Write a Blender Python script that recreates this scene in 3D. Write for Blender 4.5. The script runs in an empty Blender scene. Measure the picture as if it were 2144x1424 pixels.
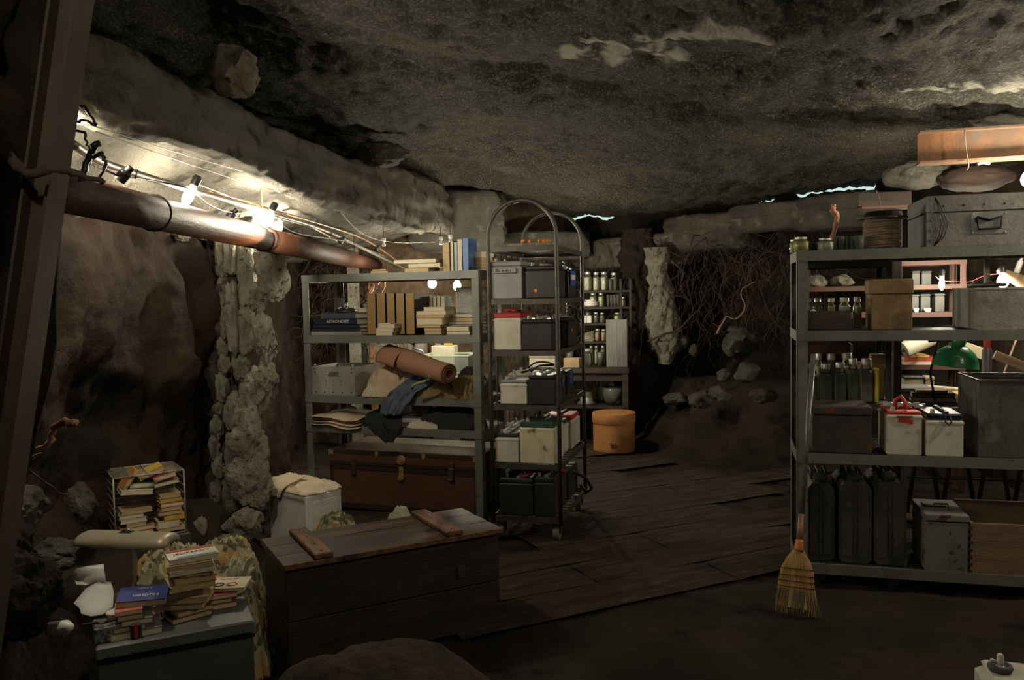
import bpy, math, random
from mathutils import Vector, Matrix, noise
from math import sin, cos, pi, radians, sqrt, atan2

SC = bpy.context.scene
COL = SC.collection
random.seed(7)

# ------------------------------------------------------------------ camera, world, exposure
F, H = 1720.0, 1.45
PITCH, ROLL = math.atan(92 / F), radians(1.1)
_fw = Vector((0, cos(PITCH), -sin(PITCH)))
_U = Vector((0, sin(PITCH), cos(PITCH)))
_R = Vector((1, 0, 0))
CR = _R * cos(ROLL) - _U * sin(ROLL)
CU = _R * sin(ROLL) + _U * cos(ROLL)
cam_d = bpy.data.cameras.new('camera')
cam = bpy.data.objects.new('camera', cam_d)
COL.objects.link(cam)
cam_d.sensor_width = 36.0
cam_d.lens = 36.0 * F / 2144.0
cam_d.clip_start = 0.05
mw = Matrix.Identity(4)
for i in range(3):
    mw[i][0], mw[i][1], mw[i][2] = CR[i], CU[i], -_fw[i]
mw[2][3] = H
cam.matrix_world = mw
SC.camera = cam

world = bpy.data.worlds.new('daylight')
world.use_nodes = True
SC.world = world
_bg = world.node_tree.nodes['Background']
_bg.inputs[0].default_value = (0.62, 0.80, 0.74, 1)
_bg.inputs[1].default_value = 0.9
SC.view_settings.view_transform = 'Standard'
SC.view_settings.look = 'None'
SC.view_settings.gamma = 1.0
SC.view_settings.use_curve_mapping = False
SC.view_settings.exposure = 0.15
BULB = 520.0          # radiance of every bare bulb in the place


def ray(x, y):
    return _fw + CR * ((x - 1072) / F) + CU * ((712 - y) / F)


def C(x, y, d):       # the point seen at pixel x, y that lies d metres down the cave
    r = ray(x, y)
    return Vector((0, 0, H)) + r * (d / r.y)


def G(x, y, z):       # the point seen at pixel x, y at height z
    r = ray(x, y)
    return Vector((0, 0, H)) + r * ((z - H) / r.z)


def sm(a, b, x):
    t = max(0.0, min(1.0, (x - a) / (b - a)))
    return t * t * (3 - 2 * t)


def lerp(a, b, t):
    return a + (b - a) * t


def interp(tab, x):
    if x <= tab[0][0]:
        return tab[0][1]
    for (a, va), (b, vb) in zip(tab, tab[1:]):
        if x <= b:
            return va + (vb - va) * (x - a) / (b - a)
    return tab[-1][1]


def fbm(v, o=4, h=0.9):
    return noise.fractal(v, h, 2.05, o)


# ------------------------------------------------------------------ materials
MATS = {}


def M(name, c, rough=0.75, metal=0.0, c2=None, scale=6.0, lo=0.4, hi=0.65, bump=0.0, bs=40.0, c3=None, s3=20.0, lo3=0.58, hi3=0.7,
      stretch=(1, 1, 1), spec=0.5, fine=True, bd=0.01):
    if name in MATS:
        return MATS[name]
    m = bpy.data.materials.new(name)
    m.use_nodes = True
    nt = m.node_tree
    N, L = nt.nodes, nt.links
    b = N['Principled BSDF']
    b.inputs['Roughness'].default_value = rough
    b.inputs['Metallic'].default_value = metal
    b.inputs['Specular IOR Level'].default_value = spec
    b.inputs['Base Color'].default_value = (*c, 1)
    tc = N.new('ShaderNodeTexCoord')
    mp = N.new('ShaderNodeMapping')
    mp.inputs['Scale'].default_value = stretch
    L.new(tc.outputs['Object'], mp.inputs['Vector'])
    out = None
    if c2:
        n = N.new('ShaderNodeTexNoise')
        n.inputs['Scale'].default_value = scale
        n.inputs['Detail'].default_value = 6
        n.inputs['Roughness'].default_value = 0.62
        L.new(mp.outputs[0], n.inputs['Vector'])
        r = N.new('ShaderNodeValToRGB')
        r.color_ramp.elements[0].position = lo
        r.color_ramp.elements[1].position = hi
        r.color_ramp.elements[0].color = (*c, 1)
        r.color_ramp.elements[1].color = (*c2, 1)
        L.new(n.outputs['Fac'], r.inputs['Fac'])
        out = r.outputs['Color']
        if c3:
            n3 = N.new('ShaderNodeTexNoise')
            n3.inputs['Scale'].default_value = s3
            n3.inputs['Detail'].default_value = 5
            L.new(mp.outputs[0], n3.inputs['Vector'])
            r3 = N.new('ShaderNodeMapRange')
            r3.inputs['From Min'].default_value = lo3
            r3.inputs['From Max'].default_value = hi3
            L.new(n3.outputs['Fac'], r3.inputs['Value'])
            mx = N.new('ShaderNodeMix')
            mx.data_type = 'RGBA'
            L.new(r3.outputs[0], mx.inputs['Factor'])
            L.new(out, mx.inputs['A'])
            mx.inputs['B'].default_value = (*c3, 1)
            out = mx.outputs['Result']
        L.new(out, b.inputs['Base Color'])
    if bump > 0:
        nb = N.new('ShaderNodeTexNoise')
        nb.inputs['Scale'].default_value = bs
        nb.inputs['Detail'].default_value = 8
        nb.inputs['Roughness'].default_value = 0.65
        L.new(mp.outputs[0], nb.inputs['Vector'])
        bp = N.new('ShaderNodeBump')
        bp.inputs['Strength'].default_value = bump
        bp.inputs['Distance'].default_value = bd
        L.new(nb.outputs['Fac'], bp.inputs['Height'])
        L.new(bp.outputs[0], b.inputs['Normal'])
    MATS[name] = m
    return m


def emit(name, c, s):
    m = bpy.data.materials.new(name)
    m.use_nodes = True
    b = m.node_tree.nodes['Principled BSDF']
    b.inputs['Base Color'].default_value = (*c, 1)
    b.inputs['Emission Color'].default_value = (*c, 1)
    b.inputs['Emission Strength'].default_value = s
    return m


def glassy(name, c=(0.9, 0.95, 0.92), see=0.75):
    m = bpy.data.materials.new(name)
    m.use_nodes = True
    nt = m.node_tree
    N, L = nt.nodes, nt.links
    for n in list(N):
        if n.type != 'OUTPUT_MATERIAL':
            N.remove(n)
    o = [n for n in N if n.type == 'OUTPUT_MATERIAL'][0]
    t = N.new('ShaderNodeBsdfTransparent')
    t.inputs[0].default_value = (*c, 1)
    g = N.new('ShaderNodeBsdfGlossy')
    g.inputs['Roughness'].default_value = 0.08
    g.inputs['Color'].default_value = (0.9, 0.95, 0.9, 1)
    d = N.new('ShaderNodeBsdfDiffuse')
    d.inputs[0].default_value = (0.35, 0.38, 0.33, 1)
    lw = N.new('ShaderNodeLayerWeight')
    lw.inputs['Blend'].default_value = 0.35
    m1 = N.new('ShaderNodeMixShader')
    m1.inputs[0].default_value = 1 - see
    L.new(t.outputs[0], m1.inputs[1])
    L.new(d.outputs[0], m1.inputs[2])
    m2 = N.new('ShaderNodeMixShader')
    L.new(lw.outputs['Fresnel'], m2.inputs[0])
    L.new(m1.outputs[0], m2.inputs[1])
    L.new(g.outputs[0], m2.inputs[2])
    L.new(m2.outputs[0], o.inputs['Surface'])
    return m


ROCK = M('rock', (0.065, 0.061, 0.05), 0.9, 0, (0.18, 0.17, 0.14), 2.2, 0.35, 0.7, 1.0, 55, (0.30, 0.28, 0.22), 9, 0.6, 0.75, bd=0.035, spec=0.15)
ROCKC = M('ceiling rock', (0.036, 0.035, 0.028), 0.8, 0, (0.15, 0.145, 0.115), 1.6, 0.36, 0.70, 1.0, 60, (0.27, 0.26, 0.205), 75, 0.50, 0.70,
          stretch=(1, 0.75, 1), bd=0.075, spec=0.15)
PLASTER = M('pale stucco rock', (0.36, 0.335, 0.265), 0.9, 0, (0.19, 0.17, 0.13), 7, 0.4, 0.7, 1.0, 70, (0.08, 0.068, 0.05), 24, 0.58, 0.70, bd=0.03, spec=0.15)
LEDGE = M('ledge rock', (0.19, 0.178, 0.145), 0.9, 0, (0.31, 0.29, 0.24), 3, 0.3, 0.7, 1.0, 60, (0.065, 0.06, 0.048), 7, 0.54, 0.70, bd=0.045, spec=0.15)
DIRT = M('brown earth', (0.020, 0.013, 0.009), 0.85, 0, (0.062, 0.041, 0.027), 3, 0.35, 0.7, 1.0, 45, (0.022, 0.017, 0.013), 1.6, 0.55, 0.60, bd=0.035, spec=0.15)
DIRT2 = M('rooty earth', (0.10, 0.072, 0.048), 0.9, 0, (0.30, 0.21, 0.13), 7, 0.35, 0.7, 1.0, 50, bd=0.04, spec=0.15)
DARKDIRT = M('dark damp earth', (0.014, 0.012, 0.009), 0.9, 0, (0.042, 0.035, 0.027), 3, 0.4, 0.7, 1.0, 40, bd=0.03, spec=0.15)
SOIL = M('floor soil', (0.022, 0.018, 0.013), 0.85, 0, (0.065, 0.052, 0.038), 2.5, 0.35, 0.72, 1.0, 35, (0.016, 0.013, 0.01), 5, 0.55, 0.68, bd=0.03, spec=0.15)
WALK = M('trodden plank', (0.058, 0.046, 0.034), 0.85, 0, (0.028, 0.022, 0.016), 3, 0.4, 0.62, 0.9, 35, (0.10, 0.08, 0.06), 8, 0.57, 0.7, stretch=(0.5, 4, 1), spec=0.15)
GREY = M('grey green enamel', (0.16, 0.172, 0.148), 0.5, 0.15, (0.115, 0.122, 0.105), 7, 0.45, 0.7, 0.25, 60, (0.09, 0.06, 0.035), 30, 0.66, 0.72)
GREYD = M('dark grey enamel', (0.05, 0.053, 0.048), 0.5, 0.2, (0.03, 0.032, 0.03), 8, 0.4, 0.7, 0.2, 60)
RUST = M('rusty pipe', (0.095, 0.032, 0.013), 0.62, 0.0, (0.045, 0.022, 0.014), 5, 0.38, 0.66, 0.5, 60, (0.025, 0.016, 0.012), 3, 0.5, 0.66, stretch=(1, 0.4, 1), spec=0.25)
RUSTB = M('rusty beam', (0.22, 0.095, 0.033), 0.8, 0.0, (0.11, 0.065, 0.038), 4, 0.42, 0.6, 0.4, 50, (0.11, 0.08, 0.06), 6, 0.58, 0.72)
RUSTD = M('dark rusty steel', (0.085, 0.055, 0.04), 0.6, 0.3, (0.04, 0.033, 0.028), 6, 0.4, 0.6, 0.4, 60, (0.26, 0.11, 0.04), 14, 0.63, 0.7)
COLM = M('column steel', (0.085, 0.064, 0.046), 0.7, 0.1, (0.055, 0.042, 0.03), 4, 0.4, 0.6, 0.3, 50, (0.14, 0.06, 0.03), 6, 0.6, 0.75)
RACKM = M('rack steel', (0.10, 0.095, 0.082), 0.42, 0.5, (0.06, 0.054, 0.045), 20, 0.4, 0.65, 0.3, 90, (0.20, 0.085, 0.035), 24, 0.64, 0.7)
STEEL = M('bare steel', (0.4, 0.39, 0.35), 0.35, 0.9, (0.25, 0.24, 0.2), 12, 0.4, 0.7, 0.2, 60)
BLACK = M('black plastic', (0.018, 0.018, 0.02), 0.4, 0, (0.028, 0.028, 0.028), 9, 0.4, 0.6, 0.15, 60)
BLACKM = M('black iron', (0.012, 0.012, 0.012), 0.45, 0.4)
CASEW = M('dirty white plastic', (0.60, 0.57, 0.47), 0.55, 0, (0.46, 0.43, 0.34), 8, 0.45, 0.7, 0.1, 60, (0.26, 0.21, 0.13), 14, 0.64, 0.72)
CASEG = M('grey plastic', (0.30, 0.31, 0.30), 0.5, 0, (0.22, 0.23, 0.22), 10, 0.4, 0.7, 0.1, 60)
RED = M('red plastic', (0.50, 0.035, 0.022), 0.45, 0, (0.36, 0.025, 0.02), 9)
GREEN = M('dark green plastic', (0.03, 0.09, 0.055), 0.5, 0, (0.02, 0.06, 0.04), 9)
LEAD = M('lead', (0.35, 0.35, 0.33), 0.5, 0.6)
ORANGE = M('orange sticker', (0.75, 0.25, 0.05), 0.6)
BLUE = M('blue label', (0.03, 0.08, 0.32), 0.5)
WHITE = M('white paint', (0.62, 0.61, 0.56), 0.6, 0, (0.45, 0.44, 0.39), 9, 0.55, 0.75, 0.1, 60)
PAPER = M('cream paper', (0.70, 0.63, 0.46), 0.85, 0, (0.58, 0.50, 0.34), 30, 0.4, 0.6, 0.3, 120, stretch=(1, 1, 12))
PAPERT = M('tan paper', (0.55, 0.42, 0.24), 0.85, 0, (0.44, 0.32, 0.17), 30, 0.4, 0.6, 0.3, 120, stretch=(1, 1, 12))
GOLDP = M('brown page edges', (0.34, 0.215, 0.07), 0.6, 0, (0.25, 0.15, 0.045), 30, 0.4, 0.6, 0.2, 120, stretch=(10, 1, 1))
WOOD = M('dark oiled wood', (0.020, 0.014, 0.010), 0.55, 0, (0.055, 0.030, 0.016), 5, 0.45, 0.68, 0.5, 45, (0.012, 0.010, 0.008), 7, 0.5, 0.66, stretch=(0.5, 4, 4))
WOODT = M('worn lid wood', (0.042, 0.033, 0.028), 0.42, 0, (0.17, 0.075, 0.03), 6, 0.50, 0.68, 0.5, 45, (0.045, 0.035, 0.03), 8, 0.52, 0.64, stretch=(0.5, 4, 4))
WOODE = M('bright worn wood', (0.24, 0.105, 0.038), 0.5, 0, (0.07, 0.038, 0.022), 9, 0.42, 0.60, 0.4, 50, stretch=(4, 0.6, 4))
CRATE = M('crate pine', (0.21, 0.135, 0.075), 0.7, 0, (0.13, 0.085, 0.05), 6, 0.4, 0.65, 0.4, 40, stretch=(0.6, 4, 4))
ROOT = M('root bark', (0.065, 0.045, 0.03), 0.85, 0, (0.032, 0.023, 0.016), 14, 0.4, 0.65, 0.6, 60)
ROOTR = M('red root', (0.50, 0.24, 0.15), 0.8, 0, (0.30, 0.13, 0.08), 14)
BRASS = M('old brass', (0.62, 0.42, 0.14), 0.4, 0.6, (0.34, 0.22, 0.08), 25)
GLASS = glassy('jar glass', (0.95, 0.98, 0.95), 0.86)
GLASSC = glassy('clear glass', (0.93, 0.96, 0.94), 0.72)
PORC = M('white porcelain', (0.72, 0.71, 0.66), 0.25)
BULBM = emit('lit bulb', (1.0, 0.89, 0.68), BULB)
ROPE = M('rope', (0.30, 0.22, 0.14), 0.9, 0, (0.18, 0.13, 0.08), 60, 0.4, 0.6, 0.6, 150, stretch=(1, 1, 4))
TIN = M('dull tin', (0.27, 0.27, 0.245), 0.5, 0.55, (0.15, 0.15, 0.135), 6, 0.38, 0.66, 0.3, 50, (0.10, 0.085, 0.06), 10, 0.62, 0.72)
TIND = M('dark tin', (0.13, 0.135, 0.125), 0.5, 0.5, (0.07, 0.07, 0.065), 6, 0.4, 0.66, 0.3, 50, (0.24, 0.24, 0.22), 9, 0.62, 0.75)


def mc(c, rough=0.7, k=0.72):
    n = 'tint %.3f %.3f %.3f %.2f' % (*c, rough)
    return M(n, c, rough, 0, tuple(q * k for q in c), 10, 0.4, 0.7)


# ------------------------------------------------------------------ mesh helpers
class MB:
    def __init__(s):
        s.v, s.f = [], []

    def add(s, vs, fs, T=None):
        n = len(s.v)
        s.v.extend([(T @ Vector(v)) if T else Vector(v) for v in vs])
        s.f.extend([tuple(i + n for i in q) for q in fs])
        return s

    def box(s, c, e, T=None, b=0.0):
        """box centred at c, full sizes e; b chamfers the four upright edges and the rim"""
        x, y, z = e[0] / 2, e[1] / 2, e[2] / 2
        if b <= 0:
            vs = [(c[0] + i * x, c[1] + j * y, c[2] + k * z) for k in (-1, 1) for j in (-1, 1) for i in (-1, 1)]
            return s.add(vs, [(0, 2, 3, 1), (4, 5, 7, 6), (0, 1, 5, 4), (2, 6, 7, 3), (0, 4, 6, 2), (1, 3, 7, 5)], T)
        b = min(b, x * .9, y * .9, z * .9)
        vs = []
        for zz, q in ((-z, b), (-z + b, 0), (z - b, 0), (z, b)):
            X, Y = x - q, y - q
            k = b * .6
            vs += [(c[0] + a, c[1] + d, c[2] + zz) for a, d in
                   ((-X + k, -Y), (X - k, -Y), (X, -Y + k), (X, Y - k), (X - k, Y), (-X + k, Y), (-X, Y - k), (-X, -Y + k))]
        fs = [tuple(range(7, -1, -1)), tuple(range(24, 32))]
        for r in range(3):
            for i in range(8):
                j = (i + 1) % 8
                fs.append((r * 8 + i, r * 8 + j, r * 8 + 8 + j, r * 8 + 8 + i))
        return s.add(vs, fs, T)

    def tube(s, pts, r, n=8, cap=True, T=None):
        pts = [Vector(p) for p in pts]
        rs = r if isinstance(r, (list, tuple)) else [r] * len(pts)
        vs, fs = [], []
        up = Vector((0, 0, 1))
        d0 = (pts[1] - pts[0]).normalized()
        if abs(d0.dot(up)) > .95:
            up = Vector((1, 0, 0))
        a = d0.cross(up).normalized()
        for i, p in enumerate(pts):
            d = (pts[min(i + 1, len(pts) - 1)] - pts[max(i - 1, 0)])
            d = d.normalized() if d.length > 1e-9 else d0
            a = (a - d * a.dot(d))
            a = a.normalized() if a.length > 1e-6 else d.orthogonal().normalized()
            bb = d.cross(a)
            for k in range(n):
                t = 2 * pi * k / n
                vs.append(p + (a * cos(t) + bb * sin(t)) * rs[i])
        for i in range(len(pts) - 1):
            for k in range(n):
                q = (k + 1) % n
                fs.append((i * n + k, i * n + q, (i + 1) * n + q, (i + 1) * n + k))
        if cap:
            fs.append(tuple(range(n - 1, -1, -1)))
            fs.append(tuple(range((len(pts) - 1) * n, len(pts) * n)))
        return s.add(vs, fs, T)

    def lathe(s, prof, n=16, c=(0, 0, 0), T=None):
        vs, fs = [], []
        for r, z in prof:
            for k in range(n):
                t = 2 * pi * k / n
                vs.append((c[0] + r * cos(t), c[1] + r * sin(t), c[2] + z))
        m = len(prof)
        for i in range(m - 1):
            for k in range(n):
                q = (k + 1) % n
                fs.append((i * n + k, i * n + q, (i + 1) * n + q, (i + 1) * n + k))
        if prof[0][0] > 1e-4:
            fs.append(tuple(range(n - 1, -1, -1)))
        if prof[-1][0] > 1e-4:
            fs.append(tuple(range((m - 1) * n, m * n)))
        return s.add(vs, fs, T)

    def prism(s, poly, y0, y1, T=None):
        """polygon in x-z, extruded along y"""
        n = len(poly)
        vs = [(p[0], y0, p[1]) for p in poly] + [(p[0], y1, p[1]) for p in poly]
        fs = [tuple(range(n)), tuple(range(2 * n - 1, n - 1, -1))]
        for i in range(n):
            j = (i + 1) % n
            fs.append((i, i + n, j + n, j))
        return s.add(vs, fs, T)

    def grid(s, fn, nu, nv, closed_u=False):
        n0 = len(s.v)
        for j in range(nv + 1):
            for i in range(nu + (0 if closed_u else 1)):
                s.v.append(Vector(fn(i / nu, j / nv)))
        w = nu if closed_u else nu + 1
        for j in range(nv):
            for i in range(nu):
                a = n0 + j * w + i
                b = n0 + j * w + (i + 1) % w
                s.f.append((a, b, b + w, a + w))
        return s

    def build(s, name, mat, parent=None, smooth=False, loc=None, rot=None, kind=None):
        me = bpy.data.meshes.new(name)
        me.from_pydata([tuple(v) for v in s.v], [], s.f)
        me.materials.append(mat)
        if smooth:
            me.polygons.foreach_set('use_smooth', [True] * len(me.polygons))
        me.update()
        o = bpy.data.objects.new(name, me)
        COL.objects.link(o)
        if smooth == 'auto':
            me.set_sharp_from_angle(angle=radians(40))
        if parent:
            o.parent = parent
        if loc is not None:
            o.location = loc
        if rot is not None:
            o.rotation_euler = rot
        if kind:
            o['kind'] = kind
        return o


def tag(o, label, cat, group=None, kind=None):
    o['label'] = label
    o['category'] = cat
    if group:
        o['group'] = group
    if kind:
        o['kind'] = kind
    return o


def thing(name, label, cat, loc=(0, 0, 0), yaw=0.0, group=None, rot=None):
    o = bpy.data.objects.new(name, None)
    o.empty_display_size = 0.05
    COL.objects.link(o)
    o.location = loc
    o.rotation_euler = rot if rot else (0, 0, yaw)
    return tag(o, label, cat, group)


def pb(name, mat, parent, c, e, b=0.003, smooth=False):
    return MB().box(c, e, b=b).build(name, mat, parent, smooth)


def text(name, body, size, mat, parent, loc, rot, depth=0.0006):
    cu = bpy.data.curves.new('lettering', 'FONT')
    cu.body = body
    cu.size = size
    cu.align_x = 'CENTER'
    cu.align_y = 'CENTER'
    cu.extrude = depth
    cu.resolution_u = 3
    t = bpy.data.objects.new('lettering', cu)
    me = bpy.data.meshes.new_from_object(t)
    bpy.data.objects.remove(t)
    me.materials.clear()
    me.materials.append(mat)
    o = bpy.data.objects.new(name, me)
    COL.objects.link(o)
    o.parent = parent
    o.location = loc
    o.rotation_euler = rot
    return o


class Frame:
    """an upright front plane: origin on the floor, u along the front, w to the back"""
    def __init__(s, x, y, yaw):
        s.o, s.yaw = Vector((x, y, 0)), yaw
        s.u = Vector((cos(yaw), sin(yaw), 0))
        s.w = Vector((-sin(yaw), cos(yaw), 0))

    def P(s, u, w, z):
        return s.o + s.u * u + s.w * w + Vector((0, 0, z))

    def hit(s, px, py, w=0.0):
        r = ray(px, py)
        o = Vector((0, 0, H))
        t = (s.o + s.w * w - o).dot(s.w) / r.dot(s.w)
        p = o + r * t
        return (p - s.o).dot(s.u), p.z

    def span(s, x0, x1, yt, yb, w):
        """u centre, width, top z and base z of what fills x0..x1, yt..yb on the plane w behind the front"""
        ua, zt = s.hit(x0, yt, w)
        ub, _ = s.hit(x1, yt, w)
        _, zb = s.hit((x0 + x1) / 2, yb, w)
        _, zt = s.hit((x0 + x1) / 2, yt, w)
        return (ua + ub) / 2, ub - ua, zt, zb


FL = Frame(-1.45, 5.71, atan2(-.45, 1.245))
FT = Frame(-.13, 4.85, atan2(-.11, .395))
FR = Frame(1.39, 4.0, radians(-15))

# ------------------------------------------------------------------ the cave
def struct(o):
    o['kind'] = 'structure'
    return o


def marked(mat_name, base, colour, name='mark'):
    """a copy of a rock material that takes on another colour where the mesh carries the mark"""
    m = base.copy()
    m.name = mat_name
    nt = m.node_tree
    b = nt.nodes['Principled BSDF']
    lk = [l for l in nt.links if l.to_socket == b.inputs['Base Color']][0]
    src = lk.from_socket
    nt.links.remove(lk)
    at = nt.nodes.new('ShaderNodeAttribute')
    at.attribute_name = name
    mx = nt.nodes.new('ShaderNodeMix')
    mx.data_type = 'RGBA'
    nt.links.new(at.outputs['Fac'], mx.inputs['Factor'])
    nt.links.new(src, mx.inputs['A'])
    mx.inputs['B'].default_value = (*colour, 1)
    nt.links.new(mx.outputs['Result'], b.inputs['Base Color'])
    return m


def set_mark(o, fn):
    me = o.data
    a = me.attributes.new('mark', 'FLOAT', 'POINT')
    a.data.foreach_set('value', [max(0.0, min(1.0, fn(v.co))) for v in me.vertices])


def cz(x, y):
    z = 2.56 - .23 * sm(-.5, 1.2, x) * sm(3.5, 8.0, y) - .17 * sm(-.2, 2.4, x) * (1 - sm(3.5, 8.0, y))
    a = (x * .71 + y * .71, x * .71 - y * .71)
    z += .075 * noise.noise(Vector((x * .55, y * .45, 3.1))) + .05 * fbm(Vector((a[0] * 1.1, a[1] * 2.2, 0.7)), 4)
    z += .024 * fbm(Vector((x * 5, y * 3.5, 2.2)), 4, .6) + .012 * fbm(Vector((x * 17, y * 13, 5.2)), 3, .5)
    # crevice running along the roof and the scraped overhang left of centre
    z += .14 * math.exp(-((x + 1.2) / .35) ** 2 - ((y - 3.5) / .5) ** 2)
    z += .06 * math.exp(-((y - 4.2 - .5 * x) / .18) ** 2) * sm(-1.2, .2, x) * (1 - sm(1.2, 2.2, x))
    return z


pale_spots = [(1390, 118, 60, 10), (1440, 105, 50, 10), (1480, 92, 50, 14), (1530, 85, 45, 14), (1590, 80, 35, 10), (1210, 160, 55, 12), (1290, 158, 50, 18),
              (1370, 150, 50, 12), (1410, 160, 30, 12), (1250, 140, 40, 8), (2060, 142, 60, 9), (2125, 125, 40, 12), (1950, 158, 60, 5)]
_ps = [(C(x, y, 3).x, 0, x, y, a, b) for x, y, a, b in pale_spots]


def project(p):
    q = p - Vector((0, 0, H))
    w = q.dot(_fw)
    if w < .05:
        return None
    return 1072 + F * q.dot(CR) / w, 712 - F * q.dot(CU) / w


pale_xy = []
for x, y, a, b in pale_spots:
    p = G(x, y, 2.45)
    e = G(x + a, y, 2.45)
    f = G(x, y + b, 2.45)
    pale_xy.append((p, max(.03, (e - p).length), max(.05, (f - p).length)))

LN0, LN1 = Vector((3.6, 6.6)), Vector((.6, 9.6))      # the long back wall on the right
LND = (LN1 - LN0).normalized()
LNN = Vector((-LND.y, LND.x))                          # points into the cave
if LNN.dot(Vector((0, 0)) - LN0) < 0:
    LNN = -LNN


def beyond(x, y):
    return -(Vector((x, y)) - LN0).dot(LNN)


def build_ceiling():
    x0, x1, y0, y1, st = -2.9, 4.0, -1.6, 10.2, .027
    nx, ny = int((x1 - x0) / st), int((y1 - y0) / st)
    vs, fs = [], []
    for j in range(ny + 1):
        for i in range(nx + 1):
            x, y = x0 + i * st, y0 + j * st
            vs.append((x, y, cz(x, y)))
    for j in range(ny):
        for i in range(nx):
            x, y = x0 + (i + .5) * st, y0 + (j + .5) * st
            if x > .3 and beyond(x, y) > .05 + .02 * noise.noise(Vector((x * 5, y * 5, 0))):
                continue
            a = j * (nx + 1) + i
            fs.append((a, a + nx + 1, a + nx + 2, a + 1))
    me = bpy.data.meshes.new('ceiling')
    me.from_pydata(vs, [], fs)
    me.polygons.foreach_set('use_smooth', [True] * len(me.polygons))
    o = bpy.data.objects.new('ceiling', me)
    COL.objects.link(o)
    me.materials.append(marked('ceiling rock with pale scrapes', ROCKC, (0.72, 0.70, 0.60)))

    def f(c):
        s = 0
        if c.y < 1.5 or c.y > 7:
            return 0
        for p, a, b in pale_xy:
            dx, dy = (c.x - p.x) / a, (c.y - p.y) / b
            r = dx * dx + dy * dy
            if r < 3:
                s = max(s, 1.15 - r)
        if s > 0:
            s = s + 1.1 * fbm(Vector((c.x * 9, c.y * 7, 5)), 4, .5) + 1.0 * noise.noise(Vector((c.x * 34, c.y * 26, 2))) - .2
        return s * 1.25
    set_mark(o, f)
    return struct(o)


ceiling = build_ceiling()


def sheet(name, path, zfn, nz, step, disp, mat, side=1):
    pts = [Vector(p) for p in path]
    seg = [0]
    for a, b in zip(pts, pts[1:]):
        seg.append(seg[-1] + (b - a).length)
    n = int(seg[-1] / step)

    def at(s):
        for i in range(len(pts) - 1):
            if s <= seg[i + 1] or i == len(pts) - 2:
                t = (s - seg[i]) / (seg[i + 1] - seg[i])
                return pts[i].lerp(pts[i + 1], t)
    def sm_at(s):
        q = Vector((0, 0))
        for k in (-.22, -.11, 0, .11, .22):
            q += at(max(0, min(seg[-1], s + k)))
        return q / 5
    cols = []
    for i in range(n + 1):
        s = seg[-1] * i / n
        p = sm_at(s)
        q = sm_at(min(seg[-1], s + .05)) - sm_at(max(0, s - .05))
        q.normalize()
        nn = Vector((-q.y, q.x)) * side
        cols.append((s, p, nn))
    vs, fs = [], []
    for j in range(nz + 1):
        for s, p, nn in cols:
            z0, z1 = zfn(s, p)
            z = lerp(z0, z1, j / nz)
            d = disp(s, z, Vector((p.x, p.y, z)))
            vs.append((p.x + nn.x * d, p.y + nn.y * d, z))
    for j in range(nz):
        for i in range(n):
            a = j * (n + 1) + i
            fs.append((a, a + 1, a + n + 2, a + n + 1))
    me = bpy.data.meshes.new(name)
    me.from_pydata(vs, [], fs)
    me.polygons.foreach_set('use_smooth', [True] * len(me.polygons))
    me.materials.append(mat)
    o = bpy.data.objects.new(name, me)
    COL.objects.link(o)
    return struct(o)


def g2(a, b, ca, cb, ra, rb, rot=0):
    dx, dy = a - ca, b - cb
    c, s = cos(rot), sin(rot)
    u, v = (dx * c + dy * s) / ra, (-dx * s + dy * c) / rb
    return math.exp(-(u * u + v * v))


def edge(x, k=5.0):   # steeper shoulder for a bump
    return 1 / (1 + math.exp(-k * (x - .5)))


def disp_left(s, z, p):
    y = p.y
    d = .06 * fbm(Vector((y * 1.3, z * 1.3, 8.8)), 4) + .035 * fbm(Vector((y * 5, z * 5, 1.8)), 5, .6)
    d += .17 * edge(g2(y, z, 4.80, 1.50, .16, .42, .25), 7) + .12 * edge(g2(y, z, 4.40, 1.38, .20, .42, .1), 6)
    d += .10 * edge(g2(y, z, 4.35, 1.05, .14, .15), 8)
    d += (.20 * sm(1.0, 1.9, z) + .10 * fbm(Vector((y * 3, z * 3, 5)), 3)) * (1 - sm(1.95, 2.15, y)) * sm(1.0, 1.6, y)
    d -= .10 * edge(g2(y, z, 3.85, .95, .42, .18, -.3), 8) + .05 * edge(g2(y, z, 3.5, .70, .3, .2), 6)
    d += .10 * edge(g2(y, z, 3.5, 1.5, .45, .35), 5)
    return d


def patch(c):  # shadow on the left wall, painted in as a darker colour
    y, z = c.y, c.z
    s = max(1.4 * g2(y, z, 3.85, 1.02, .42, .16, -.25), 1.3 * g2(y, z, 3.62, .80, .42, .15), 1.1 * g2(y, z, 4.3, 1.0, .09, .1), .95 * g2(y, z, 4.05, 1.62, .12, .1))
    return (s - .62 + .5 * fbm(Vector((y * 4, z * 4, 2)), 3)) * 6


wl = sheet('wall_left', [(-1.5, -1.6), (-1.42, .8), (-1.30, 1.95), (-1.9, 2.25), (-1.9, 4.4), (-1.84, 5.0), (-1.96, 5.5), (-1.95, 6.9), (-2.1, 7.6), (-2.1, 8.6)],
           lambda s, p: (-.1, 2.75), 110, .028, disp_left, marked('brown earth with painted shadow', DIRT, (0.012, 0.010, 0.008)), side=-1)
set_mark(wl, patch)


def disp_bl(s, z, p):
    return .10 * fbm(Vector((p.x * 1.6, p.y * 1.2, z * 1.3)), 4) + .035 * fbm(Vector((p.x * 7, z * 6, 4)), 4, .7)


sheet('wall_back_left', [(-2.75, 8.35), (-.95, 8.3), (-.2, 9.0), (.7, 9.55)], lambda s, p: (-.1, 2.9), 80, .035, disp_bl, DIRT2, side=-1)

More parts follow.
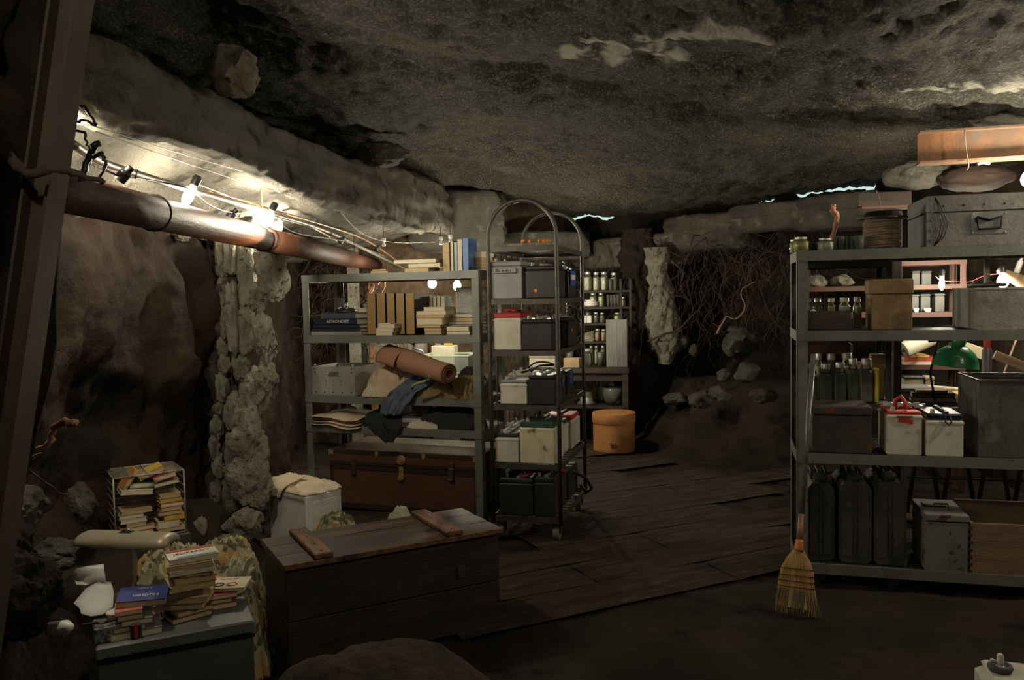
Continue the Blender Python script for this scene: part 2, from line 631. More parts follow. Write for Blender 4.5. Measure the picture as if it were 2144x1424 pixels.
# slit of daylight along the top of the long back wall
slits = []
for (xa, xb) in ((1150, 1305), (1572, 1640), (1655, 1840)):
    slits.append((xa, xb))


def back_z(s, p):
    q = 1072 + p.x / p.y * F
    top = cz(p.x, p.y)
    inside = 0
    for xa, xb in slits:
        inside = max(inside, sm(xa - 8, xa + 25, q) * (1 - sm(xb - 25, xb + 8, q)))
    w = .045 if q < 1400 else .036
    w *= .75 + .6 * noise.noise(Vector((s * 4, 1, 1)))
    if 1815 < q < 1845:
        w = .15
    return -.1, top + .08 - inside * (.08 + w)


def disp_b(s, z, p):
    return .12 * fbm(Vector((s * 1.3, 5, z * 1.3)), 4) * (1 - sm(1.95, 2.2, z)) + .03 * fbm(Vector((s * 6, 3, z * 5)), 4, .7) - .25 * (1 - sm(1.75, 1.95, z)) + .30 * (1 - sm(0, .9, z))


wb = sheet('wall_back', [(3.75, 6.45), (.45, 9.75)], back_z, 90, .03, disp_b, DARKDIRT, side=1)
if True:
    # make sure the bumps go inwards
    pass
sheet('wall_right', [(3.65, -1.7), (3.65, 6.7)], lambda s, p: (-.1, 2.8), 60, .06,
      lambda s, z, p: .10 * fbm(Vector((p.y * 1.3, 2, z * 1.3)), 4), DIRT, side=1)
sheet('wall_front', [(-2.1, -1.5), (3.8, -1.5)], lambda s, p: (-.1, 2.8), 50, .07,
      lambda s, z, p: .10 * fbm(Vector((p.x * 1.3, 2, z * 1.3)), 4), DARKDIRT, side=1)


# ---- floor
def zf(x, y):
    n = fbm(Vector((x * 2.2, y * 2.2, 6)), 5, .7)
    z = -.014 + .012 * n
    z = min(z, -.001)
    # bank against the left wall
    k = sm(-1.40 - .05 * n, -1.72, x) * (1 - sm(4.5, 5.0, y))
    h = lerp(.42, .375, sm(2.2, 3.2, y))
    z += k * h
    z += .55 * sm(-1.24, -1.75, x) * (1 - sm(2.25, 2.75, y)) * (1 + .4 * n)
    # rubble slope at the foot of the long back wall
    b = -beyond(x, y)
    if x > 1.0:
        z += .62 * (1 - sm(.05, 1.05, b + .15 * n)) * sm(1.0, 1.7, x) * sm(6.3, 7.2, y)
    return z


def build_floor():
    x0, x1, y0, y1, st = -2.9, 4.0, -1.6, 10.2, .036
    nx, ny = int((x1 - x0) / st), int((y1 - y0) / st)
    mb = MB()
    mb.grid(lambda a, b: (lerp(x0, x1, a), lerp(y0, y1, b), zf(lerp(x0, x1, a), lerp(y0, y1, b))), nx, ny)
    return struct(mb.build('floor', SOIL, None, True))


floor = build_floor()
# trodden boards half sunk in the earth, running towards the back on the right
pa = atan2(.40, .82)
pu, pw = Vector((cos(pa), sin(pa), 0)), Vector((-sin(pa), cos(pa), 0))
o0 = G(1040, 1262, 0)
for r in range(-1, 11):
    off = -.1 if r % 2 else -.75
    for c in range(3):
        ln = 1.25 + .25 * ((r * 7 + c * 5) % 3) / 2
        ctr = o0 + pw * (r * .31 + .15) + pu * (off + .55 + c * 1.52)
        if ctr.x > 2.1 or beyond(ctr.x, ctr.y) > -1.4 or ctr.x < -.5:
            continue
        mb = MB()
        q = 10
        L, W = 1.514, .304
        def pf(a, b, L=L, W=W, r=r, c=c):
            x, y = (a - .5) * L, (b - .5) * W
            e = min(a, 1 - a) * L
            ed = min(b, 1 - b) * W
            z = .001 - .005 * (ed < .004) - .005 * (e < .005) + .0025 * fbm(Vector((x * 3 + r, y * 9, c)), 3)
            return (x, y, z)
        mb.grid(pf, 16, 8)
        p = mb.build('plank', WALK, floor, True, loc=(ctr.x, ctr.y, 0.0075), rot=(0, 0, pa))


def strata(p, amp):
    v = noise.noise_vector(Vector((p.x * 1.7, p.y * 1.1, p.z * 1.7))) * amp
    v += noise.noise_vector(Vector((p.x * 6, p.y * 4, p.z * 9))) * amp * .35
    v += noise.noise_vector(Vector((p.x * 17, p.y * 13, p.z * 20))) * amp * .22
    w = fbm(Vector((p.x * 2, p.y * .8, p.z * 16)), 3, .6) * amp * .8
    return v + Vector((w, -w * .3, 0))


def build_ledge():
    top = [(-400, -170), (0, -40), (190, 42), (340, 85), (450, 160), (560, 215), (660, 272), (760, 325), (880, 352), (960, 388), (1000, 400)]
    bot = [(-400, 60), (0, 150), (160, 200), (410, 290), (560, 350), (700, 430), (860, 478), (960, 486), (1000, 490)]
    mb = MB()
    nu, nv = 110, 420
    def fn(a, b):
        d = lerp(1.9, 8.06, b)
        t = (d - 2.53) / 5.53
        xl = -1.34 + .82 * t
        px = 1072 + xl * F / d
        zt = C(px, interp(top, px), d).z
        zb = C(px, interp(bot, px), d).z
        zt = min(zt, 2.62)
        endk = 1 - sm(.985, 1.0, b)
        prof = [(-2.75, 1.74), (-2.0, 1.80), (-1.72, 1.90), (xl - .16, zb + .05), (xl - .04, zb - .03), (xl + .01, zb - .01), (xl + .01, zb + .03), (xl - .02, (zb + zt) / 2), (xl - .07, zt - .03),
                (xl - .16, zt + .02), (xl - .5, zt + .05), (-2.75, zt + .12)]
        cum = [0]
        for p, q in zip(prof, prof[1:]):
            cum.append(cum[-1] + max(.12, sqrt((p[0] - q[0]) ** 2 + (p[1] - q[1]) ** 2)))
        s = a * cum[-1]
        x = interp(list(zip(cum, [p[0] for p in prof])), s)
        z = interp(list(zip(cum, [p[1] for p in prof])), s)
        if endk < 1:
            x = lerp(-2.2, x, .35 + .65 * endk)
            z = lerp((zt + zb) / 2, z, .15 + .85 * endk)
        p = Vector((x, d, z))
        # fallen-away scallops in the face
        v = strata(p, .042)
        return p + v
    mb.grid(fn, nu, nv)
    o = mb.build('trim_1', LEDGE, None, True)
    return struct(o)


build_ledge()

import bmesh


def rock_bm(r, seed, amp=.22, sub=4, facet=.6, sharp=1.0, boxy=0):
    bm = bmesh.new()
    bmesh.ops.create_icosphere(bm, subdivisions=sub, radius=1)
    rs = random.Random(seed)
    planes = []
    for _ in range(11):
        n = Vector((rs.gauss(0, 1), rs.gauss(0, 1), rs.gauss(0, 1))).normalized()
        planes.append((n, rs.uniform(.62, .9)))
    o = Vector((seed * 3.7, seed * 1.3, 0))
    for v in bm.verts:
        n = v.co.normalized()
        q = 1.0
        for pn, h in planes:
            c = n.dot(pn)
            if c > .05:
                q = min(q, h / c)
        q = lerp(1, q, facet)
        if boxy:
            q = (abs(n.x) ** boxy + abs(n.y) ** boxy + abs(n.z) ** boxy) ** (-1 / boxy) * .86
        q *= 1 + amp * fbm(n * 1.6 + o, 4) + amp * .25 * fbm(n * 7 + o, 3, .6)
        v.co = Vector((n.x * q * r[0], n.y * q * r[1], n.z * q * r[2]))
    return bm


def rock(name, c, r, seed, mat=ROCK, yaw=0, rot=None, amp=.22, facet=.6, sub=4, parent=None, boxy=0):
    bm = rock_bm(r, seed, amp, sub, facet, boxy=boxy)
    me = bpy.data.meshes.new(name)
    bm.to_mesh(me)
    bm.free()
    me.polygons.foreach_set('use_smooth', [True] * len(me.polygons))
    me.set_sharp_from_angle(angle=radians(28))
    me.materials.append(mat)
    o = bpy.data.objects.new(name, me)
    COL.objects.link(o)
    o.location = c
    o.rotation_euler = rot if rot else (0, 0, yaw)
    if parent:
        o.parent = parent
    return o


def pxrock(name, x0, x1, y0, y1, d, seed, label=None, mat=ROCK, dep=None, roll=0, parent=None, amp=.22, facet=.6, sub=4, group=None, boxy=0):
    a, b = C(x0, (y0 + y1) / 2, d), C(x1, (y0 + y1) / 2, d)
    t, u = C((x0 + x1) / 2, y0, d), C((x0 + x1) / 2, y1, d)
    w, h = (b - a).length / 2 * 1.08, (t - u).length / 2 * 1.08
    o = rock(name, (a + b) / 2, (w, dep or (w + h) / 2, h), seed, mat, rot=(0, roll, 0), parent=parent, amp=amp, facet=facet, sub=sub, boxy=boxy)
    if label:
        tag(o, label, 'rock', group)
    return o


# lintel blocks under the slit
for x0, x1, y0, y1, sd in ((1190, 1435, 486, 556, 1), (1415, 1565, 436, 520, 2), (1558, 1720, 412, 478, 3), (1700, 1850, 396, 476, 4)):
    xm = (x0 + x1) / 2
    k = (xm - 1072) / F
    d = 10.2 / (1 + k) - .12
    y0, y1 = y0 + 12, y1 + 6
    a, b = C(x0, (y0 + y1) / 2, d), C(x1, (y0 + y1) / 2, d)
    t, u = C(xm, y0, d), C(xm, y1, d)
    o = rock('rock', (a + b) / 2, ((b - a).length / 2 * 1.5, .30, (t - u).length / 2 * 1.15), sd + 20, ROCK, yaw=radians(-45), amp=.10, sub=5, parent=wb, boxy=7)
for x0, x1, y0, y1, d, sd in ((850, 1062, 392, 530, 8.25, 41), (1045, 1240, 482, 548, 8.85, 42)):
    pxrock('rock', x0, x1, y0, y1, d, sd, mat=ROCK, parent=bpy.data.objects['wall_back_left'], dep=.2, amp=.10, sub=5, boxy=6)
# back pillar of pale rock
def pillar(name, cx, cy, prof, seed, mat, amp=.05, parent=None, nz=90, n=70, sq=1.0):
    mb = MB()
    z0, z1 = prof[0][0], prof[-1][0]
    tx = [(p[0], p[1]) for p in prof]
    trx = [(p[0], p[2]) for p in prof]
    tr_ = [(p[0], p[3]) for p in prof]
    def fn(a, b):
        z = lerp(z0, z1, b)
        t = a * 2 * pi
        x = cx + interp(tx, z) + interp(trx, z) * cos(t) * (1 + .0 * sq)
        y = cy + interp(tr_, z) * sin(t)
        p = Vector((x, y, z))
        nn = Vector((cos(t), sin(t), 0))
        d = amp * fbm(Vector((p.x * 5 + seed, p.y * 5, p.z * 3)), 5, .65) * 1.3 + amp * .5 * fbm(Vector((p.x * 17 + seed, p.y * 17, p.z * 11)), 4, .6)
        return p + nn * d
    mb.grid(fn, n, nz, closed_u=True)
    o = mb.build(name, mat, parent, True)
    if not parent:
        struct(o)
    return o


bp = C(1385, 620, 8.15)
pillar('trim_2', bp.x, bp.y, [(.75, .03, .06, .1), (.95, .02, .13, .16), (1.15, .01, .14, .16), (1.4, .0, .12, .15), (1.65, -.03, .09, .12), (1.9, -.03, .12, .14)], 4, PLASTER, .03)
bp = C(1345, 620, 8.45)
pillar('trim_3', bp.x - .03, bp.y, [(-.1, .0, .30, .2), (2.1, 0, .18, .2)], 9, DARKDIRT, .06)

# the broken stucco pillar on the left: pale flank, core coloured dark as shade in the gaps
pc = C(520, 700, 5.0)
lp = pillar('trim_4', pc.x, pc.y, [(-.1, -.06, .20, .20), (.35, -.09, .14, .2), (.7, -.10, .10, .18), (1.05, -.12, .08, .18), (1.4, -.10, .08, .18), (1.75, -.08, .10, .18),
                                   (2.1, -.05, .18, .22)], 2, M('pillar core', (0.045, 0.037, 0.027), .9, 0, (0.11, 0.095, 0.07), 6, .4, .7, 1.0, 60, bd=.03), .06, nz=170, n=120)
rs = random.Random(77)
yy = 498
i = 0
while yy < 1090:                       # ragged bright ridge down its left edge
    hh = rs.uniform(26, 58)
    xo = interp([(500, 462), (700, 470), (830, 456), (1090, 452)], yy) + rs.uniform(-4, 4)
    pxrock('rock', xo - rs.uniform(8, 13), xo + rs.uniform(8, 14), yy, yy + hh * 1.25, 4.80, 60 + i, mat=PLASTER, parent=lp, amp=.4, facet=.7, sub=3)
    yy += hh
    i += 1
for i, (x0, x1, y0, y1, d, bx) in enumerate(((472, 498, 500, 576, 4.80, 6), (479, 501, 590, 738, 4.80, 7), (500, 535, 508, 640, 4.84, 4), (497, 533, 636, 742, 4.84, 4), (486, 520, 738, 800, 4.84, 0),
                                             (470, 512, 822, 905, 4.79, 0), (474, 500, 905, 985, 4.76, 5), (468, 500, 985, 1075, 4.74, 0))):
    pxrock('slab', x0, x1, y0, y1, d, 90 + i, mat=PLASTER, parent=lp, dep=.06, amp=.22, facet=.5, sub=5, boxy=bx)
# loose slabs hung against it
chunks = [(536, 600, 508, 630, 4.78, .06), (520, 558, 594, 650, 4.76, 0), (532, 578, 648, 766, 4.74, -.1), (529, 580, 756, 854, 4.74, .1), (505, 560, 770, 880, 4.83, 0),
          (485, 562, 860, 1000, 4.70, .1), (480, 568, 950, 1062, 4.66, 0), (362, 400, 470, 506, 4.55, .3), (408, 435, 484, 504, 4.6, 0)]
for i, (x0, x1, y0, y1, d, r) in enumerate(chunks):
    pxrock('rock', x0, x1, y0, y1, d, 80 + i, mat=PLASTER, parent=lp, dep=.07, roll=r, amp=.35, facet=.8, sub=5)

# rocks lying about, each its own thing
pxrock('rock', 433, 540, 96, 200, 3.42, 101, 'grey rounded boulder perched on top of the long rock ledge, under the ceiling', PLASTER, facet=.5)
pxrock('rock', 742, 852, 300, 350, 5.7, 102, 'long dark rock lying on the ledge near its far end', ROCK)
pxrock('rock', 965, 1058, 420, 500, 8.3, 103, 'squarish dark rock jammed beneath the ceiling just past the end of the ledge', ROCK, facet=.8)
pxrock('rock', -20, 98, 1018, 1125, 2.75, 104, 'pointed pale grey rock on the earth bank at the far left edge', ROCK, facet=.9)
pxrock('rock', 136, 198, 1010, 1090, 3.6, 105, 'small triangular grey rock against the brown wall, left of the wire cage', ROCK, facet=.9, dep=.06)
pxrock('rock', 78, 190, 1128, 1195, 3.0, 106, 'long flat grey rock on the bank behind the fluorescent desk lamp', ROCK)
pxrock('rock', -60, 110, 1150, 1330, 2.45, 107, 'large dark boulder filling the lower left corner', DARKDIRT, sub=5)
pxrock('rock', -60, 60, 1085, 1200, 2.6, 109, 'dark lumpy rock between the pointed pale rock and the large corner boulder', DARKDIRT)
pxrock('rock', 472, 545, 1062, 1130, 4.45, 110, 'pale grey rock at the foot of the stucco pillar, left of the white cabinet', PLASTER, facet=.9)
pxrock('rock', 405, 432, 1082, 1125, 4.2, 111, 'small upright tan rock right of the wire cage', PLASTER, facet=.9)
pxrock('rock', 520, 560, 1050, 1085, 4.75, 112, 'small dark rock between the pillar foot and the white cabinet', ROCK)
back = [(1510, 1590, 690, 752, 7.2, 'largest of the pale rocks high on the rubble slope at the back'),
        (1537, 1590, 758, 802, 7.1, 'round pale rock with a notch, just below the largest rock on the slope'),
        (1500, 1532, 772, 800, 7.2, 'small oval rock left of the notched round one on the slope'),
        (1482, 1522, 808, 836, 7.1, 'middle-sized dim rock low on the slope, between the oval and the flat ones'),
        (1442, 1488, 820, 855, 7.4, 'dim rounded rock at the foot of the slope, near the open floor'),
        (1390, 1440, 822, 848, 7.9, 'dim flat rock at the back, first one right of the orange drum'),
        (1502, 1535, 822, 846, 7.0, 'little dim rock just above the scattered bottles'),
        (1572, 1630, 815, 845, 6.6, 'long slanting rock beside the left post of the right shelf'),
        (1408, 1442, 700, 728, 8.1, 'small rock at the right foot of the pale pillar'),
        (1443, 1462, 722, 744, 8.0, 'tiny oval rock to the right of the pale pillar, above the slope'),
        (1355, 1410, 700, 745, 8.2, 'rock wedged under the pale pillar at the back'),
        (1522, 1545, 683, 697, 7.4, 'tiny rock sitting above the largest rock on the slope')]
for i, (x0, x1, y0, y1, d, lb) in enumerate(back):
    pxrock('rock', x0, x1, y0, y1, d, 130 + i, lb, ROCK, group=None, sub=3)
pxrock('rock', 1842, 2005, 338, 394, 4.9, 150, 'long pale rock slab wedged under the ceiling above the rope spool', LEDGE, facet=.5, amp=.12)
pxrock('rock', 2048, 2230, 192, 276, 4.5, 151, 'pale boulder at the top right edge, above the rusty beam', LEDGE, facet=.5)
pxrock('rock', 1965, 2118, 346, 400, 4.75, 152, 'smooth dark brown rock behind the big metal trunk, under the rusty beam', M('brown rock', (.05, .03, .022), .8), facet=.3, amp=.1)

o = rock('rock', C(-75, 420, 2.1), (.24, .14, .95), 171, DARKDIRT, rot=(0, .15, 0), amp=.12, sub=5, boxy=5)  # rock mass added to block the lit ledge and keep this side black
tag(o, 'tall added rock mass darkening the area left of the leaning steel column', 'rock')

# mound of earth in the foreground
def mound():
    c = G(790, 1424, 0)
    cx, cy = C(790, 1380, 2.62).x, 2.62
    mb = MB()
    def fn(a, b):
        t = a * 2 * pi
        r = b
        x, y = .47 * r * cos(t), .36 * r * sin(t)
        h = .315 * (1 - r ** 2.6) ** .8 if r < 1 else 0
        p = Vector((cx + x, cy + y, h))
        k = (1 - r) ** .3
        return p + Vector((0, 0, (.035 * fbm(Vector((p.x * 4, p.y * 4, 1)), 4, .7) + .05 * noise.noise(Vector((p.x * 3, p.y * 3, 7)))) * k - .01))
    mb.grid(fn, 90, 60, closed_u=True)
    o = mb.build('earth_mound', SOIL2, None, True)
    tag(o, 'rounded brown mound of earth in the foreground, in front of the wooden chest', 'mound')


SOIL2 = M('mound soil', (0.075, 0.056, 0.038), 0.95, 0, (0.036, 0.028, 0.02), 6, 0.4, 0.7, 1.0, 40, bd=0.02)
mound()


# ---- roots
def wander(p, d, n, step, jit, rs, grav=0.0):
    pts = [Vector(p)]
    d = Vector(d).normalized()
    for _ in range(n):
        d = (d + Vector((rs.gauss(0, jit), rs.gauss(0, jit), rs.gauss(0, jit) - grav))).normalized()
        pts.append(pts[-1] + d * step)
    return pts


def root_mass(label, boxes, n, rs_seed, mat=ROOT, ln=16, step=.05, r=(.003, .009), grav=.12, name='root_tangle'):
    rs = random.Random(rs_seed)
    mb = MB()
    for _ in range(n):
        (xa, xb), (ya, yb), (za, zb) = boxes[rs.randrange(len(boxes))]
        p = (rs.uniform(xa, xb), rs.uniform(ya, yb), rs.uniform(za, zb))
        q = rs.uniform(*r)
        k = rs.randint(ln // 2, ln)
        pts = wander(p, (rs.gauss(0, .5), rs.gauss(0, .3), -rs.random()), k, step, .28, rs, grav)
        mb.tube(pts, [lerp(q, q * .25, i / k) for i in range(k + 1)], 5)
        if rs.random() < .6:
            m = rs.randint(2, k - 2)
            p2 = wander(pts[m], (rs.gauss(0, 1), rs.gauss(0, .4), rs.gauss(0, .6)), k // 2, step * .8, .35, rs, grav)
            mb.tube(p2, [lerp(q * .5, q * .15, i / len(p2)) for i in range(len(p2))], 4)
    o = mb.build(name, mat, None, True)
    tag(o, label, 'roots', kind='stuff')
    return o


def along(k0, k1, off):
    a = LN0 + LND * k0 + LNN * off
    b = LN0 + LND * k1 + LNN * off
    return a, b


bxs = []
for k in range(12):
    s = 1.1 + k * .21
    p = LN0 + LND * s + LNN * .28
    bxs.append(((p.x - .15, p.x + .15), (p.y - .15, p.y + .15), (1.35, 2.0)))
root_mass('thick tangle of thin brown roots hanging on the back wall beneath the lintel rocks', bxs, 330, 3, ln=20, r=(.0018, .0055))
root_mass('mat of fine roots hanging on the lit back wall behind the wheeled rack', [((-.3, .75), (8.75, 8.95), (1.0, 1.9))], 170, 5, ROOT, r=(.003, .008))
root_mass('veil of roots on the brown wall behind the left end of the left shelf', [((-1.9, -1.35), (8.0, 8.12), (1.1, 2.0))], 150, 8, ROOT, r=(.003, .009))


def root(name, pix, r, label, mat=ROOT, n=8, tw=0.02, seed=1):
    rs = random.Random(seed)
    pts = []
    P = [C(*p) for p in pix]
    for i in range(len(P) - 1):
        p0, p1, p2, p3 = P[max(0, i - 1)], P[i], P[i + 1], P[min(len(P) - 1, i + 2)]
        for k in range(5):
            t = k / 5
            pts.append(.5 * ((2 * p1) + (p2 - p0) * t + (2 * p0 - 5 * p1 + 4 * p2 - p3) * t * t + (3 * p1 - p0 - 3 * p2 + p3) * t ** 3)
                       + Vector((rs.gauss(0, tw), rs.gauss(0, tw), rs.gauss(0, tw))) * .12)
    pts.append(P[-1])
    m = len(pts)
    rr = [lerp(r[0], r[1], i / (m - 1)) * (1 + .15 * rs.gauss(0, 1)) for i in range(m)]
    o = MB().tube(pts, rr, n).build(name, mat, None, True)
    if label:
        tag(o, label, 'root')
    return o


root('root', [(-40, 300, 1.8), (20, 335, 1.8), (60, 365, 1.8), (110, 352, 1.8), (160, 362, 1.85), (215, 382, 1.9)], (.016, .006), 'thick pale root crossing the leaning steel column at the left')
root('root', [(30, 868, 2.2), (70, 895, 2.2), (60, 940, 2.2), (100, 930, 2.2), (112, 900, 2.2), (135, 884, 2.18), (158, 886, 2.15)], (.004, .011), 'stubby root with a lit pink end sticking out low beside the column', ROOTR)
root('root', [(28, 930, 2.4), (45, 962, 2.4), (85, 950, 2.45), (60, 980, 2.5), (110, 1020, 2.7), (140, 1040, 2.8)], (.004, .0025), 'thin wiry root sagging across the dark hollow at the lower left')
root('root', [(205, 300, 2.0), (190, 320, 2.0), (178, 350, 2.0), (170, 378, 2.0), (185, 340, 2.02), (215, 322, 2.0), (222, 345, 2.0), (208, 372, 2.0)], (.008, .003), 'dark twisted root looping beside the column in front of the bulb glare', BLACKM)
root('root', [(152, 212, 2.0), (175, 225, 2.02), (200, 262, 2.05), (175, 250, 2.0), (150, 262, 2.0), (180, 285, 2.0), (188, 312, 2.0)], (.004, .003), 'thin dark rootlet curling right of the column below the ledge lip', BLACKM)
root('root', [(1742, 502, 4.2), (1750, 470, 4.2), (1752, 452, 4.2), (1744, 440, 4.2), (1745, 428, 4.2)], (.012, .013), 'crooked reddish root standing up behind the jars on the right shelf', ROOTR)
root('root', [(1500, 700, 7.4), (1520, 665, 7.4), (1540, 668, 7.4), (1560, 645, 7.4), (1552, 610, 7.5), (1580, 590, 7.5)], (.010, .004), 'pale bent root above the rubble slope at the back', M('pale root', (0.30, 0.21, 0.13), .8))
root('root', [(1355, 716, 8.0), (1390, 700, 8.0), (1420, 690, 7.95), (1450, 660, 7.9), (1480, 630, 7.9)], (.012, .005), 'long dark root slanting up to the right from the pale pillar foot')
root('root', [(1405, 545, 8.0), (1430, 570, 7.9), (1425, 600, 7.9), (1440, 630, 7.9)], (.012, .004), 'dark root hanging just right of the pale pillar top')
for i, (pp) in enumerate([[(772, 616, 6.9), (778, 596, 6.9), (786, 606, 6.9), (795, 592, 6.9), (802, 604, 6.9), (808, 590, 6.9)],
                          [(774, 618, 6.88), (782, 600, 6.88), (770, 588, 6.9), (776, 598, 6.9)],
                          [(790, 596, 6.88), (800, 588, 6.9), (806, 598, 6.9), (800, 612, 6.9)]]):
    root('root', pp, (.006, .004), ['salmon root zigzagging over the row of brown bound volumes', 'short salmon root left of the zigzag one above the brown volumes',
                                    'short hooked salmon root right of the zigzag one above the brown volumes'][i], ROOTR, seed=i)

# squared stone blocks of the wall behind the left shelf
wbl = bpy.data.objects['wall_back_left']
rs = random.Random(4)
for r in range(5):
    x = -1.52 - .12 * (r % 2)
    z = .50 + r * .20
    while x < -.72:
        w = rs.uniform(.20, .32)
        o = rock('block', (x + w / 2, 8.16 + .015 * r, z), (w * .60, .12, .118), 200 + r * 9 + int((x + 3) * 7), M('block stone', (0.30, 0.29, 0.25), .9, 0, (0.19, 0.18, 0.15), 5, .4, .7, .8, 60), amp=.06, boxy=9, sub=3,
                 parent=wbl)
        x += w + .012

# ------------------------------------------------------------------ builders
def slot(fr, x0, x1, yt, w, zb, dep):
    u, W, zt, _ = fr.span(x0, x1, yt, yt + 10, w)
    return fr.P(u, w + dep / 2, zb), W, zt - zb


COLN = {'cream': (0.68, 0.60, 0.42), 'tan': (0.50, 0.37, 0.20), 'yellow': (0.62, 0.40, 0.07), 'orange': (0.55, 0.22, 0.05), 'red': (0.42, 0.05, 0.03), 'white': (0.68, 0.66, 0.58),
        'grey': (0.25, 0.25, 0.24), 'black': (0.02, 0.02, 0.022), 'blue': (0.035, 0.05, 0.22), 'navy': (0.010, 0.014, 0.034), 'teal': (0.05, 0.20, 0.17), 'pink': (0.62, 0.18, 0.13),
        'brown': (0.14, 0.08, 0.045), 'slate': (0.06, 0.08, 0.11), 'sky blue': (0.12, 0.22, 0.48), 'pale blue': (0.35, 0.42, 0.48), 'dark green': (0.03, 0.07, 0.04),
        'mustard': (0.45, 0.28, 0.07)}
BCOL = {k: mc(v, .55) for k, v in COLN.items()}


def book(label, loc, L, D, T, yaw, col, pages=PAPER, axis='z', face='page', group=None, rot=None, name='book'):
    """flat: L across, D deep, T thick. axis 'x': standing, T across, D deep, L high"""
    t = thing(name, label, 'book', loc, yaw, group, rot)
    c = min(.0025, T * .12)
    mb = MB()
    s = -1 if face == 'spine' else 1
    pg = MB()
    if axis == 'z':
        mb.box((0, 0, c / 2), (L, D, c)).box((0, 0, T - c / 2), (L, D, c)).box((0, s * (D / 2 - c / 2), T / 2), (L, c, T))
        pg.box((0, -s * .002, T / 2), (L - .006, D - .006, T - 2 * c))
    else:
        mb.box((-T / 2 + c / 2, 0, L / 2), (c, D, L)).box((T / 2 - c / 2, 0, L / 2), (c, D, L)).box((0, s * (D / 2 - c / 2), L / 2), (T, c, L))
        pg.box((0, -s * .002, L / 2), (T - 2 * c, D - .006, L - .006))
    mb.build('cover', BCOL[col] if isinstance(col, str) else col, t)
    pg.build('page_block', pages, t)
    t['dims'] = (L, D, T)
    return t


ORD = ['lowest', 'second from bottom', 'third from bottom', 'fourth from bottom', 'fifth from bottom', 'sixth from bottom', 'seventh from bottom', 'eighth from bottom',
       'ninth from bottom', 'tenth from bottom', 'eleventh from bottom', 'twelfth from bottom']
ORL = ['leftmost', 'second from left', 'third from left', 'fourth from left', 'fifth from left', 'sixth from left', 'seventh from left', 'eighth from left', 'ninth from left']


def stack(fr, w, zb, rows, dep, where, group, kind="book", yref=700):
    """rows, lowest first: x0, x1, thickness px, cover, pages, face"""
    z = zb
    out = []
    rs = random.Random(int(rows[0][0] * 7 + rows[0][1]))
    for i, (x0, x1, tp, col, pages, face) in enumerate(rows):
        u, W, _, _ = fr.span(x0, x1, yref, yref + 10, w)
        d = (fr.P(u, w, z)).y
        T = tp * d / F
        dd = dep * rs.uniform(.9, 1.05)
        nm = 'topmost' if i == len(rows) - 1 else ORD[i]
        b = book('%s %s, %s %s' % (col, kind, nm, where), fr.P(u, w + dd / 2, z), W, dd, T, fr.yaw + rs.uniform(-.05, .05), col, pages, 'z', face, group)
        z += T + .0008
        out.append(b)
    return out, z


def row_up(fr, w, zb, rows, dep, where, group, kind='book'):
    out = []
    for i, (x0, x1, yt, col, pages, face) in enumerate(rows):
        loc, W, h = slot(fr, x0, x1, yt, w, zb, dep)
        nm = 'rightmost' if i == len(rows) - 1 else ORL[i]
        out.append(book('%s %s, %s %s' % (col, kind, nm, where), loc, h, dep, W * .96, fr.yaw, col, pages, 'x', face, group))
    return out


def jar(label, loc, r, h, fill, cat='jar', group=None, lid=None, name='glass_jar', full=.9, glass=None, parts=True):
    t = thing(name, label, cat, loc, 0, group)
    hb = h * .80
    g = MB().lathe([(r * .92, 0), (r, h * .03), (r, hb * .86), (r * .9, hb * .95), (r * .70, hb), (r * .70, h * .86)], 18)
    g.build('glass_body', glass or GLASS, t, True)
    if fill:
        f = MB().lathe([(r * .85, h * .02), (r * .93, h * .04), (r * .93, min(full, .84) * hb), (r * .6, full * hb), (0, full * hb + .001)], 14)
        f.build('contents', fill, t, True)
    if lid:
        MB().lathe([(r * .76, h * .86), (r * .76, h * .99), (r * .70, h), (0, h)], 18).build('lid', lid, t, 'auto')
    else:
        MB().lathe([(r * .70, h * .86), (r * .74, h * .88), (r * .72, h), (r * .62, h)], 18).build('rim', GLASS, t, True)
    return t


PICK = M('pale yellow preserve', (0.56, 0.54, 0.28), 0.6, 0, (0.42, 0.42, 0.2), 40)
PICKW = M('whitish preserve', (0.62, 0.60, 0.45), 0.6, 0, (0.5, 0.48, 0.33), 40)
PICKY = M('yellow preserve', (0.55, 0.48, 0.10), 0.5, 0, (0.40, 0.36, 0.08), 40)
PICKG = M('dark green preserve', (0.07, 0.085, 0.045), 0.5, 0, (0.12, 0.12, 0.07), 30)
PICKO = M('tan preserve', (0.45, 0.30, 0.16), 0.6)
LIDM = M('jar lid', (0.55, 0.54, 0.48), 0.4, .5)


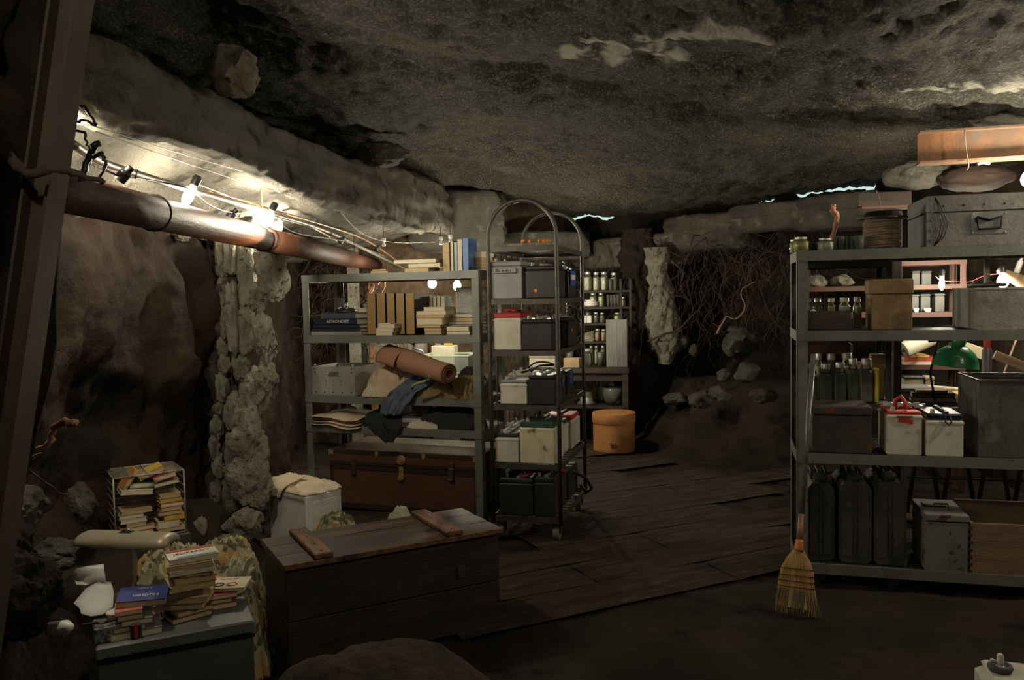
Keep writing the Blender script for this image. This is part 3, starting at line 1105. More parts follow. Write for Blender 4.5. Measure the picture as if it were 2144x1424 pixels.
def battery(label, loc, W, D, h, yaw, case=None, lid=BLACK, handle=None, caps=True, group=None, lidh=.14, term=True, ribs=0, name='car_battery'):
    t = thing(name, label, 'battery', loc, yaw, group)
    if case is None:
        case = BLACK if 'black battery' in label or 'black lid' not in label and label.startswith(('black', 'plain black', 'wide black')) else CASEW
    hc = h * (1 - lidh)
    cb = MB().box((0, 0, hc / 2), (W, D, hc), b=.006)
    for i in range(ribs):
        y = -D / 2 + D * (i + .5) / ribs
        cb.box((W / 2, y, hc * .5), (.004, D / ribs * .7, hc * .8))
        cb.box((-W / 2, y, hc * .5), (.004, D / ribs * .7, hc * .8))
    cb.box((0, 0, hc - .012), (W + .005, D + .005, .008))
    cb.build('case', case, t)
    MB().box((0, 0, hc + h * lidh / 2), (W * .985, D * .985, h * lidh), b=.008).build('lid', lid, t)
    if caps:
        for i in range(6):
            y = -D / 2 + D * (i + .5) / 6
            MB().lathe([(.013, 0), (.013, .008), (.009, .012), (0, .012)], 10, (W * .05, y, h)).build('cell_cap', BLACK if lid is not BLACK else CASEG, t, 'auto')
    if term:
        for y in (-D * .38, D * .38):
            MB().lathe([(.012, 0), (.009, .02), (0, .021)], 10, (-W * .30, y, h)).build('terminal', LEAD, t, 'auto')
    if handle:
        n = 9
        pts = [(-W * .40 + .0, -D * .1, hc)] + [(lerp(-W * .36, W * .36, i / n), -D * .1, h + .018 + .018 * sin(pi * i / n)) for i in range(n + 1)] + [(W * .40, -D * .1, hc)]
        MB().tube(pts, .0055, 6).build('handle', handle, t, True)
    return t


def plainbox(name, label, cat, loc, W, D, h, yaw, mat, lidmat=None, lidh=.2, band=None, group=None, b=.006, partn='body'):
    t = thing(name, label, cat, loc, yaw, group)
    if lidmat:
        hl = h * lidh
        MB().box((0, 0, (h - hl) / 2), (W, D, h - hl), b=b).build(partn, mat, t)
        MB().box((0, 0, h - hl / 2 + .001), (W + .008, D + .008, hl), b=b).build('lid', lidmat, t)
    else:
        MB().box((0, 0, h / 2), (W, D, h), b=b).build(partn, mat, t)
    return t


def open_box_mb(W, D, h, th):
    mb = MB()
    mb.box((0, 0, th / 2), (W, D, th))
    mb.box((0, -D / 2 + th / 2, h / 2), (W, th, h)).box((0, D / 2 - th / 2, h / 2), (W, th, h))
    mb.box((-W / 2 + th / 2, 0, h / 2), (th, D - 2 * th, h)).box((W / 2 - th / 2, 0, h / 2), (th, D - 2 * th, h))
    return mb


def cloth_heap(name, label, mat, loc, rx, ry, h, seed, yaw=0, fold=.03, freq=(5, 12), cat='cloth', sag=0, sq=2.6, nu=120, nv=64, dirf=None, kind=None, group=None):
    """a heaped, folded piece of cloth: closed top surface with creases that run along it"""
    mb = MB()
    o = Vector((seed * 2.3, seed * 1.1, 0))
    def fn(a, b):
        t = a * 2 * pi
        ct, st = cos(t), sin(t)
        k = (abs(ct) ** sq + abs(st) ** sq) ** (-1 / sq)
        wob = 1 + .12 * noise.noise(Vector((ct * 1.7, st * 1.7, seed)))
        ph = b * pi * .5
        rr = sin(ph) if b < 1 else 1
        r = (1 - b) if False else (rr ** .8)
        x, y = rx * k * r * ct * wob, ry * k * r * st * wob
        z = h * (max(0, 1 - r ** 3)) ** .55
        q = Vector((x * freq[0] * 2.0, y * freq[1] * 1.6, seed + z * 9))
        f = noise.noise(q + noise.noise_vector(q * .5) * 1.6)
        ridge = (1 - abs(f) * 3.2)
        f2 = 1 - abs(noise.noise(Vector((x * freq[0] * 4.5 + 3, y * freq[1] * 3.2, seed)))) * 3
        dz = fold * (.7 * ridge + .25 * f2 - .5)
        side = sm(.0, .4, z / max(h, .001))
        z = max(.0, z + dz * min(1, z / (h * .5)) )
        bul = fold * .5 * (1 - side) * f2
        return (x + ct * bul, y + st * bul, z)
    mb.grid(fn, nu, nv, closed_u=True)
    ob = mb.build(name, mat, None, True, loc=loc, rot=(0, 0, yaw))
    tag(ob, label, cat, group, kind)
    return ob


def sheet_solid(mb, fn, nu, nv, th):
    """a sheet with thickness: fn(a,b) -> point; offset along its normal"""
    P = [[Vector(fn(i / nu, j / nv)) for i in range(nu + 1)] for j in range(nv + 1)]
    Nn = []
    for j in range(nv + 1):
        r = []
        for i in range(nu + 1):
            du = P[j][min(i + 1, nu)] - P[j][max(i - 1, 0)]
            dv = P[min(j + 1, nv)][i] - P[max(j - 1, 0)][i]
            n = du.cross(dv)
            r.append(n.normalized() if n.length > 1e-9 else Vector((0, 0, 1)))
        Nn.append(r)
    n0 = len(mb.v)
    w = nu + 1
    tot = w * (nv + 1)
    for s in (0, 1):
        for j in range(nv + 1):
            for i in range(nu + 1):
                mb.v.append(P[j][i] - Nn[j][i] * th * s)
    for j in range(nv):
        for i in range(nu):
            a = n0 + j * w + i
            mb.f.append((a, a + 1, a + w + 1, a + w))
            a += tot
            mb.f.append((a, a + w, a + w + 1, a + 1))
    rim = [i for i in range(nu + 1)] + [j * w + nu for j in range(1, nv + 1)] + [nv * w + i for i in range(nu - 1, -1, -1)] + [j * w for j in range(nv - 1, 0, -1)]
    for a, b in zip(rim, rim[1:] + rim[:1]):
        mb.f.append((n0 + a, n0 + a + tot, n0 + b + tot, n0 + b))
    return mb


def folded_layers(name, label, mat, fr, ua, ub, w0, dep, z, n, th, wave, seed, cat, droop=0.0):
    """cloth folded flat: n wavy rounded layers over one another"""
    mb = MB()
    uc, hw = (ua + ub) / 2, (ub - ua) / 2
    for k in range(n):
        def fn(a, b, k=k):
            t = a * 2 * pi
            x = (b - .5) * 2
            e = sqrt(max(0.0, 1 - abs(x) ** 5))
            r = dep / 2 * (1 - .03 * ((k * 7 + seed) % 3)) * (.96 + .04 * e)
            y = r * (abs(cos(t)) ** .35) * (1 if cos(t) > 0 else -1)
            zz = th * .5 * (abs(sin(t)) ** .8) * (1 if sin(t) > 0 else -1) * (.25 + .75 * e)
            wv = wave * (sin(x * 3.4 + 1.9) * (1 - .12 * k) + .35 * noise.noise(Vector((x * 3, y * 8, seed + k * .3))))
            fw = max(0.0, (-y / (dep / 2)))
            dz = -droop * fw ** 3 * (.5 + .5 * cos(x * 2.2 - .6))
            return fr.P(uc + x * hw, w0 + dep / 2 + y, z + th * (k + .5) + max(-.45 * th, wv) + wave * .6 + dz)
        mb.grid(fn, 28, 40, closed_u=True)
    o = mb.build(name, mat, None, True)
    return tag(o, label, cat)


def polyline(pts, t):
    cum = [0]
    for p, q in zip(pts, pts[1:]):
        cum.append(cum[-1] + sqrt(sum((b - a) ** 2 for a, b in zip(p, q))))
    s = t * cum[-1]
    k = len(pts[0])
    return [interp(list(zip(cum, [p[i] for p in pts])), s) for i in range(k)]


def drape(name, label, mat, fr, path, halfw, fold, seed, th=.008, nu=34, nv=46, cat='cloth', slant=0, freq=7):
    """cloth following a path of (w, z) in the frame, centred on u (third number); halfw likewise along the path"""
    mb = MB()
    def fn(a, b):
        u, w, z, hw = polyline([(p[0], p[1], p[2], p[3]) for p in path], b)
        x = (a - .5) * 2
        f = noise.noise(Vector((x * freq * .5 + seed, b * 2.2, seed)))
        g = noise.noise(Vector((x * freq + seed, b * 5, seed + 3)))
        off = fold * (f * 1.2 + g * .5)
        q = fr.P(u + x * hw + slant * b * x, w - abs(off) * .9, z + off * .6 + fold * .3)
        return q
    # smooth the path by sampling with three-tap average
    def fs(a, b):
        return (Vector(fn(a, max(0, b - .04))) + Vector(fn(a, b)) * 2 + Vector(fn(a, min(1, b + .04)))) / 4
    sheet_solid(mb, fs, nu, nv, th)
    o = mb.build(name, mat, None, True)
    tag(o, label, cat)
    return o


def mesh_deck(W, D, z, parent, pitch=.035, bar=.0028, mat=GREYD):
    """expanded metal: two families of slanting bars clipped to the deck"""
    mb = MB()
    s = .55                         # slope of the diamonds
    k = -D * 1 / s
    for sg in (1, -1):
        c = -D / s
        while c < W + D / s:
            # line from (c,0) going sg
            if sg == 1:
                p0, p1 = (c, 0.0), (c + D / s * 1.0, D)
            else:
                p0, p1 = (c + D / s, 0.0), (c, D)
            pts = []
            (xa, ya), (xb, yb) = p0, p1
            ta, tb = 0, 1
            dx = xb - xa
            lo, hi = 0.0, 1.0
            if dx > 0:
                lo, hi = max(lo, (0 - xa) / dx), min(hi, (W - xa) / dx)
            else:
                lo, hi = max(lo, (W - xa) / dx), min(hi, (0 - xa) / dx)
            if hi > lo + .01:
                a = Vector((xa + dx * lo, D * lo, z))
                b = Vector((xa + dx * hi, D * hi, z))
                d = (b - a).normalized()
                n = Vector((-d.y, d.x, 0)) * bar
                h = Vector((0, 0, bar * .5))
                mb.add([a - n - h, a + n - h, b + n - h, b - n - h, a - n + h, a + n + h, b + n + h, b - n + h],
                       [(0, 1, 2, 3), (4, 7, 6, 5), (0, 4, 5, 1), (1, 5, 6, 2), (2, 6, 7, 3), (3, 7, 4, 0)])
            c += pitch
    return mb.build('mesh_deck', mat, parent, kind='stuff')


def shelf_unit(label, fr, L, D, ht, decks, rail=.05, post=.045, casters=False, group=None, name='shelf_unit', mat=GREY, w0=0.0, deckmesh=True):
    t = thing(name, label, 'shelf', fr.P(0, w0, 0), fr.yaw, group)
    z0 = .09 if casters else 0
    for x, y in ((post / 2, post / 2), (L - post / 2, post / 2), (post / 2, D - post / 2), (L - post / 2, D - post / 2)):
        mb = MB()
        # angle section
        sx = 1 if x < L / 2 else -1
        sy = 1 if y < D / 2 else -1
        mb.box((x, y - sy * (post / 2 - .002), (z0 + ht) / 2), (post, .004, ht - z0))
        mb.box((x - sx * (post / 2 - .002), y, (z0 + ht) / 2), (.004, post, ht - z0))
        mb.build('post', mat, t)
        if casters:
            cm = MB().tube([(x, y, .045), (x, y, z0)], .008, 8)
            cm.box((x, y, z0 + .003), (.05, .05, .006))
            co = cm.build('caster', GREYD, t)
            MB().tube([(x - .014, y, .037), (x + .014, y, .037)], .036, 16).build('wheel', BLACK, co, 'auto')
    for z in decks:
        zt = z
        MB().box((L / 2, .0015 - .004, zt - rail / 2 + .004), (L - post * .0 - .002, .005, rail)).box((L / 2, .014, zt - .004), (L - .01, .03, .004)).build('front_rail', mat, t)
        MB().box((L / 2, D + .002, zt - rail / 2 + .004), (L, .005, rail)).build('back_rail', mat, t)
        for x in (.0, L):
            MB().box((x, D / 2, zt - rail / 2 + .004), (.005, D, rail)).build('side_rail', mat, t)
        if deckmesh:
            mesh_deck(L - .02, D - .02, zt - .004, t).location = (.01, .01, 0)
        else:
            MB().box((L / 2, D / 2, zt - .006), (L - .01, D - .01, .006)).build('deck', mat, t)
    return t


def bulb(label, loc, r=.03, mat=None, rot=(0, 0, 0), sock=True, socketmat=None):
    t = thing('light_bulb', label, 'light bulb', loc, 0, 'bare bulbs strung through the cave', rot)
    MB().lathe([(.011, .052), (.013, .044), (r * .72, .026), (r * .98, .006), (r, -.008), (r * .86, -.026), (r * .5, -.040), (0, -.044)], 14).build('glass_globe', mat or BULBM, t, True)
    if sock:
        if False: pass
        MB().lathe([(.015, .048), (.019, .052), (.019, .085), (.013, .095), (0, .096)], 12).build('socket', socketmat or BLACK, t, 'auto')
    return t


# ------------------------------------------------------------------ steel, pipes, lamps
# leaning column at the left edge
ct, cb_ = C(158, -60, 1.9), C(22, 900, 1.9)
dv = (ct - cb_).normalized()
ct = ct + dv * ((2.56 - ct.z) / dv.z)
cb_ = cb_ - dv * ((cb_.z + .02) / dv.z)
ln = (ct - cb_).length
colt = thing('steel_column', 'leaning brown steel column in front of everything at the left edge', 'column', cb_)
colt.rotation_euler = dv.to_track_quat('Z', 'Y').to_euler()
MB().box((0, 0, ln / 2), (.006, .05, ln)).build('web', COLM, colt)
MB().box((0, -.027, ln / 2), (.078, .007, ln)).build('flange', COLM, colt)
MB().box((0, .027, ln / 2), (.078, .007, ln)).build('flange', COLM, colt)

# the big rusty pipe
pl = [C(60, 372, 2.1), C(170, 398, 2.45), C(395, 452, 3.3), C(570, 497, 4.4)]
P0, P1 = Vector((-1.30, 1.2, 1.78)), Vector((-1.345, 8.28, 1.785))
pt = thing('rusty_pipe', 'thick rusty pipe running along the left wall beneath the ledge', 'pipe', P0)
d = P1 - P0
def pp(t):
    return d * t
MB().tube([pp(0), pp(.46)], .062, 24, T=None).build('pipe_length', RUST, pt, True)
MB().tube([pp(.458), pp(.80)], .066, 24).build('pipe_length', RUST, pt, True)
MB().tube([pp(.80), pp(1)], .060, 24).build('pipe_length', RUST, pt, True)
for t in (.46, .80):
    MB().tube([pp(t - .004), pp(t + .004)], .070, 24).build('joint_ring', RUST, pt, True)
for y in (3.05, 4.9):
    z = 1.80
    tt = (y - 1.2) / 7.08
    c = pp(tt)
    MB().tube([c + Vector((.066 * cos(a), 0, .066 * sin(a))) for a in [i * 2 * pi / 20 for i in range(21)]], .004, 6).build('hanger_band', RUSTD, pt, True)

def cable(name, label, pix, r, mat, cat='cable', n=6, group=None, smooth=True):
    P = [C(*p) for p in pix]
    pts = []
    for i in range(len(P) - 1):
        p0, p1, p2, p3 = P[max(0, i - 1)], P[i], P[i + 1], P[min(len(P) - 1, i + 2)]
        for k in range(6):
            t = k / 6
            pts.append(.5 * ((2 * p1) + (p2 - p0) * t + (2 * p0 - 5 * p1 + 4 * p2 - p3) * t * t + (3 * p1 - p0 - 3 * p2 + p3) * t ** 3))
    pts.append(P[-1])
    o = MB().tube(pts if smooth else P, r, n).build(name, mat, None, True)
    tag(o, label, cat, group)
    return o


CONDM = M('grey conduit', (0.30, 0.28, 0.23), 0.45, 0.4, (0.2, 0.18, 0.14), 10)
COPP = M('copper tube', (0.40, 0.24, 0.13), 0.4, 0.6, (0.28, 0.18, 0.10), 10)
cable('conduit', 'long grey conduit under the ledge, the one nearer its lip', [(150, 300, 2.3), (230, 345, 2.75), (400, 398, 3.5), (560, 445, 4.4), (690, 487, 5.8), (800, 540, 7.6), (850, 563, 8.2)], .013, CONDM, 'pipe', 10)
cable('conduit', 'thin copper coloured tube just below the grey conduit', [(440, 400, 3.75), (560, 437, 4.5), (640, 470, 5.2), (706, 505, 6.0)], .008, COPP, 'pipe', 8)
cable('conduit', 'second thin tube lying behind the grey conduit', [(400, 380, 3.5), (520, 425, 4.25), (640, 460, 5.3), (760, 500, 6.6), (830, 545, 7.7)], .007, COPP, 'pipe', 8)
cable('wire', 'upper thin wire stretched below the ledge lip to the porcelain knobs', [(190, 262, 2.5), (400, 328, 3.3), (560, 375, 4.2), (676, 421, 5.0)], .0016, CONDM, 'wire', 4)
cable('wire', 'lower thin wire stretched below the ledge lip to the porcelain knobs', [(200, 275, 2.5), (400, 345, 3.3), (560, 396, 4.2), (700, 430, 5.1)], .0016, CONDM, 'wire', 4)
cable('wire', 'thin wire running from the near knobs back to the knobs above the books', [(700, 430, 5.1), (760, 490, 6.0), (830, 508, 6.6), (925, 506, 6.9)], .0018, CONDM, 'wire', 4)
cable('light_string', 'dark cord linking the bulbs along the top of the rusty pipe', [(185, 340, 2.45), (240, 365, 2.7), (262, 370, 2.75), (330, 380, 3.05), (395, 396, 3.3), (440, 430, 3.7), (490, 446, 4.0), (562, 452, 4.38),
      (620, 488, 4.9), (720, 505, 5.9), (790, 530, 6.8), (850, 560, 6.9), (905, 574, 6.9), (930, 572, 6.95), (957, 582, 7.0), (1040, 566, 7.2), (1132, 572, 7.3)], .0035, BLACK, 'cable')
cable('hanger_rod', 'orange rusty hanger rod dropping from the ledge above the second bulb', [(548, 392, 4.35), (549, 425, 4.36), (550, 458, 4.36)], .004, M('orange rust', (0.55, 0.2, 0.05), .7), 'rod')
cable('hanger_rod', 'thin rusty hanger rod farther back over the pipe, left of the books', [(742, 484, 6.4), (741, 506, 6.4), (742, 528, 6.4)], .004, RUSTD, 'rod')
for i, (x, y, d, lb) in enumerate([(676, 422, 5.0, 'left one of the near pair under the ledge'), (701, 423, 5.1, 'right one of the near pair under the ledge'),
                                   (923, 504, 6.9, 'left one of the pair above the upright books'), (943, 500, 6.95, 'right one of the pair above the upright books'),
                                   (803, 507, 6.6, 'dim single one over the far conduit')]):
    p = C(x, y, d)
    t = thing('insulator_knob', 'white porcelain insulator knob, ' + lb, 'insulator', p)
    MB().lathe([(.010, -.035), (.017, -.033), (.018, -.020), (.012, -.014), (.012, .002), (.018, .008), (.018, .03), (.010, .034), (0, .034)], 14).build('knob', PORC, t, 'auto')
    MB().tube([(0, 0, .03), (0, .01, .12)], .003, 6).build('nail', RUSTD, t)
SCK = [(262, 364, 2.75), (487, 448, 4.0), (716, 502, 5.9), (790, 520, 7.0)]
for i, (x, y, d) in enumerate(SCK):
    t = thing('lamp_socket', 'empty black lamp socket on the cord, ' + ['nearest to the leaning column', 'between the two bulbs over the pipe', 'over the far part of the pipe', 'farthest back, near the books'][i],
              'lamp socket', C(x, y, d), 0, None, (0, .8, .3 * i))
    MB().lathe([(.012, -.03), (.02, -.028), (.02, .006), (.013, .012), (.013, .03), (0, .031)], 12).build('socket', BLACK, t, 'auto')
    MB().tube([(0, 0, .02), (.02, 0, .04), (.03, .01, .01)], .003, 5).build('clip', BLACK, t, True)
bulb('lit bulb hidden behind the leaning column, glaring on the ledge underside', C(118, 262, 2.62), .036)
bulb('lit bulb over the rusty pipe, the one nearer the column', C(395, 410, 3.5), .022, rot=(0, .5, 0))
bulb('lit bulb over the rusty pipe, beside the orange hanger rod', C(560, 459, 4.22), .031, rot=(0, .5, 0))
bulb('lit bulb half hidden by the rusty pipe, just beyond the one by the hanger rod', C(580, 477, 4.95), .032, rot=(0, .5, 0))
bulb('lit bulb showing through the left shelf, left one of two', C(905, 593, 6.9), .036)
bulb('lit bulb showing through the left shelf, right one of two', C(957, 598, 7.0), .034)
bulb('lit bulb hidden behind the batteries on the top loaded tier, before the roots', C(1132, 590, 7.3), .032)
bulb('lit bulb at the right edge of the picture above the metal trunk', C(2156, 374, 3.98), .038)
bulb('bright lit bulb above the grey tin boxes on the right shelf', C(2100, 588, 5.2), .034)
bulb('small lit bulb with a red wire left of the stool seat', C(1972, 594, 5.5), .017)
DIMB = emit('lit bulb and fill out of view', (1.0, 0.88, 0.66), BULB)  # out-of-view bulbs; all but the upper right one added as fill light
bulb('added fill bulb outside the view to the left', (-.75, .9, 2.15), .0125, DIMB)
bulb('lit bulb outside the view at the upper right', (3.0, 3.25, 2.15), .052, DIMB)
bulb('dim added fill bulb outside the view at the right, near the camera', (2.5, 1.9, 2.0), .015, DIMB)
bulb('added fill bulb outside the view behind the camera', (.5, -.9, 2.2), .007, DIMB)
cable('wire', 'red and black wire strung past the small bulb on the right shelf', [(1958, 578, 5.5), (1972, 588, 5.5), (2000, 589, 5.45), (2030, 590, 5.4), (2060, 578, 5.35), (2100, 572, 5.2)], .0025, RED, 'wire', 5)
cable('wire', 'red wire beside the bulb next to the orange hanger rod', [(540, 460, 4.3), (556, 452, 4.36), (572, 458, 4.4), (590, 470, 4.5)], .0025, RED, 'wire', 5)

# rusty beam at the upper right
b0, b1 = C(1921, 312, 4.25), C(2260, 300, 4.05)
dv = (b1 - b0)
bt = thing('rusty_beam', 'orange rusty steel beam hung under the ceiling at the upper right', 'beam', b0, atan2(dv.y, dv.x))
L = dv.length + .5
hb = 62 * 4.25 / F / 2
MB().box((L / 2, 0, 0), (L, .008, hb * 2)).build('web', RUSTB, bt)
MB().box((L / 2, 0, hb), (L, .10, .010)).build('top_flange', RUSTB, bt)
MB().box((L / 2, 0, -hb), (L, .11, .010)).build('bottom_flange', RUSTB, bt)
cable('string', 'thin pale string hanging over the rusty beam', [(2020, 272, 4.13), (2022, 310, 4.13), (2028, 345, 4.13), (2024, 356, 4.2)], .003, ROPE, 'string', 5)
cable('lamp_socket_pair', 'small chrome socket pair under the rusty beam near its middle', [(2046, 344, 4.2), (2058, 340, 4.2), (2072, 342, 4.2)], .011, STEEL, 'lamp socket')
# distant beam planks left of the trunk
TBRN = M('reddish board', (0.10, 0.055, 0.035), .7)
pk = C(1850, 432, 4.95)
t = thing('plank_bracket', 'dark thick plank over a thin reddish board on an upright, above the spool', 'plank', (pk.x, pk.y, 0), -.2)
MB().box((0, 0, pk.z + .042), (.30, .05, .085), b=.004).build('plank', WOOD, t)
MB().box((0, -.03, pk.z - .012), (.28, .11, .02), b=.003).build('board', TBRN, t)
MB().box((.09, .05, (pk.z + .08) / 2), (.045, .045, pk.z + .08), b=.003).build('upright', WOOD, t)

# ------------------------------------------------------------------ left shelf unit
LD = [1.617, 1.20, .786, .58]
lsu = shelf_unit('grey green steel shelf unit on the left, full of books and clothes', FL, 1.324, .46, 1.62, LD, rail=.052, post=.052)
e = .003
# top deck
stack(FL, .06, LD[0] + e, [(850, 902, 9, 'brown', PAPERT, 'page'), (858, 924, 9, 'grey', PAPER, 'page'), (828, 918, 9, 'navy', PAPER, 'page')], .16,
      'in the small flat stack, top deck of left shelf', 'books on the top deck of the left shelf')
stack(FL, .12, LD[0] + e, [(779, 816, 6, 'red', PAPERT, 'page'), (782, 812, 3, 'brown', PAPER, 'page')], .16, 'of the low pair lying left on the top deck', 'books on the top deck of the left shelf')
row_up(FL, .10, LD[0] + e, [(926, 941, 507, 'brown', PAPERT, 'page'), (942, 949, 505, 'black', PAPER, 'page'), (950, 957, 507, 'pale blue', PAPER, 'spine'), (957, 967, 500, 'grey', PAPER, 'page'),
                            (968, 980, 499, 'sky blue', PAPER, 'spine')], .15, 'of the standing books on the top deck', 'books on the top deck of the left shelf')
stack(FL, .22, LD[0] + e, [(966, 1030, 6, 'brown', PAPERT, 'page'), (966, 1034, 7, 'brown', PAPERT, 'page'), (966, 1036, 7, 'tan', PAPERT, 'page'), (966, 1034, 7, 'mustard', PAPERT, 'page'),
                           (967, 1038, 12, 'cream', PAPER, 'page')], .18, 'in the thick stack behind the rack hoop, top deck', 'books on the top deck of the left shelf')
# second deck
z = LD[1] + e
ast, zt = stack(FL, .03, z, [(650, 758, 8, 'grey', PAPER, 'spine'), (655, 756, 7, 'black', PAPER, 'spine'), (657, 752, 7, 'navy', PAPER, 'spine'), (659, 750, 12, 'navy', PAPER, 'spine'),
                             (675, 746, 12, 'slate', PAPER, 'spine')], .24, 'in the stack under the round black lamp base', 'large books under the lamp base')
LET = mc((0.72, 0.70, 0.62), .5)
for b, s, sz, dx in ((ast[3], 'ASTRONOMY', .030, .02), (ast[4], 'ENCYCLOPEDIA', .014, .05), (ast[1], 'ATLAS', .018, -.09), (ast[0], 'CAPTAINS', .022, .03)):
    L_, D_, T_ = b['dims']
    if s in ('ASTRONOMY',):
        text('lettering', s, sz, LET, b, (dx, -D_ / 2 - .0012, T_ / 2), (pi / 2, 0, 0))
u, W, _, _ = FL.span(696, 744, 650, 660, .12)
t = thing('round_lamp', 'round black lamp base with chrome knobs lying on the astronomy books', 'lamp', FL.P(u, .15, zt))
MB().lathe([(.074, 0), (.078, .008), (.070, .020), (.045, .030), (0, .033)], 28).build('base', BLACK, t, True)
for a in (.3, 1.4, 2.6, 3.7, 5.0):
    MB().tube([(.055 * cos(a), .055 * sin(a), .018), (.055 * cos(a), .055 * sin(a), .038)], .006, 8).build('knob', STEEL, t, True)
MB().tube([(0, 0, .03), (0, 0, .07)], .012, 10).build('stem', STEEL, t, True)
stack(FL, .24, z, [(735, 772, 13, 'brown', PAPERT, 'page'), (738, 772, 10, 'brown', PAPERT, 'page'), (740, 770, 10, 'dark green', PAPERT, 'page'), (742, 768, 9, 'cream', PAPER, 'page'),
                   (737, 767, 10, 'white', PAPER, 'page')], .16, 'in the stack between lamp base and brown volumes', 'stacked books behind the lamp base')
row_up(FL, .10, z, [(767, 786, 614, 'black', GOLDP, 'page'), (787.5, 806, 614, 'black', GOLDP, 'page'), (808, 826, 613, 'black', GOLDP, 'page'), (828, 846, 613, 'black', GOLDP, 'page'),
                    (848, 867, 613, 'black', GOLDP, 'page')], .22, 'of five tall volumes with brown page edges', 'tall bound volumes on the left shelf', 'volume')
stack(FL, .015, z, [(787, 821, 7, 'cream', PAPER, 'page'), (787, 824, 8, 'cream', PAPER, 'page'), (791, 828, 8, 'white', PAPER, 'page'), (794, 818, 2, 'cream', PAPER, 'page')], .08,
      'in the paperback pile in front of the volumes', 'paperbacks in front of the brown volumes', 'paperback')
stack(FL, .10, z, [(889, 925, 7, 'tan', PAPERT, 'page'), (888, 925, 7, 'brown', PAPERT, 'page'), (872, 923, 6, 'brown', PAPERT, 'page'), (872, 926, 14, 'tan', PAPER, 'page'),
                   (872, 933, 6, 'orange', PAPERT, 'page'), (872, 934, 8, 'cream', PAPER, 'page'), (888, 933, 8, 'cream', PAPER, 'page')], .16,
      'in the uneven stack right of the volumes', 'stack right of the brown volumes')
stack(FL, .03, z, [(935, 985, 8, 'brown', PAPER, 'page'), (935, 983, 10, 'grey', PAPER, 'page')], .14, 'of the pair at the deck front, right end', 'books at the right end of the second deck')
stack(FL, .22, z, [(930, 1003, 6, 'grey', PAPER, 'page'), (932, 1000, 6, 'slate', PAPER, 'page'), (928, 1003, 7, 'black', PAPER, 'page'), (940, 1002, 5, 'grey', PAPER, 'page'), (945, 1000, 9, 'brown', PAPERT, 'page'),
                   (947, 999, 7, 'slate', PAPER, 'page')], .18, 'in the dim stack at the right end, second deck', 'books at the right end of the second deck')
row_up(FL, .34, z, [(872, 880, 621, 'grey', PAPER, 'page'), (881, 888, 618, 'grey', PAPER, 'page'), (889, 896, 620, 'grey', PAPER, 'page'), (897, 905, 619, 'grey', PAPER, 'page'),
                    (906, 913, 621, 'grey', PAPER, 'page'), (914, 921, 619, 'grey', PAPER, 'page'), (922, 931, 620, 'grey', PAPER, 'page')], .12, 'of the thin grey row behind the uneven stack',
       'thin books standing at the back of the second deck')
loc, W, h = slot(FL, 955, 1003, 601, .40, z, .01)
t = thing('frosted_panel', 'speckled frosted panel standing at the back, right end of second deck', 'panel', loc, FL.yaw)
MB().box((0, 0, h / 2), (W, .008, h)).build('pane', M('frosted pane', (0.42, 0.41, 0.36), .6, 0, (0.3, 0.29, 0.25), 60), t)
for x in (-W / 2, W / 2):
    MB().box((x, 0, h / 2), (.006, .012, h)).build('edge_strip', STEEL, t)

# third deck: crate, clothes, foam roll
z = LD[2] + e
loc, W, h = slot(FL, 653, 742, 768, .01, z, .34)
t = thing('metal_crate', 'pale grey riveted metal crate with a slotted hand hole', 'crate', loc, FL.yaw)
D = .34
ALU = M('dull aluminium', (0.36, 0.37, 0.33), .5, .35, (0.26, 0.27, 0.24), 9)
fm = MB()
hx, hz0, hz1 = .055, h * .64, h * .82
fm.box((0, -D / 2, hz0 / 2), (W, .005, hz0)).box((0, -D / 2, (hz1 + h) / 2), (W, .005, h - hz1))
fm.box((-(W / 2 + hx) / 2, -D / 2, (hz0 + hz1) / 2), (W / 2 - hx, .005, hz1 - hz0)).box(((W / 2 + hx) / 2, -D / 2, (hz0 + hz1) / 2), (W / 2 - hx, .005, hz1 - hz0))
for s in (-1, 1):
    for a in range(5):
        # rounded ends of the hand hole
        q = pi / 2 * a / 4
        fm.box((s * (hx - .012 * (1 - cos(q)) * .5), -D / 2, hz0 + .003 * (4 - a) * .5), (.008, .0055, .003 * (4 - a)))
fm.build('front_panel', ALU, t)
MB().box((0, D / 2, h / 2), (W, .005, h)).build('back_panel', ALU, t)
for s in (-1, 1):
    MB().box((s * W / 2, 0, h / 2), (.005, D, h)).build('side_panel', ALU, t)
MB().box((0, 0, .004), (W, D, .006)).build('bottom', ALU, t)
MB().box((0, -D / 2 - .003, .022), (W * .98, .003, .034)).build('lower_band', ALU, t)
for s in (-1, 1):
    MB().tube([(s * (W / 2 - .02), -D / 2 + .01, h - .005), (s * (W / 2 - .02), -D / 2 + .01, h + .018)], .008, 8).build('corner_peg', ALU, t, True)
for i in range(5):
    MB().lathe([(.0055, 0), (.004, .003), (0, .0035)], 8).build('rivet', BLACKM, t, loc=(-W * .42 + W * .21 * i, -D / 2 - .0045, .022), rot=(pi / 2, 0, 0))
for i in range(3):
    for k in range(2):
        MB().lathe([(.0045, 0), (.003, .002), (0, .0025)], 8).build('hole', BLACKM, t, loc=((i - 1) * .06, -D / 2 - .0025, h * .36 + k * .028), rot=(pi / 2, 0, 0))
for s in (-1, 1):
    for k in range(2):
        MB().lathe([(.005, 0), (.003, .002), (0, .0025)], 8).build('rivet', BLACKM, t, loc=(s * W * .43, -D / 2 - .0025, h * .80 + k * .024), rot=(pi / 2, 0, 0))

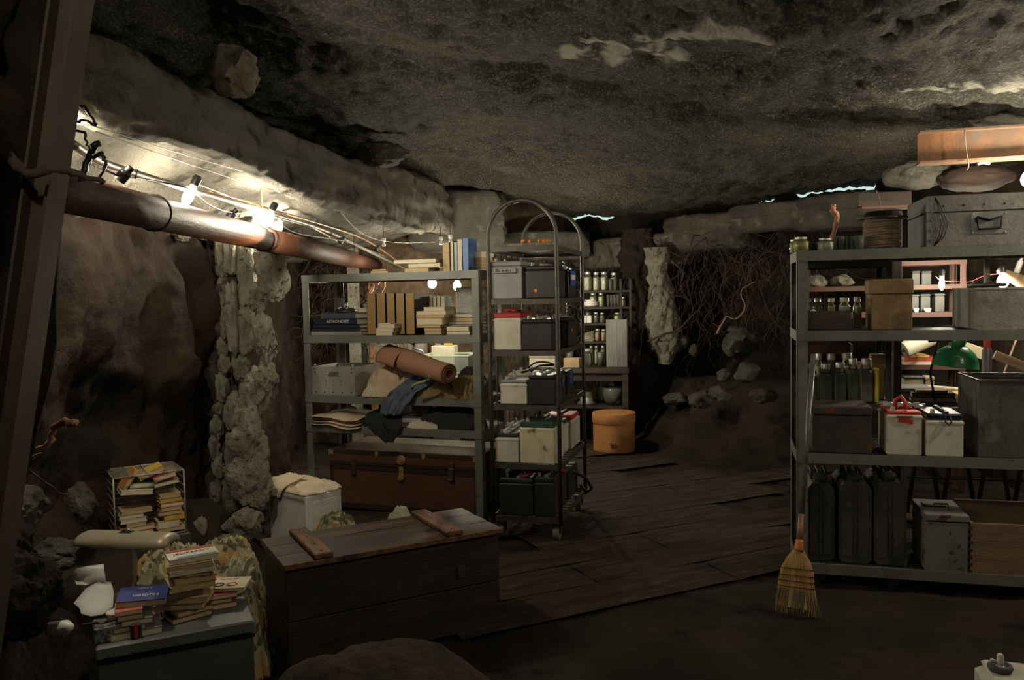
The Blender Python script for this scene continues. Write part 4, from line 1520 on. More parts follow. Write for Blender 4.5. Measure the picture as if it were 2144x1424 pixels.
BEIGE = M('beige cloth', (0.52, 0.40, 0.27), .95, 0, (0.44, 0.33, 0.22), 8, bump=.3, bs=300)
KHAKI = M('khaki cloth', (0.20, 0.145, 0.06), .95, 0, (0.16, 0.115, 0.045), 8, bump=.3, bs=300)
BLKC = M('black cloth', (0.014, 0.014, 0.016), .95, 0, (0.02, 0.02, 0.022), 8, bump=.3, bs=200)
DENIM = M('blue denim', (0.10, 0.13, 0.17), .95, 0, (0.065, 0.085, 0.12), 14, bump=.4, bs=400)
CREAMC = M('cream cloth', (0.55, 0.50, 0.37), .95, 0, (0.46, 0.41, 0.30), 8, bump=.3, bs=200)
TANC = M('tan blanket', (0.40, 0.30, 0.19), .95, 0, (0.34, 0.25, 0.15), 8, bump=.4, bs=200)


def heap(lb, mat, x0, x1, yt, w, zb, dep, seed, fold=.03, fr=FL, freq=(9, 16), sq=2.6, name='garment', cat='clothing', dz=0):
    loc, W, h = slot(fr, x0, x1, yt, w, zb, dep)
    return cloth_heap(name, lb, mat, loc + Vector((0, 0, dz)), W / 2 / .97, dep / 2, h * .93, seed, fr.yaw, fold, freq, cat, sq=sq)


heap('crumpled beige trousers heaped right of the metal crate', BEIGE, 752, 856, 766, .02, z, .26, 3, .035)
heap('pale cream shirt corner lying low on the deck under the beige trousers', CREAMC, 753, 800, 806, -.01, z, .10, 8, .02)
heap('grey brown cloth bundle behind the beige trousers', TANC, 775, 822, 752, .20, z, .2, 5, .02)
heap('khaki trousers heaped under the right end of the foam roll', KHAKI, 850, 950, 795, .0, z, .30, 4, .035)
heap('khaki jacket bunched at the right end of the third deck', KHAKI, 930, 1000, 790, .0, z, .28, 11, .04)
heap('black sweater slumped against the right post above the khaki jacket', BLKC, 940, 1003, 769, .15, z, .24, 6, .02)
heap('pale grey cloth behind the black sweater at the right end', mc((.36, .36, .32), .95), 955, 992, 766, .30, z, .14, 12, .02)
# foam roll
a, b = C(842, 752, 5.52), C(938, 782, 5.22)
t = thing('foam_roll', 'salmon brown foam mat rolled up on top of the clothes', 'roll')
ax = (b - a)
L = ax.length
ax.normalize()
t.location = a
t.rotation_euler = ax.to_track_quat('X', 'Z').to_euler()
FOAM = M('salmon foam', (0.36, 0.185, 0.115), .95, 0, (0.31, 0.155, 0.095), 40, bump=.5, bs=500)
mb = MB()
def roll_fn(q, v):
    th = q * 2 * pi * 2.6
    r = .035 + .013 * th / (2 * pi) * 1.3 + .004 * sin(v * 6)
    r *= 1 + .10 * (1 - v) * (q > .6)
    return (lerp(-.01, L + .01, v), r * cos(th + .6), r * .92 * sin(th + .6))
sheet_solid(mb, roll_fn, 96, 14, .010)
mb.build('rolled_mat', FOAM, t, True)
mb = MB()
def flap(q, v):
    th = lerp(.8, 3.3, q)
    r = .098 + .02 * q
    return (lerp(-.14, .05, v), r * cos(th), r * .9 * sin(th) - .02)
sheet_solid(mb, flap, 16, 8, .010)
mb.build('loose_end', FOAM, t, True)
# jeans hanging over the edge
drape('jeans', 'faded blue jeans hanging over the edge of the third deck', DENIM, FL,
      [(FL.hit(878, 812)[0], .14, .92, .10), (FL.hit(866, 812)[0], .03, .865, .105), (FL.hit(848, 812)[0], -.018, .83, .105), (FL.hit(835, 840)[0], -.03, .76, .115), (FL.hit(822, 860)[0], -.035, .665, .095)],
      .1, .022, 3, .008, cat='clothing', slant=-.02)
t = thing('belt', 'pale green webbing belt with a buckle lying over the jeans waist', 'belt', C(878, 806, 5.28), FL.yaw)
MB().tube([(-.05, -.01, -.025), (-.03, -.025, .0), (0, -.03, .012), (.035, -.02, .022), (.07, .0, .035)], .010, 8).build('webbing', mc((.30, .31, .20), .9), t, True)
MB().tube([(.06, -.015, .028), (.085, -.015, .035), (.08, -.015, .06), (.055, -.015, .052), (.06, -.015, .028)], .0035, 6).build('buckle', STEEL, t, True)
# fourth deck
z = LD[3] + e
folded_layers('folded_blanket', 'beige blanket folded in wavy layers at the left end of the fourth deck', BEIGE, FL, FL.hit(655, 880)[0], FL.hit(758, 880)[0], -.035, .34, z, 4, .018, .014, 9, 'blanket', .035)
drape('black_cloth', 'black cloth hanging in a point over the fourth deck edge', BLKC, FL,
      [(FL.hit(800, 870)[0], .22, .66, .14), (FL.hit(800, 870)[0], .03, .655, .14), (FL.hit(806, 880)[0], -.02, .61, .14), (FL.hit(815, 900)[0], -.03, .55, .09), (FL.hit(820, 920)[0], -.03, .485, .03)],
      .1, .025, 5, .008)
heap('cream rolled cloth lying between the two black ones, fourth deck', CREAMC, 848, 925, 882, .0, z, .14, 14, .01, name='rolled_cloth', cat='cloth')
heap('long black garment heaped at the right half of the fourth deck', BLKC, 868, 1000, 852, .02, z, .20, 15, .02, freq=(4, 14))
heap('taupe cloth behind the hanging black cloth on the fourth deck', TANC, 735, 800, 866, .22, z, .2, 16, .012, name='cloth', cat='cloth')
p = FL.P(FL.hit(695, 853)[0], .27, z + .078)
t = thing('spare_bulb', 'unlit white spiral bulb lying behind the folded blanket', 'light bulb', p, 0, None, (0, pi / 2, FL.yaw))
MB().lathe([(.012, -.03), (.014, -.012), (.026, -.008), (.026, .010), (.018, .012), (.022, .016), (.022, .024), (.015, .026), (.018, .030), (.010, .038), (0, .04)], 14).build('tube', PORC, t, True)

# trunk on the floor under the shelf
ua, _ = FL.hit(692, 960, .05)
ub, _ = FL.hit(1000, 960, .05)
LT, DT, HT = ub - ua, .52, .405
t = thing('steamer_trunk', 'brown steamer trunk with brass lock and black shiny lid under the left shelf', 'trunk', FL.P((ua + ub) / 2, .05 + DT / 2, 0), FL.yaw)
TBR = M('brown fibre', (0.095, 0.045, 0.024), .5, 0, (0.07, 0.033, 0.018), 9, bump=.2, bs=80)
TBK = M('black fibre', (0.035, 0.02, 0.014), .5, 0, (0.02, 0.014, 0.012), 9, bump=.2, bs=80)
TTOP = M('worn shiny lid', (0.10, 0.085, 0.065), .26, .45, (0.18, 0.155, 0.11), 12, bump=.25, bs=60)
MB().box((0, 0, (HT - .10) / 2), (LT, DT, HT - .10), b=.006).build('body', TBR, t)
MB().box((0, 0, HT - .05), (LT + .006, DT + .006, .096), b=.008).build('lid', TBR, t)
MB().box((0, 0, HT + .001), (LT - .01, DT - .01, .006)).build('lid_top', TTOP, t)
for zz, hh in ((.018, .036), (HT - .118, .03), (HT - .088, .022), (HT - .012, .026)):
    mb = MB()
    mb.box((0, -DT / 2 - .004, zz), (LT + .012, .004, hh)).box((0, DT / 2 + .004, zz), (LT + .012, .004, hh))
    mb.box((-LT / 2 - .004, 0, zz), (.004, DT + .01, hh)).box((LT / 2 + .004, 0, zz), (.004, DT + .01, hh))
    mb.build('binding', TBK, t)
for s in (-1, 1):
    MB().box((s * (LT / 2 - .012), -DT / 2 - .004, (HT - .1) / 2), (.028, .004, HT - .1)).box((s * (LT / 2 + .005), 0, (HT - .1) / 2), (.003, DT, HT - .1)).build('end_binding', TBK, t)
    # latches
    x = s * LT * .33
    k = MB().box((x, -DT / 2 - .010, HT - .075), (.045, .006, .05), b=.003)
    k.box((x, -DT / 2 - .012, HT - .125), (.034, .008, .075), b=.003).tube([(x - .016, -DT / 2 - .02, HT - .16), (x + .016, -DT / 2 - .02, HT - .16)], .006, 8)
    k.build('latch', M('dark brass', (0.16, 0.115, 0.06), .4, .8), t)
    MB().box((s * LT * .16 - .01, -DT / 2 - .008, HT - .012), (.028, .005, .026), b=.002).prism([(s * LT * .16 - .024, HT - .026), (s * LT * .16 + .004, HT - .026), (s * LT * .16 - .01, HT - .046)], -DT / 2 - .010, -DT / 2 - .006).build('corner_clip', BRASS, t)
    MB().box((s * (LT / 2 - .012), -DT / 2 - .009, HT - .018), (.036, .005, .034), b=.002).build('corner_clip', BRASS, t)
MB().lathe([(.034, 0), (.032, .006), (.026, .008), (.024, .005), (.017, .005), (.015, .012), (.008, .013), (0, .011)], 20).build('round_badge', BRASS, t, 'auto', loc=(0, -DT / 2 - .007, HT - .050), rot=(pi / 2, 0, 0))
k = MB().box((0, -DT / 2 - .010, HT - .125), (.032, .008, .06), b=.003)
k.tube([(0, -DT / 2 - .006, HT - .165), (0, -DT / 2 - .020, HT - .165)], .022, 14)
k.build('lock', BRASS, t)

# ------------------------------------------------------------------ behind the left shelf
FBL = Frame(-1.0, 7.35, radians(-12))
def table(name, label, fr, L, D, h, mat, shelf=None, leg=.06, top=.05, w0=0):
    t = thing(name, label, 'table', fr.P(0, w0, 0), fr.yaw)
    MB().box((L / 2, D / 2, h - top / 2), (L, D, top), b=.004).build('top', mat, t)
    MB().box((L / 2, .04, h - top - .04), (L - .06, .02, .07)).build('apron', mat, t)
    for x in (leg / 2 + .01, L - leg / 2 - .01):
        for y in (leg / 2 + .01, D - leg / 2 - .01):
            MB().box((x, y, (h - top) / 2), (leg, leg, h - top), b=.004).build('leg', mat, t)
    if shelf:
        MB().box((L / 2, D / 2, shelf - .012), (L - .04, D - .02, .024), b=.003).build('lower_shelf', mat, t)
    return t
table('work_table', 'dark work table behind the left shelf carrying the glass tank', FBL, .80, .42, .74, WOOD)
loc, W, h = slot(FBL, 882, 980, 745, .02, .741, .34)
t = thing('glass_tank', 'empty glass tank with pale green rim on the table behind the clothes', 'tank', loc, FBL.yaw)
mb = MB()
D = .34
for y in (-D / 2, D / 2):
    mb.box((0, y, h / 2), (W, .005, h))
for x in (-W / 2, W / 2):
    mb.box((x, 0, h / 2), (.005, D, h))
mb.build('pane', GLASSC, t)
RIM = mc((.50, .56, .44), .5)
for zz in (h, .006):
    MB().box((0, -D / 2, zz), (W + .01, .012, .012)).box((0, D / 2, zz), (W + .01, .012, .012)).box((-W / 2, 0, zz), (.012, D, .012)).box((W / 2, 0, zz), (.012, D, .012)).build('rim', RIM, t)
loc, W, h = slot(FBL, 903, 955, 738, .30, .741, .10)
plainbox('white_box', 'cream box behind the glass tank holding small packets', 'box', FBL.P(FBL.hit(928, 740, .37)[0], .42, 0) , .22, .14, 1.0, FBL.yaw, CREAMC if 0 else mc((.5, .48, .36), .8))
zt = 1.002
for (x0, x1, yt, c, nm, lb) in ((929, 945, 713, (.70, .38, .05), 'packet', 'orange yellow packet standing on the cream box'), (915, 927, 726, (.45, .5, .62), 'mug', 'small blue and white mug on the cream box'),
                                (926, 935, 727, (.6, .55, .45), 'small_tub', 'tiny cream tub on the cream box between mug and packet')):
    loc, W, h = slot(FBL, x0, x1, yt, .36, zt, .04)
    if nm == 'packet':
        plainbox(nm, lb, 'packet', loc, W, .03, h, FBL.yaw, mc(c), mc((.5, .2, .03)), .25)
    else:
        t = thing(nm, lb, 'cup', loc)
        MB().lathe([(W * .38, 0), (W * .48, h * .1), (W * .5, h), (W * .42, h), (W * .4, h * .12), (0, h * .1)], 16).build('cup', mc(c), t, True)
        if nm == 'mug':
            MB().tube([(W * .45, 0, h * .25), (W * .75, 0, h * .35), (W * .75, 0, h * .7), (W * .45, 0, h * .8)], .003, 6).build('handle', mc(c), t, True)
def post(name, label, px, y0, y1, d, r, mat, cat='pipe'):
    a = C(px, (y0 + y1) / 2, d)
    o = MB().tube([(0, 0, 0), (0, 0, 1.18), (0, 0, 1.2)], [r, r, r * 1.1], 12).build(name, mat, None, True, loc=(a.x, a.y, 0))
    return tag(o, label, cat)
post('brown_pipe', 'upright rusty brown pipe against the stone block wall', 903, 700, 740, 7.95, .035, RUST)
for i, x in enumerate((838, 845, 853)):
    post('thin_pipe', ['left', 'middle', 'right'][i] + ' one of three thin upright tubes before the stone block wall', x, 700, 740, 7.95, .008, COPP)
p = C(740, 600, 7.9)
plainbox('plaster_slab', 'pale upright plaster slab behind the books, left of the block wall', 'slab', (p.x, p.y, 0), .11, .08, 1.95, .1, PLASTER)
plainbox('wooden_post', 'rough reddish upright timber beside the pale plaster slab', 'post', (p.x + .17, p.y + .02, 0), .07, .07, 1.6, .2, WOODE)
# tap hook over the tank
cable('hook', 'small curved metal tap spout behind the foam roll', [(852, 738, 7.1), (870, 732, 7.1), (884, 735, 7.1), (886, 742, 7.1)], .007, STEEL, 'tap')
post('brown_post', 'slanting red brown post seen between rack and left shelf', 1045, 700, 800, 6.9, .03, RUSTD, 'post')

# ------------------------------------------------------------------ wheeled rack with batteries
TL, TD = .41, .79
TZ = [1.74, 1.433, 1.13, .81, .46, .144]
t = thing('wheeled_rack', 'tall hooped steel rack on wheels carrying batteries', 'rack', FT.P(0, 0, 0), FT.yaw)
for w in (0, TD):
    pts = [(0, w, .10), (0, w, 1.0), (0, w, 1.80)]
    pts += [(TL / 2 - TL / 2 * cos(pi * i / 20), w, 1.80 + TL / 2 * sin(pi * i / 20)) for i in range(1, 20)]
    pts += [(TL, w, 1.80), (TL, w, 1.0), (TL, w, .10)]
    MB().tube(pts, .0125, 10).build('hoop', RACKM, t, True)
for z in TZ:
    mb = MB()
    for w in (0, TD):
        mb.box((TL / 2, w, z - .016), (TL, .006, .032))
    for u in (0, TL):
        mb.box((u, TD / 2, z - .016), (.006, TD, .032))
    tr = mb.build('tier', RACKM, t)
    for i in range(1, 11):
        y = TD * i / 11
        MB().tube([(0, y, z - .006), (TL, y, z - .006)], .004, 6).build('rod', RACKM, tr, True)
for w in (.13, .26, .39, .52, .65):
    MB().tube([(0, w, .15), (0, w, 1.74)], .004, 6).build('side_rod', RACKM, t, True)
for u in (.035, TL - .035):
    for w in (.05, TD - .05):
        mb = MB().box((u, w, .105), (.055, .055, .008))
        mb.box((u - .024, w, .075), (.005, .035, .06)).box((u + .024, w, .075), (.005, .035, .06))
        c = mb.build('caster', RACKM, t)
        MB().tube([(u - .018, w, .045), (u + .018, w, .045)], .044, 18).build('wheel', mc((.16, .14, .11)), c, 'auto')


def bat(lb, x0, x1, yt, w, zb, dep, **k):
    loc, W, h = slot(FT, x0, x1, yt, w, zb + .001, dep)
    return battery(lb, loc, W, dep, h, FT.yaw, **k)


z = TZ[1]
b = bat('grey battery with moulded grip, top loaded tier, left', 1022, 1092, 547, .01, z, .26, case=CASEG, lid=CASEG)
g = MB().box((-.005, -.137, .155), (.14, .014, .010), b=.003).box((-.06, -.136, .165), (.012, .014, .03)).box((.055, -.136, .165), (.03, .014, .034), b=.004)
for i in range(4):
    g.box((-.045 + i * .026, -.136, .163), (.004, .012, .014))
g.build('front_grip', CASEG, b)
b = bat('black battery with orange dot, top loaded tier, front middle', 1100, 1163, 556, .01, z, .26, handle=BLACK)
MB().lathe([(.010, 0), (.010, .002), (0, .0025)], 14).build('orange_dot', ORANGE, b, loc=(-.03, -.131, .045), rot=(pi / 2, 0, 0))
b = bat('black battery with blue and white side label, top loaded tier, behind', 1150, 1190, 564, .32, z, .22, handle=BLACK)
MB().box((.0, 0, 0), (.002, .16, .09)).build('blue_label', BLUE, b, loc=(.066, 0, .12))
MB().box((.0, 0, 0), (.003, .13, .03)).build('white_band', WHITE, b, loc=(.066, 0, .125))
bat('second grey battery at the back of the top loaded tier', 1035, 1085, 560, .36, z, .26, case=CASEG, lid=CASEG)
z = TZ[2]
b = bat('white battery with bright red lid, second loaded tier, left front', 1032, 1090, 655, .01, z, .30, lid=RED)
MB().box((0, -.06, 0), (.07, .05, .022), b=.004).build('raised_block', RED, b, loc=(0, 0, .245 if 0 else .235))
bat('plain black battery, second loaded tier, right front', 1092, 1154, 668, .01, z, .26, handle=BLACK)
b = bat('black battery with orange sticker, second loaded tier, behind at right', 1150, 1190, 665, .32, z, .22)
MB().lathe([(.014, 0), (.014, .002), (0, .0025)], 14).build('orange_sticker', ORANGE, b, loc=(.063, -.02, .10), rot=(0, pi / 2, 0))
bat('black battery farthest back on the second loaded tier', 1140, 1195, 668, .55, z, .2)
z = TZ[3]
bat('dirty white battery with grey lid, third loaded tier, left front', 1047, 1103, 796, .01, z, .24, lid=CASEG, caps=False)
b = bat('black battery with glossy top, third loaded tier, right front', 1105, 1161, 786, .01, z, .24)
b = bat('black battery with small blue label, third loaded tier, second row', 1130, 1170, 780, .28, z, .2)
MB().box((0, 0, 0), (.002, .08, .07)).build('blue_label', BLUE, b, loc=(.062, 0, .10))
MB().box((0, 0, 0), (.003, .05, .02)).build('white_band', WHITE, b, loc=(.062, 0, .10))
b = bat('black battery with blue label, third loaded tier, farthest back', 1148, 1188, 778, .52, z, .2)
MB().box((0, 0, 0), (.002, .09, .08)).build('blue_label', BLUE, b, loc=(.066, 0, .10))
bat('cream battery behind the dirty white one, third loaded tier', 1062, 1118, 782, .30, z, .24, case=mc((.5, .46, .33)), lid=mc((.5, .46, .33)))
cable('cable', 'black cable looped over the battery tops, third loaded tier', [(1105, 770, 5.35), (1120, 760, 5.3), (1140, 758, 5.25), (1160, 764, 5.2), (1130, 766, 5.2), (1112, 778, 5.1)], .006, BLACK)
z = TZ[4]
bat('white battery with black lid and caps, fourth loaded tier, left front', 1036, 1085, 908, .01, z, .30, lid=BLACK)
bat('stained cream battery with dark green lid, fourth loaded tier, front right', 1088, 1160, 884, .005, z, .25, lid=GREEN, case=M('stained cream', (0.60, 0.55, 0.38), .6, 0, (0.48, 0.40, 0.24), 12, .5, .68, c3=(0.16, 0.11, 0.06), s3=10, lo3=.62, hi3=.7))
bat('white battery with dark grey lid, fourth loaded tier, second row right', 1115, 1176, 884, .27, z, .20, lid=GREYD)
bat('ribbed white battery with red lid, fourth loaded tier, back right', 1135, 1196, 872, .49, z, .28, lid=RED, ribs=8)
bat('white battery behind the black lidded one, fourth loaded tier', 1052, 1100, 893, .34, z, .24, lid=BLACK)
z = TZ[5]
b = bat('wide black battery case on the lowest tier, left part', 1044, 1115, 1002, .01, z, .36)
b = bat('wide black battery case on the lowest tier, right part', 1118, 1160, 1000, .01, z, .36)
bat('black battery at the back of the lowest tier', 1110, 1190, 985, .42, z, .3)
cable('jumper_cable', 'thick red cable lying over the black batteries, lowest tier', [(1082, 1003, 4.85), (1100, 996, 4.9), (1125, 995, 4.95), (1150, 990, 4.95), (1175, 985, 5.0), (1185, 990, 5.0)], .013, RED)
cable('jumper_cable', 'thick black cable beside the red one on the lowest tier', [(1050, 1000, 4.9), (1075, 990, 4.95), (1100, 984, 5.0), (1130, 986, 5.0), (1160, 998, 4.95)], .012, BLACK)
cable('jumper_cable', 'black cable drooping off the back right corner of the lowest tier', [(1195, 985, 5.3), (1225, 1000, 5.4), (1238, 1020, 5.4), (1228, 1028, 5.4), (1215, 1015, 5.4)], .012, BLACK)
t = thing('dusty_board', 'dusty narrow board with orange rag bits on the rack top tier', 'board', FT.P(TL / 2, .04, TZ[0] + .001), FT.yaw)
MB().box((0, 0, .008), (TL * .86, .06, .016), b=.003).build('board', M('dusty', (0.28, 0.26, 0.2), .9, 0, (0.12, 0.1, 0.08), 40), t)
for i, x in enumerate((.0, .04, .10, .125, .145)):
    o = rock('rag', (x, -.005, .026), (.016, .014, .012), 400 + i, ORANGE, sub=2, parent=t)

# ------------------------------------------------------------------ back table with jars
FB = Frame(.045, 8.07, radians(-15))
table('back_table', 'dark wooden table at the back below the shelves of jars', FB, 1.10, .70, .74, WOOD, .37)
JZ = [1.49, 1.325, 1.16, .975]
W0 = .42
ua, _ = FB.hit(1213, 650, W0)
ub, _ = FB.hit(1322, 650, W0)
t = thing('jar_shelf', 'dark open shelf rack of jars standing on the back table', 'shelf', FB.P(ua, W0, .741), FB.yaw)
LJ = ub - ua
for z in JZ:
    MB().box((LJ / 2, .11, z - .741 - .012), (LJ, .22, .024), b=.002).build('shelf_board', WOOD, t)
for x, y in ((.01, .21), (LJ - .01, .21), (LJ * .80, .005), (LJ - .01, .01)):
    MB().box((x, y, .43), (.022, .022, .86)).build('upright', WOOD, t)
def bj(x0, x1, yt, w, zb, lb, fill=PICKW, lid=LIDM, dep=.07, full=.9, grp='jars on the back shelves'):
    loc, W, h = slot(FB, x0, x1, yt, w, zb + .001, dep)
    return jar(lb, loc, W / 2, h, fill, group=grp, lid=lid, full=full)
for i, (x0, x1, y) in enumerate(((1221, 1238, 569), (1240, 1254, 570), (1256, 1272, 569), (1277, 1292, 571))):
    bj(x0, x1, y, W0 + .08, JZ[0], ['leftmost', 'second', 'third', 'fourth'][i] + ' tall jar from the left on the topmost back shelf', PICKW)
def glass_cup(lb, fr, x0, x1, yt, w, zb, grp, fill=None, dep=.05):
    loc, W, h = slot(fr, x0, x1, yt, w, zb + .001, dep)
    t = thing('drinking_glass', lb, 'glass', loc, 0, grp)
    r = W / 2
    MB().lathe([(r * .8, 0), (r, h), (r * .93, h), (r * .72, h * .05), (0, h * .05)], 16).build('glass_wall', GLASSC, t, True)
    if fill:
        MB().lathe([(r * .72, h * .06), (r * .85, h * .8), (0, h * .8)], 14).build('contents', fill, t, True)
    return t
for i, (x0, x1, w) in enumerate(((1273, 1282, .01), (1283, 1292, .01), (1287, 1296, .06))):
    glass_cup(['left', 'middle', 'right'][i] + ' one of three empty glasses before the fourth tall jar', FB, x0, x1, 584, W0 + w, JZ[0], 'glasses on the back shelves')
bj(1233, 1248, 613, W0 + .08, JZ[1], 'squat jar right above the white bowls, second back shelf', PICK)
bj(1251, 1264, 613, W0 + .08, JZ[1], 'jar between squat jar and glasses, second back shelf', PICKW)
for i, x in enumerate((1269, 1276, 1283, 1290)):
    glass_cup(['leftmost', 'second', 'third', 'rightmost'][i] + ' of four slim glasses on the second back shelf', FB, x, x + 7, 617, W0 + .02, JZ[1], 'glasses on the back shelves')
loc, W, h = slot(FB, 1217, 1252, 627, W0 + .01, JZ[1] + .001, .12)
for i in range(3):
    t = thing('white_bowl', ['bottom', 'middle', 'top'][i] + ' dish of the white stack on the second back shelf', 'bowl', loc + Vector((0, 0, i * h * .27)), 0, 'stacked white dishes')
    r = W / 2 * (1, .95, .72)[i]
    MB().lathe([(r * .5, 0), (r * .75, h * .08), (r, h * .42), (r * .96, h * .42), (r * .6, h * .14), (0, h * .12)], 20).build('bowl', PORC, t, True)
bj(1224, 1237, 646, W0 + .12, JZ[2], 'small dark jar behind the white tubs, third back shelf', PICKG)
for i, (x0, x1) in enumerate(((1216, 1227), (1228, 1238))):
    loc, W, h = slot(FB, x0, x1, 661, W0 + .01, JZ[2] + .001, .07)
    plainbox('white_tub', ['left', 'right'][i] + ' one of two white tubs on the third back shelf', 'tub', loc, W, .07, h, FB.yaw, PORC, PORC, .2, group='white tubs')
bj(1241, 1252, 654, W0 + .03, JZ[2], 'left one of two dark jars on the third back shelf', PICKG)
bj(1254, 1265, 655, W0 + .03, JZ[2], 'right one of two dark jars on the third back shelf', PICKG)
bj(1244, 1256, 689, W0 + .03, JZ[3], 'left one of two tan jars on the fourth back shelf', PICKO)
bj(1257, 1268, 690, W0 + .03, JZ[3], 'right one of two tan jars on the fourth back shelf', PICKO)
bj(1298, 1310, 622, W0 + .06, JZ[1], 'dim jar right of the shelf upright, second back shelf', PICKO)
bj(1284, 1300, 655, W0 + .06, JZ[2], 'pale low jar behind the tall panel, third back shelf', PICK)
u, W, _, _ = FB.span(1217, 1243, 700, 710, W0 + .02)
t = thing('paper_stack', 'slanting sheaf of cream papers on the fourth back shelf', 'papers', FB.P(u, W0 + .10, JZ[3] + .001), FB.yaw)
for i in range(9):
    q = MB().box((0, 0, 0), (W * .95, .14, .0035)).build('sheet', PAPER, t, loc=(0, .0, .004 + i * .0085), rot=(0, -.30 * i / 9, .09 * ((i * 5) % 3 - 1)))
    q.location.z += .0 + .5 * W * sin(.30 * i / 9)
loc, W, h = slot(FB, 1218, 1238, 731, .16, .741, .1)
jar('clear preserving jar standing alone on the back table', loc, W / 2, h, None, group='jars on the back shelves', lid=LIDM)
loc, W, h = slot(FB, 1183, 1202, 726, .22, .741 , .1)
for i, (x0, x1) in enumerate(((1232, 1241), (1243, 1252), (1256, 1266))):
    bj(x0, x1, 723, W0 + .05, .741, ['left', 'middle', 'right'][i] + ' one of three yellow jars at the back of the table', PICK)
loc, W, h = slot(FB, 1245, 1266, 738, .2, .741, .1)
t = thing('dark_funnel', 'dark metal funnel cup on the back table beside the clear jar', 'funnel', loc)
MB().lathe([(W * .3, 0), (W * .34, h * .5), (W * .5, h), (W * .45, h), (W * .28, h * .5), (0, h * .4)], 18).build('cup', TIND, t, True)
loc, W, h = slot(FB, 1268, 1312, 669, .10, .741, .13)
t = thing('clear_case', 'tall scuffed translucent plastic case standing on the back table', 'case', loc, FB.yaw)
MB().box((0, 0, h / 2), (W, .10, h), b=.004).build('body', M('scuffed plastic', (0.22, 0.22, 0.20), .45, 0, (0.12, 0.12, 0.11), 10, bump=.2, stretch=(1, 1, .3)), t)
for i in range(3):
    MB().box((-W / 2 + W * (i + 1) / 4, -.051, h / 2), (.004, .003, h * .97)).build('rib', CASEG, t)
loc, W, h = slot(FB, 1180, 1213, 750, .04, .741, .1)
t = plainbox('wooden_tray', 'small tan wooden box with notched front on the back table', 'box', loc, W, .12, h, FB.yaw, CREAMC if 0 else mc((.42, .30, .16)))
loc, W, h = slot(FB, 1108, 1162, 744, .06, .741, .16)
plainbox('cream_box', 'cream cardboard box on the back table behind the rack', 'box', loc, W, .16, h, FB.yaw, mc((.5, .47, .36), .8), mc((.45, .42, .32), .8), .25)
glass_cup('cloudy beaker on the back table behind the rack post', FB, 1184, 1200, 733, .25, .741, 'glasses on the back shelves')
z = .37
for i, (x0, x1) in enumerate(((1190, 1204), (1223, 1234), (1236, 1247), (1249, 1262), (1273, 1286))):
    bj(x0, x1, 793, .45, z, ['leftmost', 'second', 'third', 'fourth', 'rightmost'][i] + ' of the yellow jars under the back table', PICKY if i else PICKW)
loc, W, h = slot(FB, 1258, 1305, 813, .08, z + .001, .2)
t = thing('glass_bowl', 'deep clear glass bowl under the back table', 'bowl', loc)
r = W / 2
MB().lathe([(r * .5, 0), (r * .85, h * .25), (r, h * .7), (r, h), (r * .95, h), (r * .94, h * .7), (r * .8, h * .28), (0, h * .05)], 24).build('bowl', GLASSC, t, True)
loc, W, h = slot(FB, 1205, 1243, 822, .08, z + .001, .2)
t = thing('glass_dish', 'upturned pale glass dish under the back table, left of the bowl', 'dish', loc)
r = W / 2
MB().lathe([(r, 0), (r, h * .15), (r * .75, h * .25), (r * .7, h * .9), (r * .6, h), (0, h)], 22).build('dish', GLASSC, t, True)
MB().lathe([(r * .6, .002), (r * .55, h * .5), (0, h * .5)], 16).build('liner', PORC, t, True)
# orange drum
c = G(1286, 942, 0)
W = 90 * c.y / F
t = thing('fibre_drum', 'orange brown fibre drum with lid standing on the floor at the back', 'drum', c, -.1)
DR = M('orange fibreboard', (0.42, 0.185, 0.055), .75, 0, (0.32, 0.13, 0.04), 5, .4, .7, .2, 60, (0.24, 0.13, 0.07), 7, .6, .72)
h = .355
r = W / 2
MB().lathe([(r * .96, 0), (r * .985, .01), (r * .97, .03), (r * .975, h * .75)], 36).build('body', DR, t, 'auto')
MB().lathe([(r, h * .74), (r * 1.01, h * .75), (r * 1.01, h - .006), (r * .99, h), (0, h + .004)], 36).build('lid', DR, t, 'auto')
text('number', '93', .068, BLACK, t, (-.01, -r * .99, h * .20), (pi / 2, 0, 0), .002)
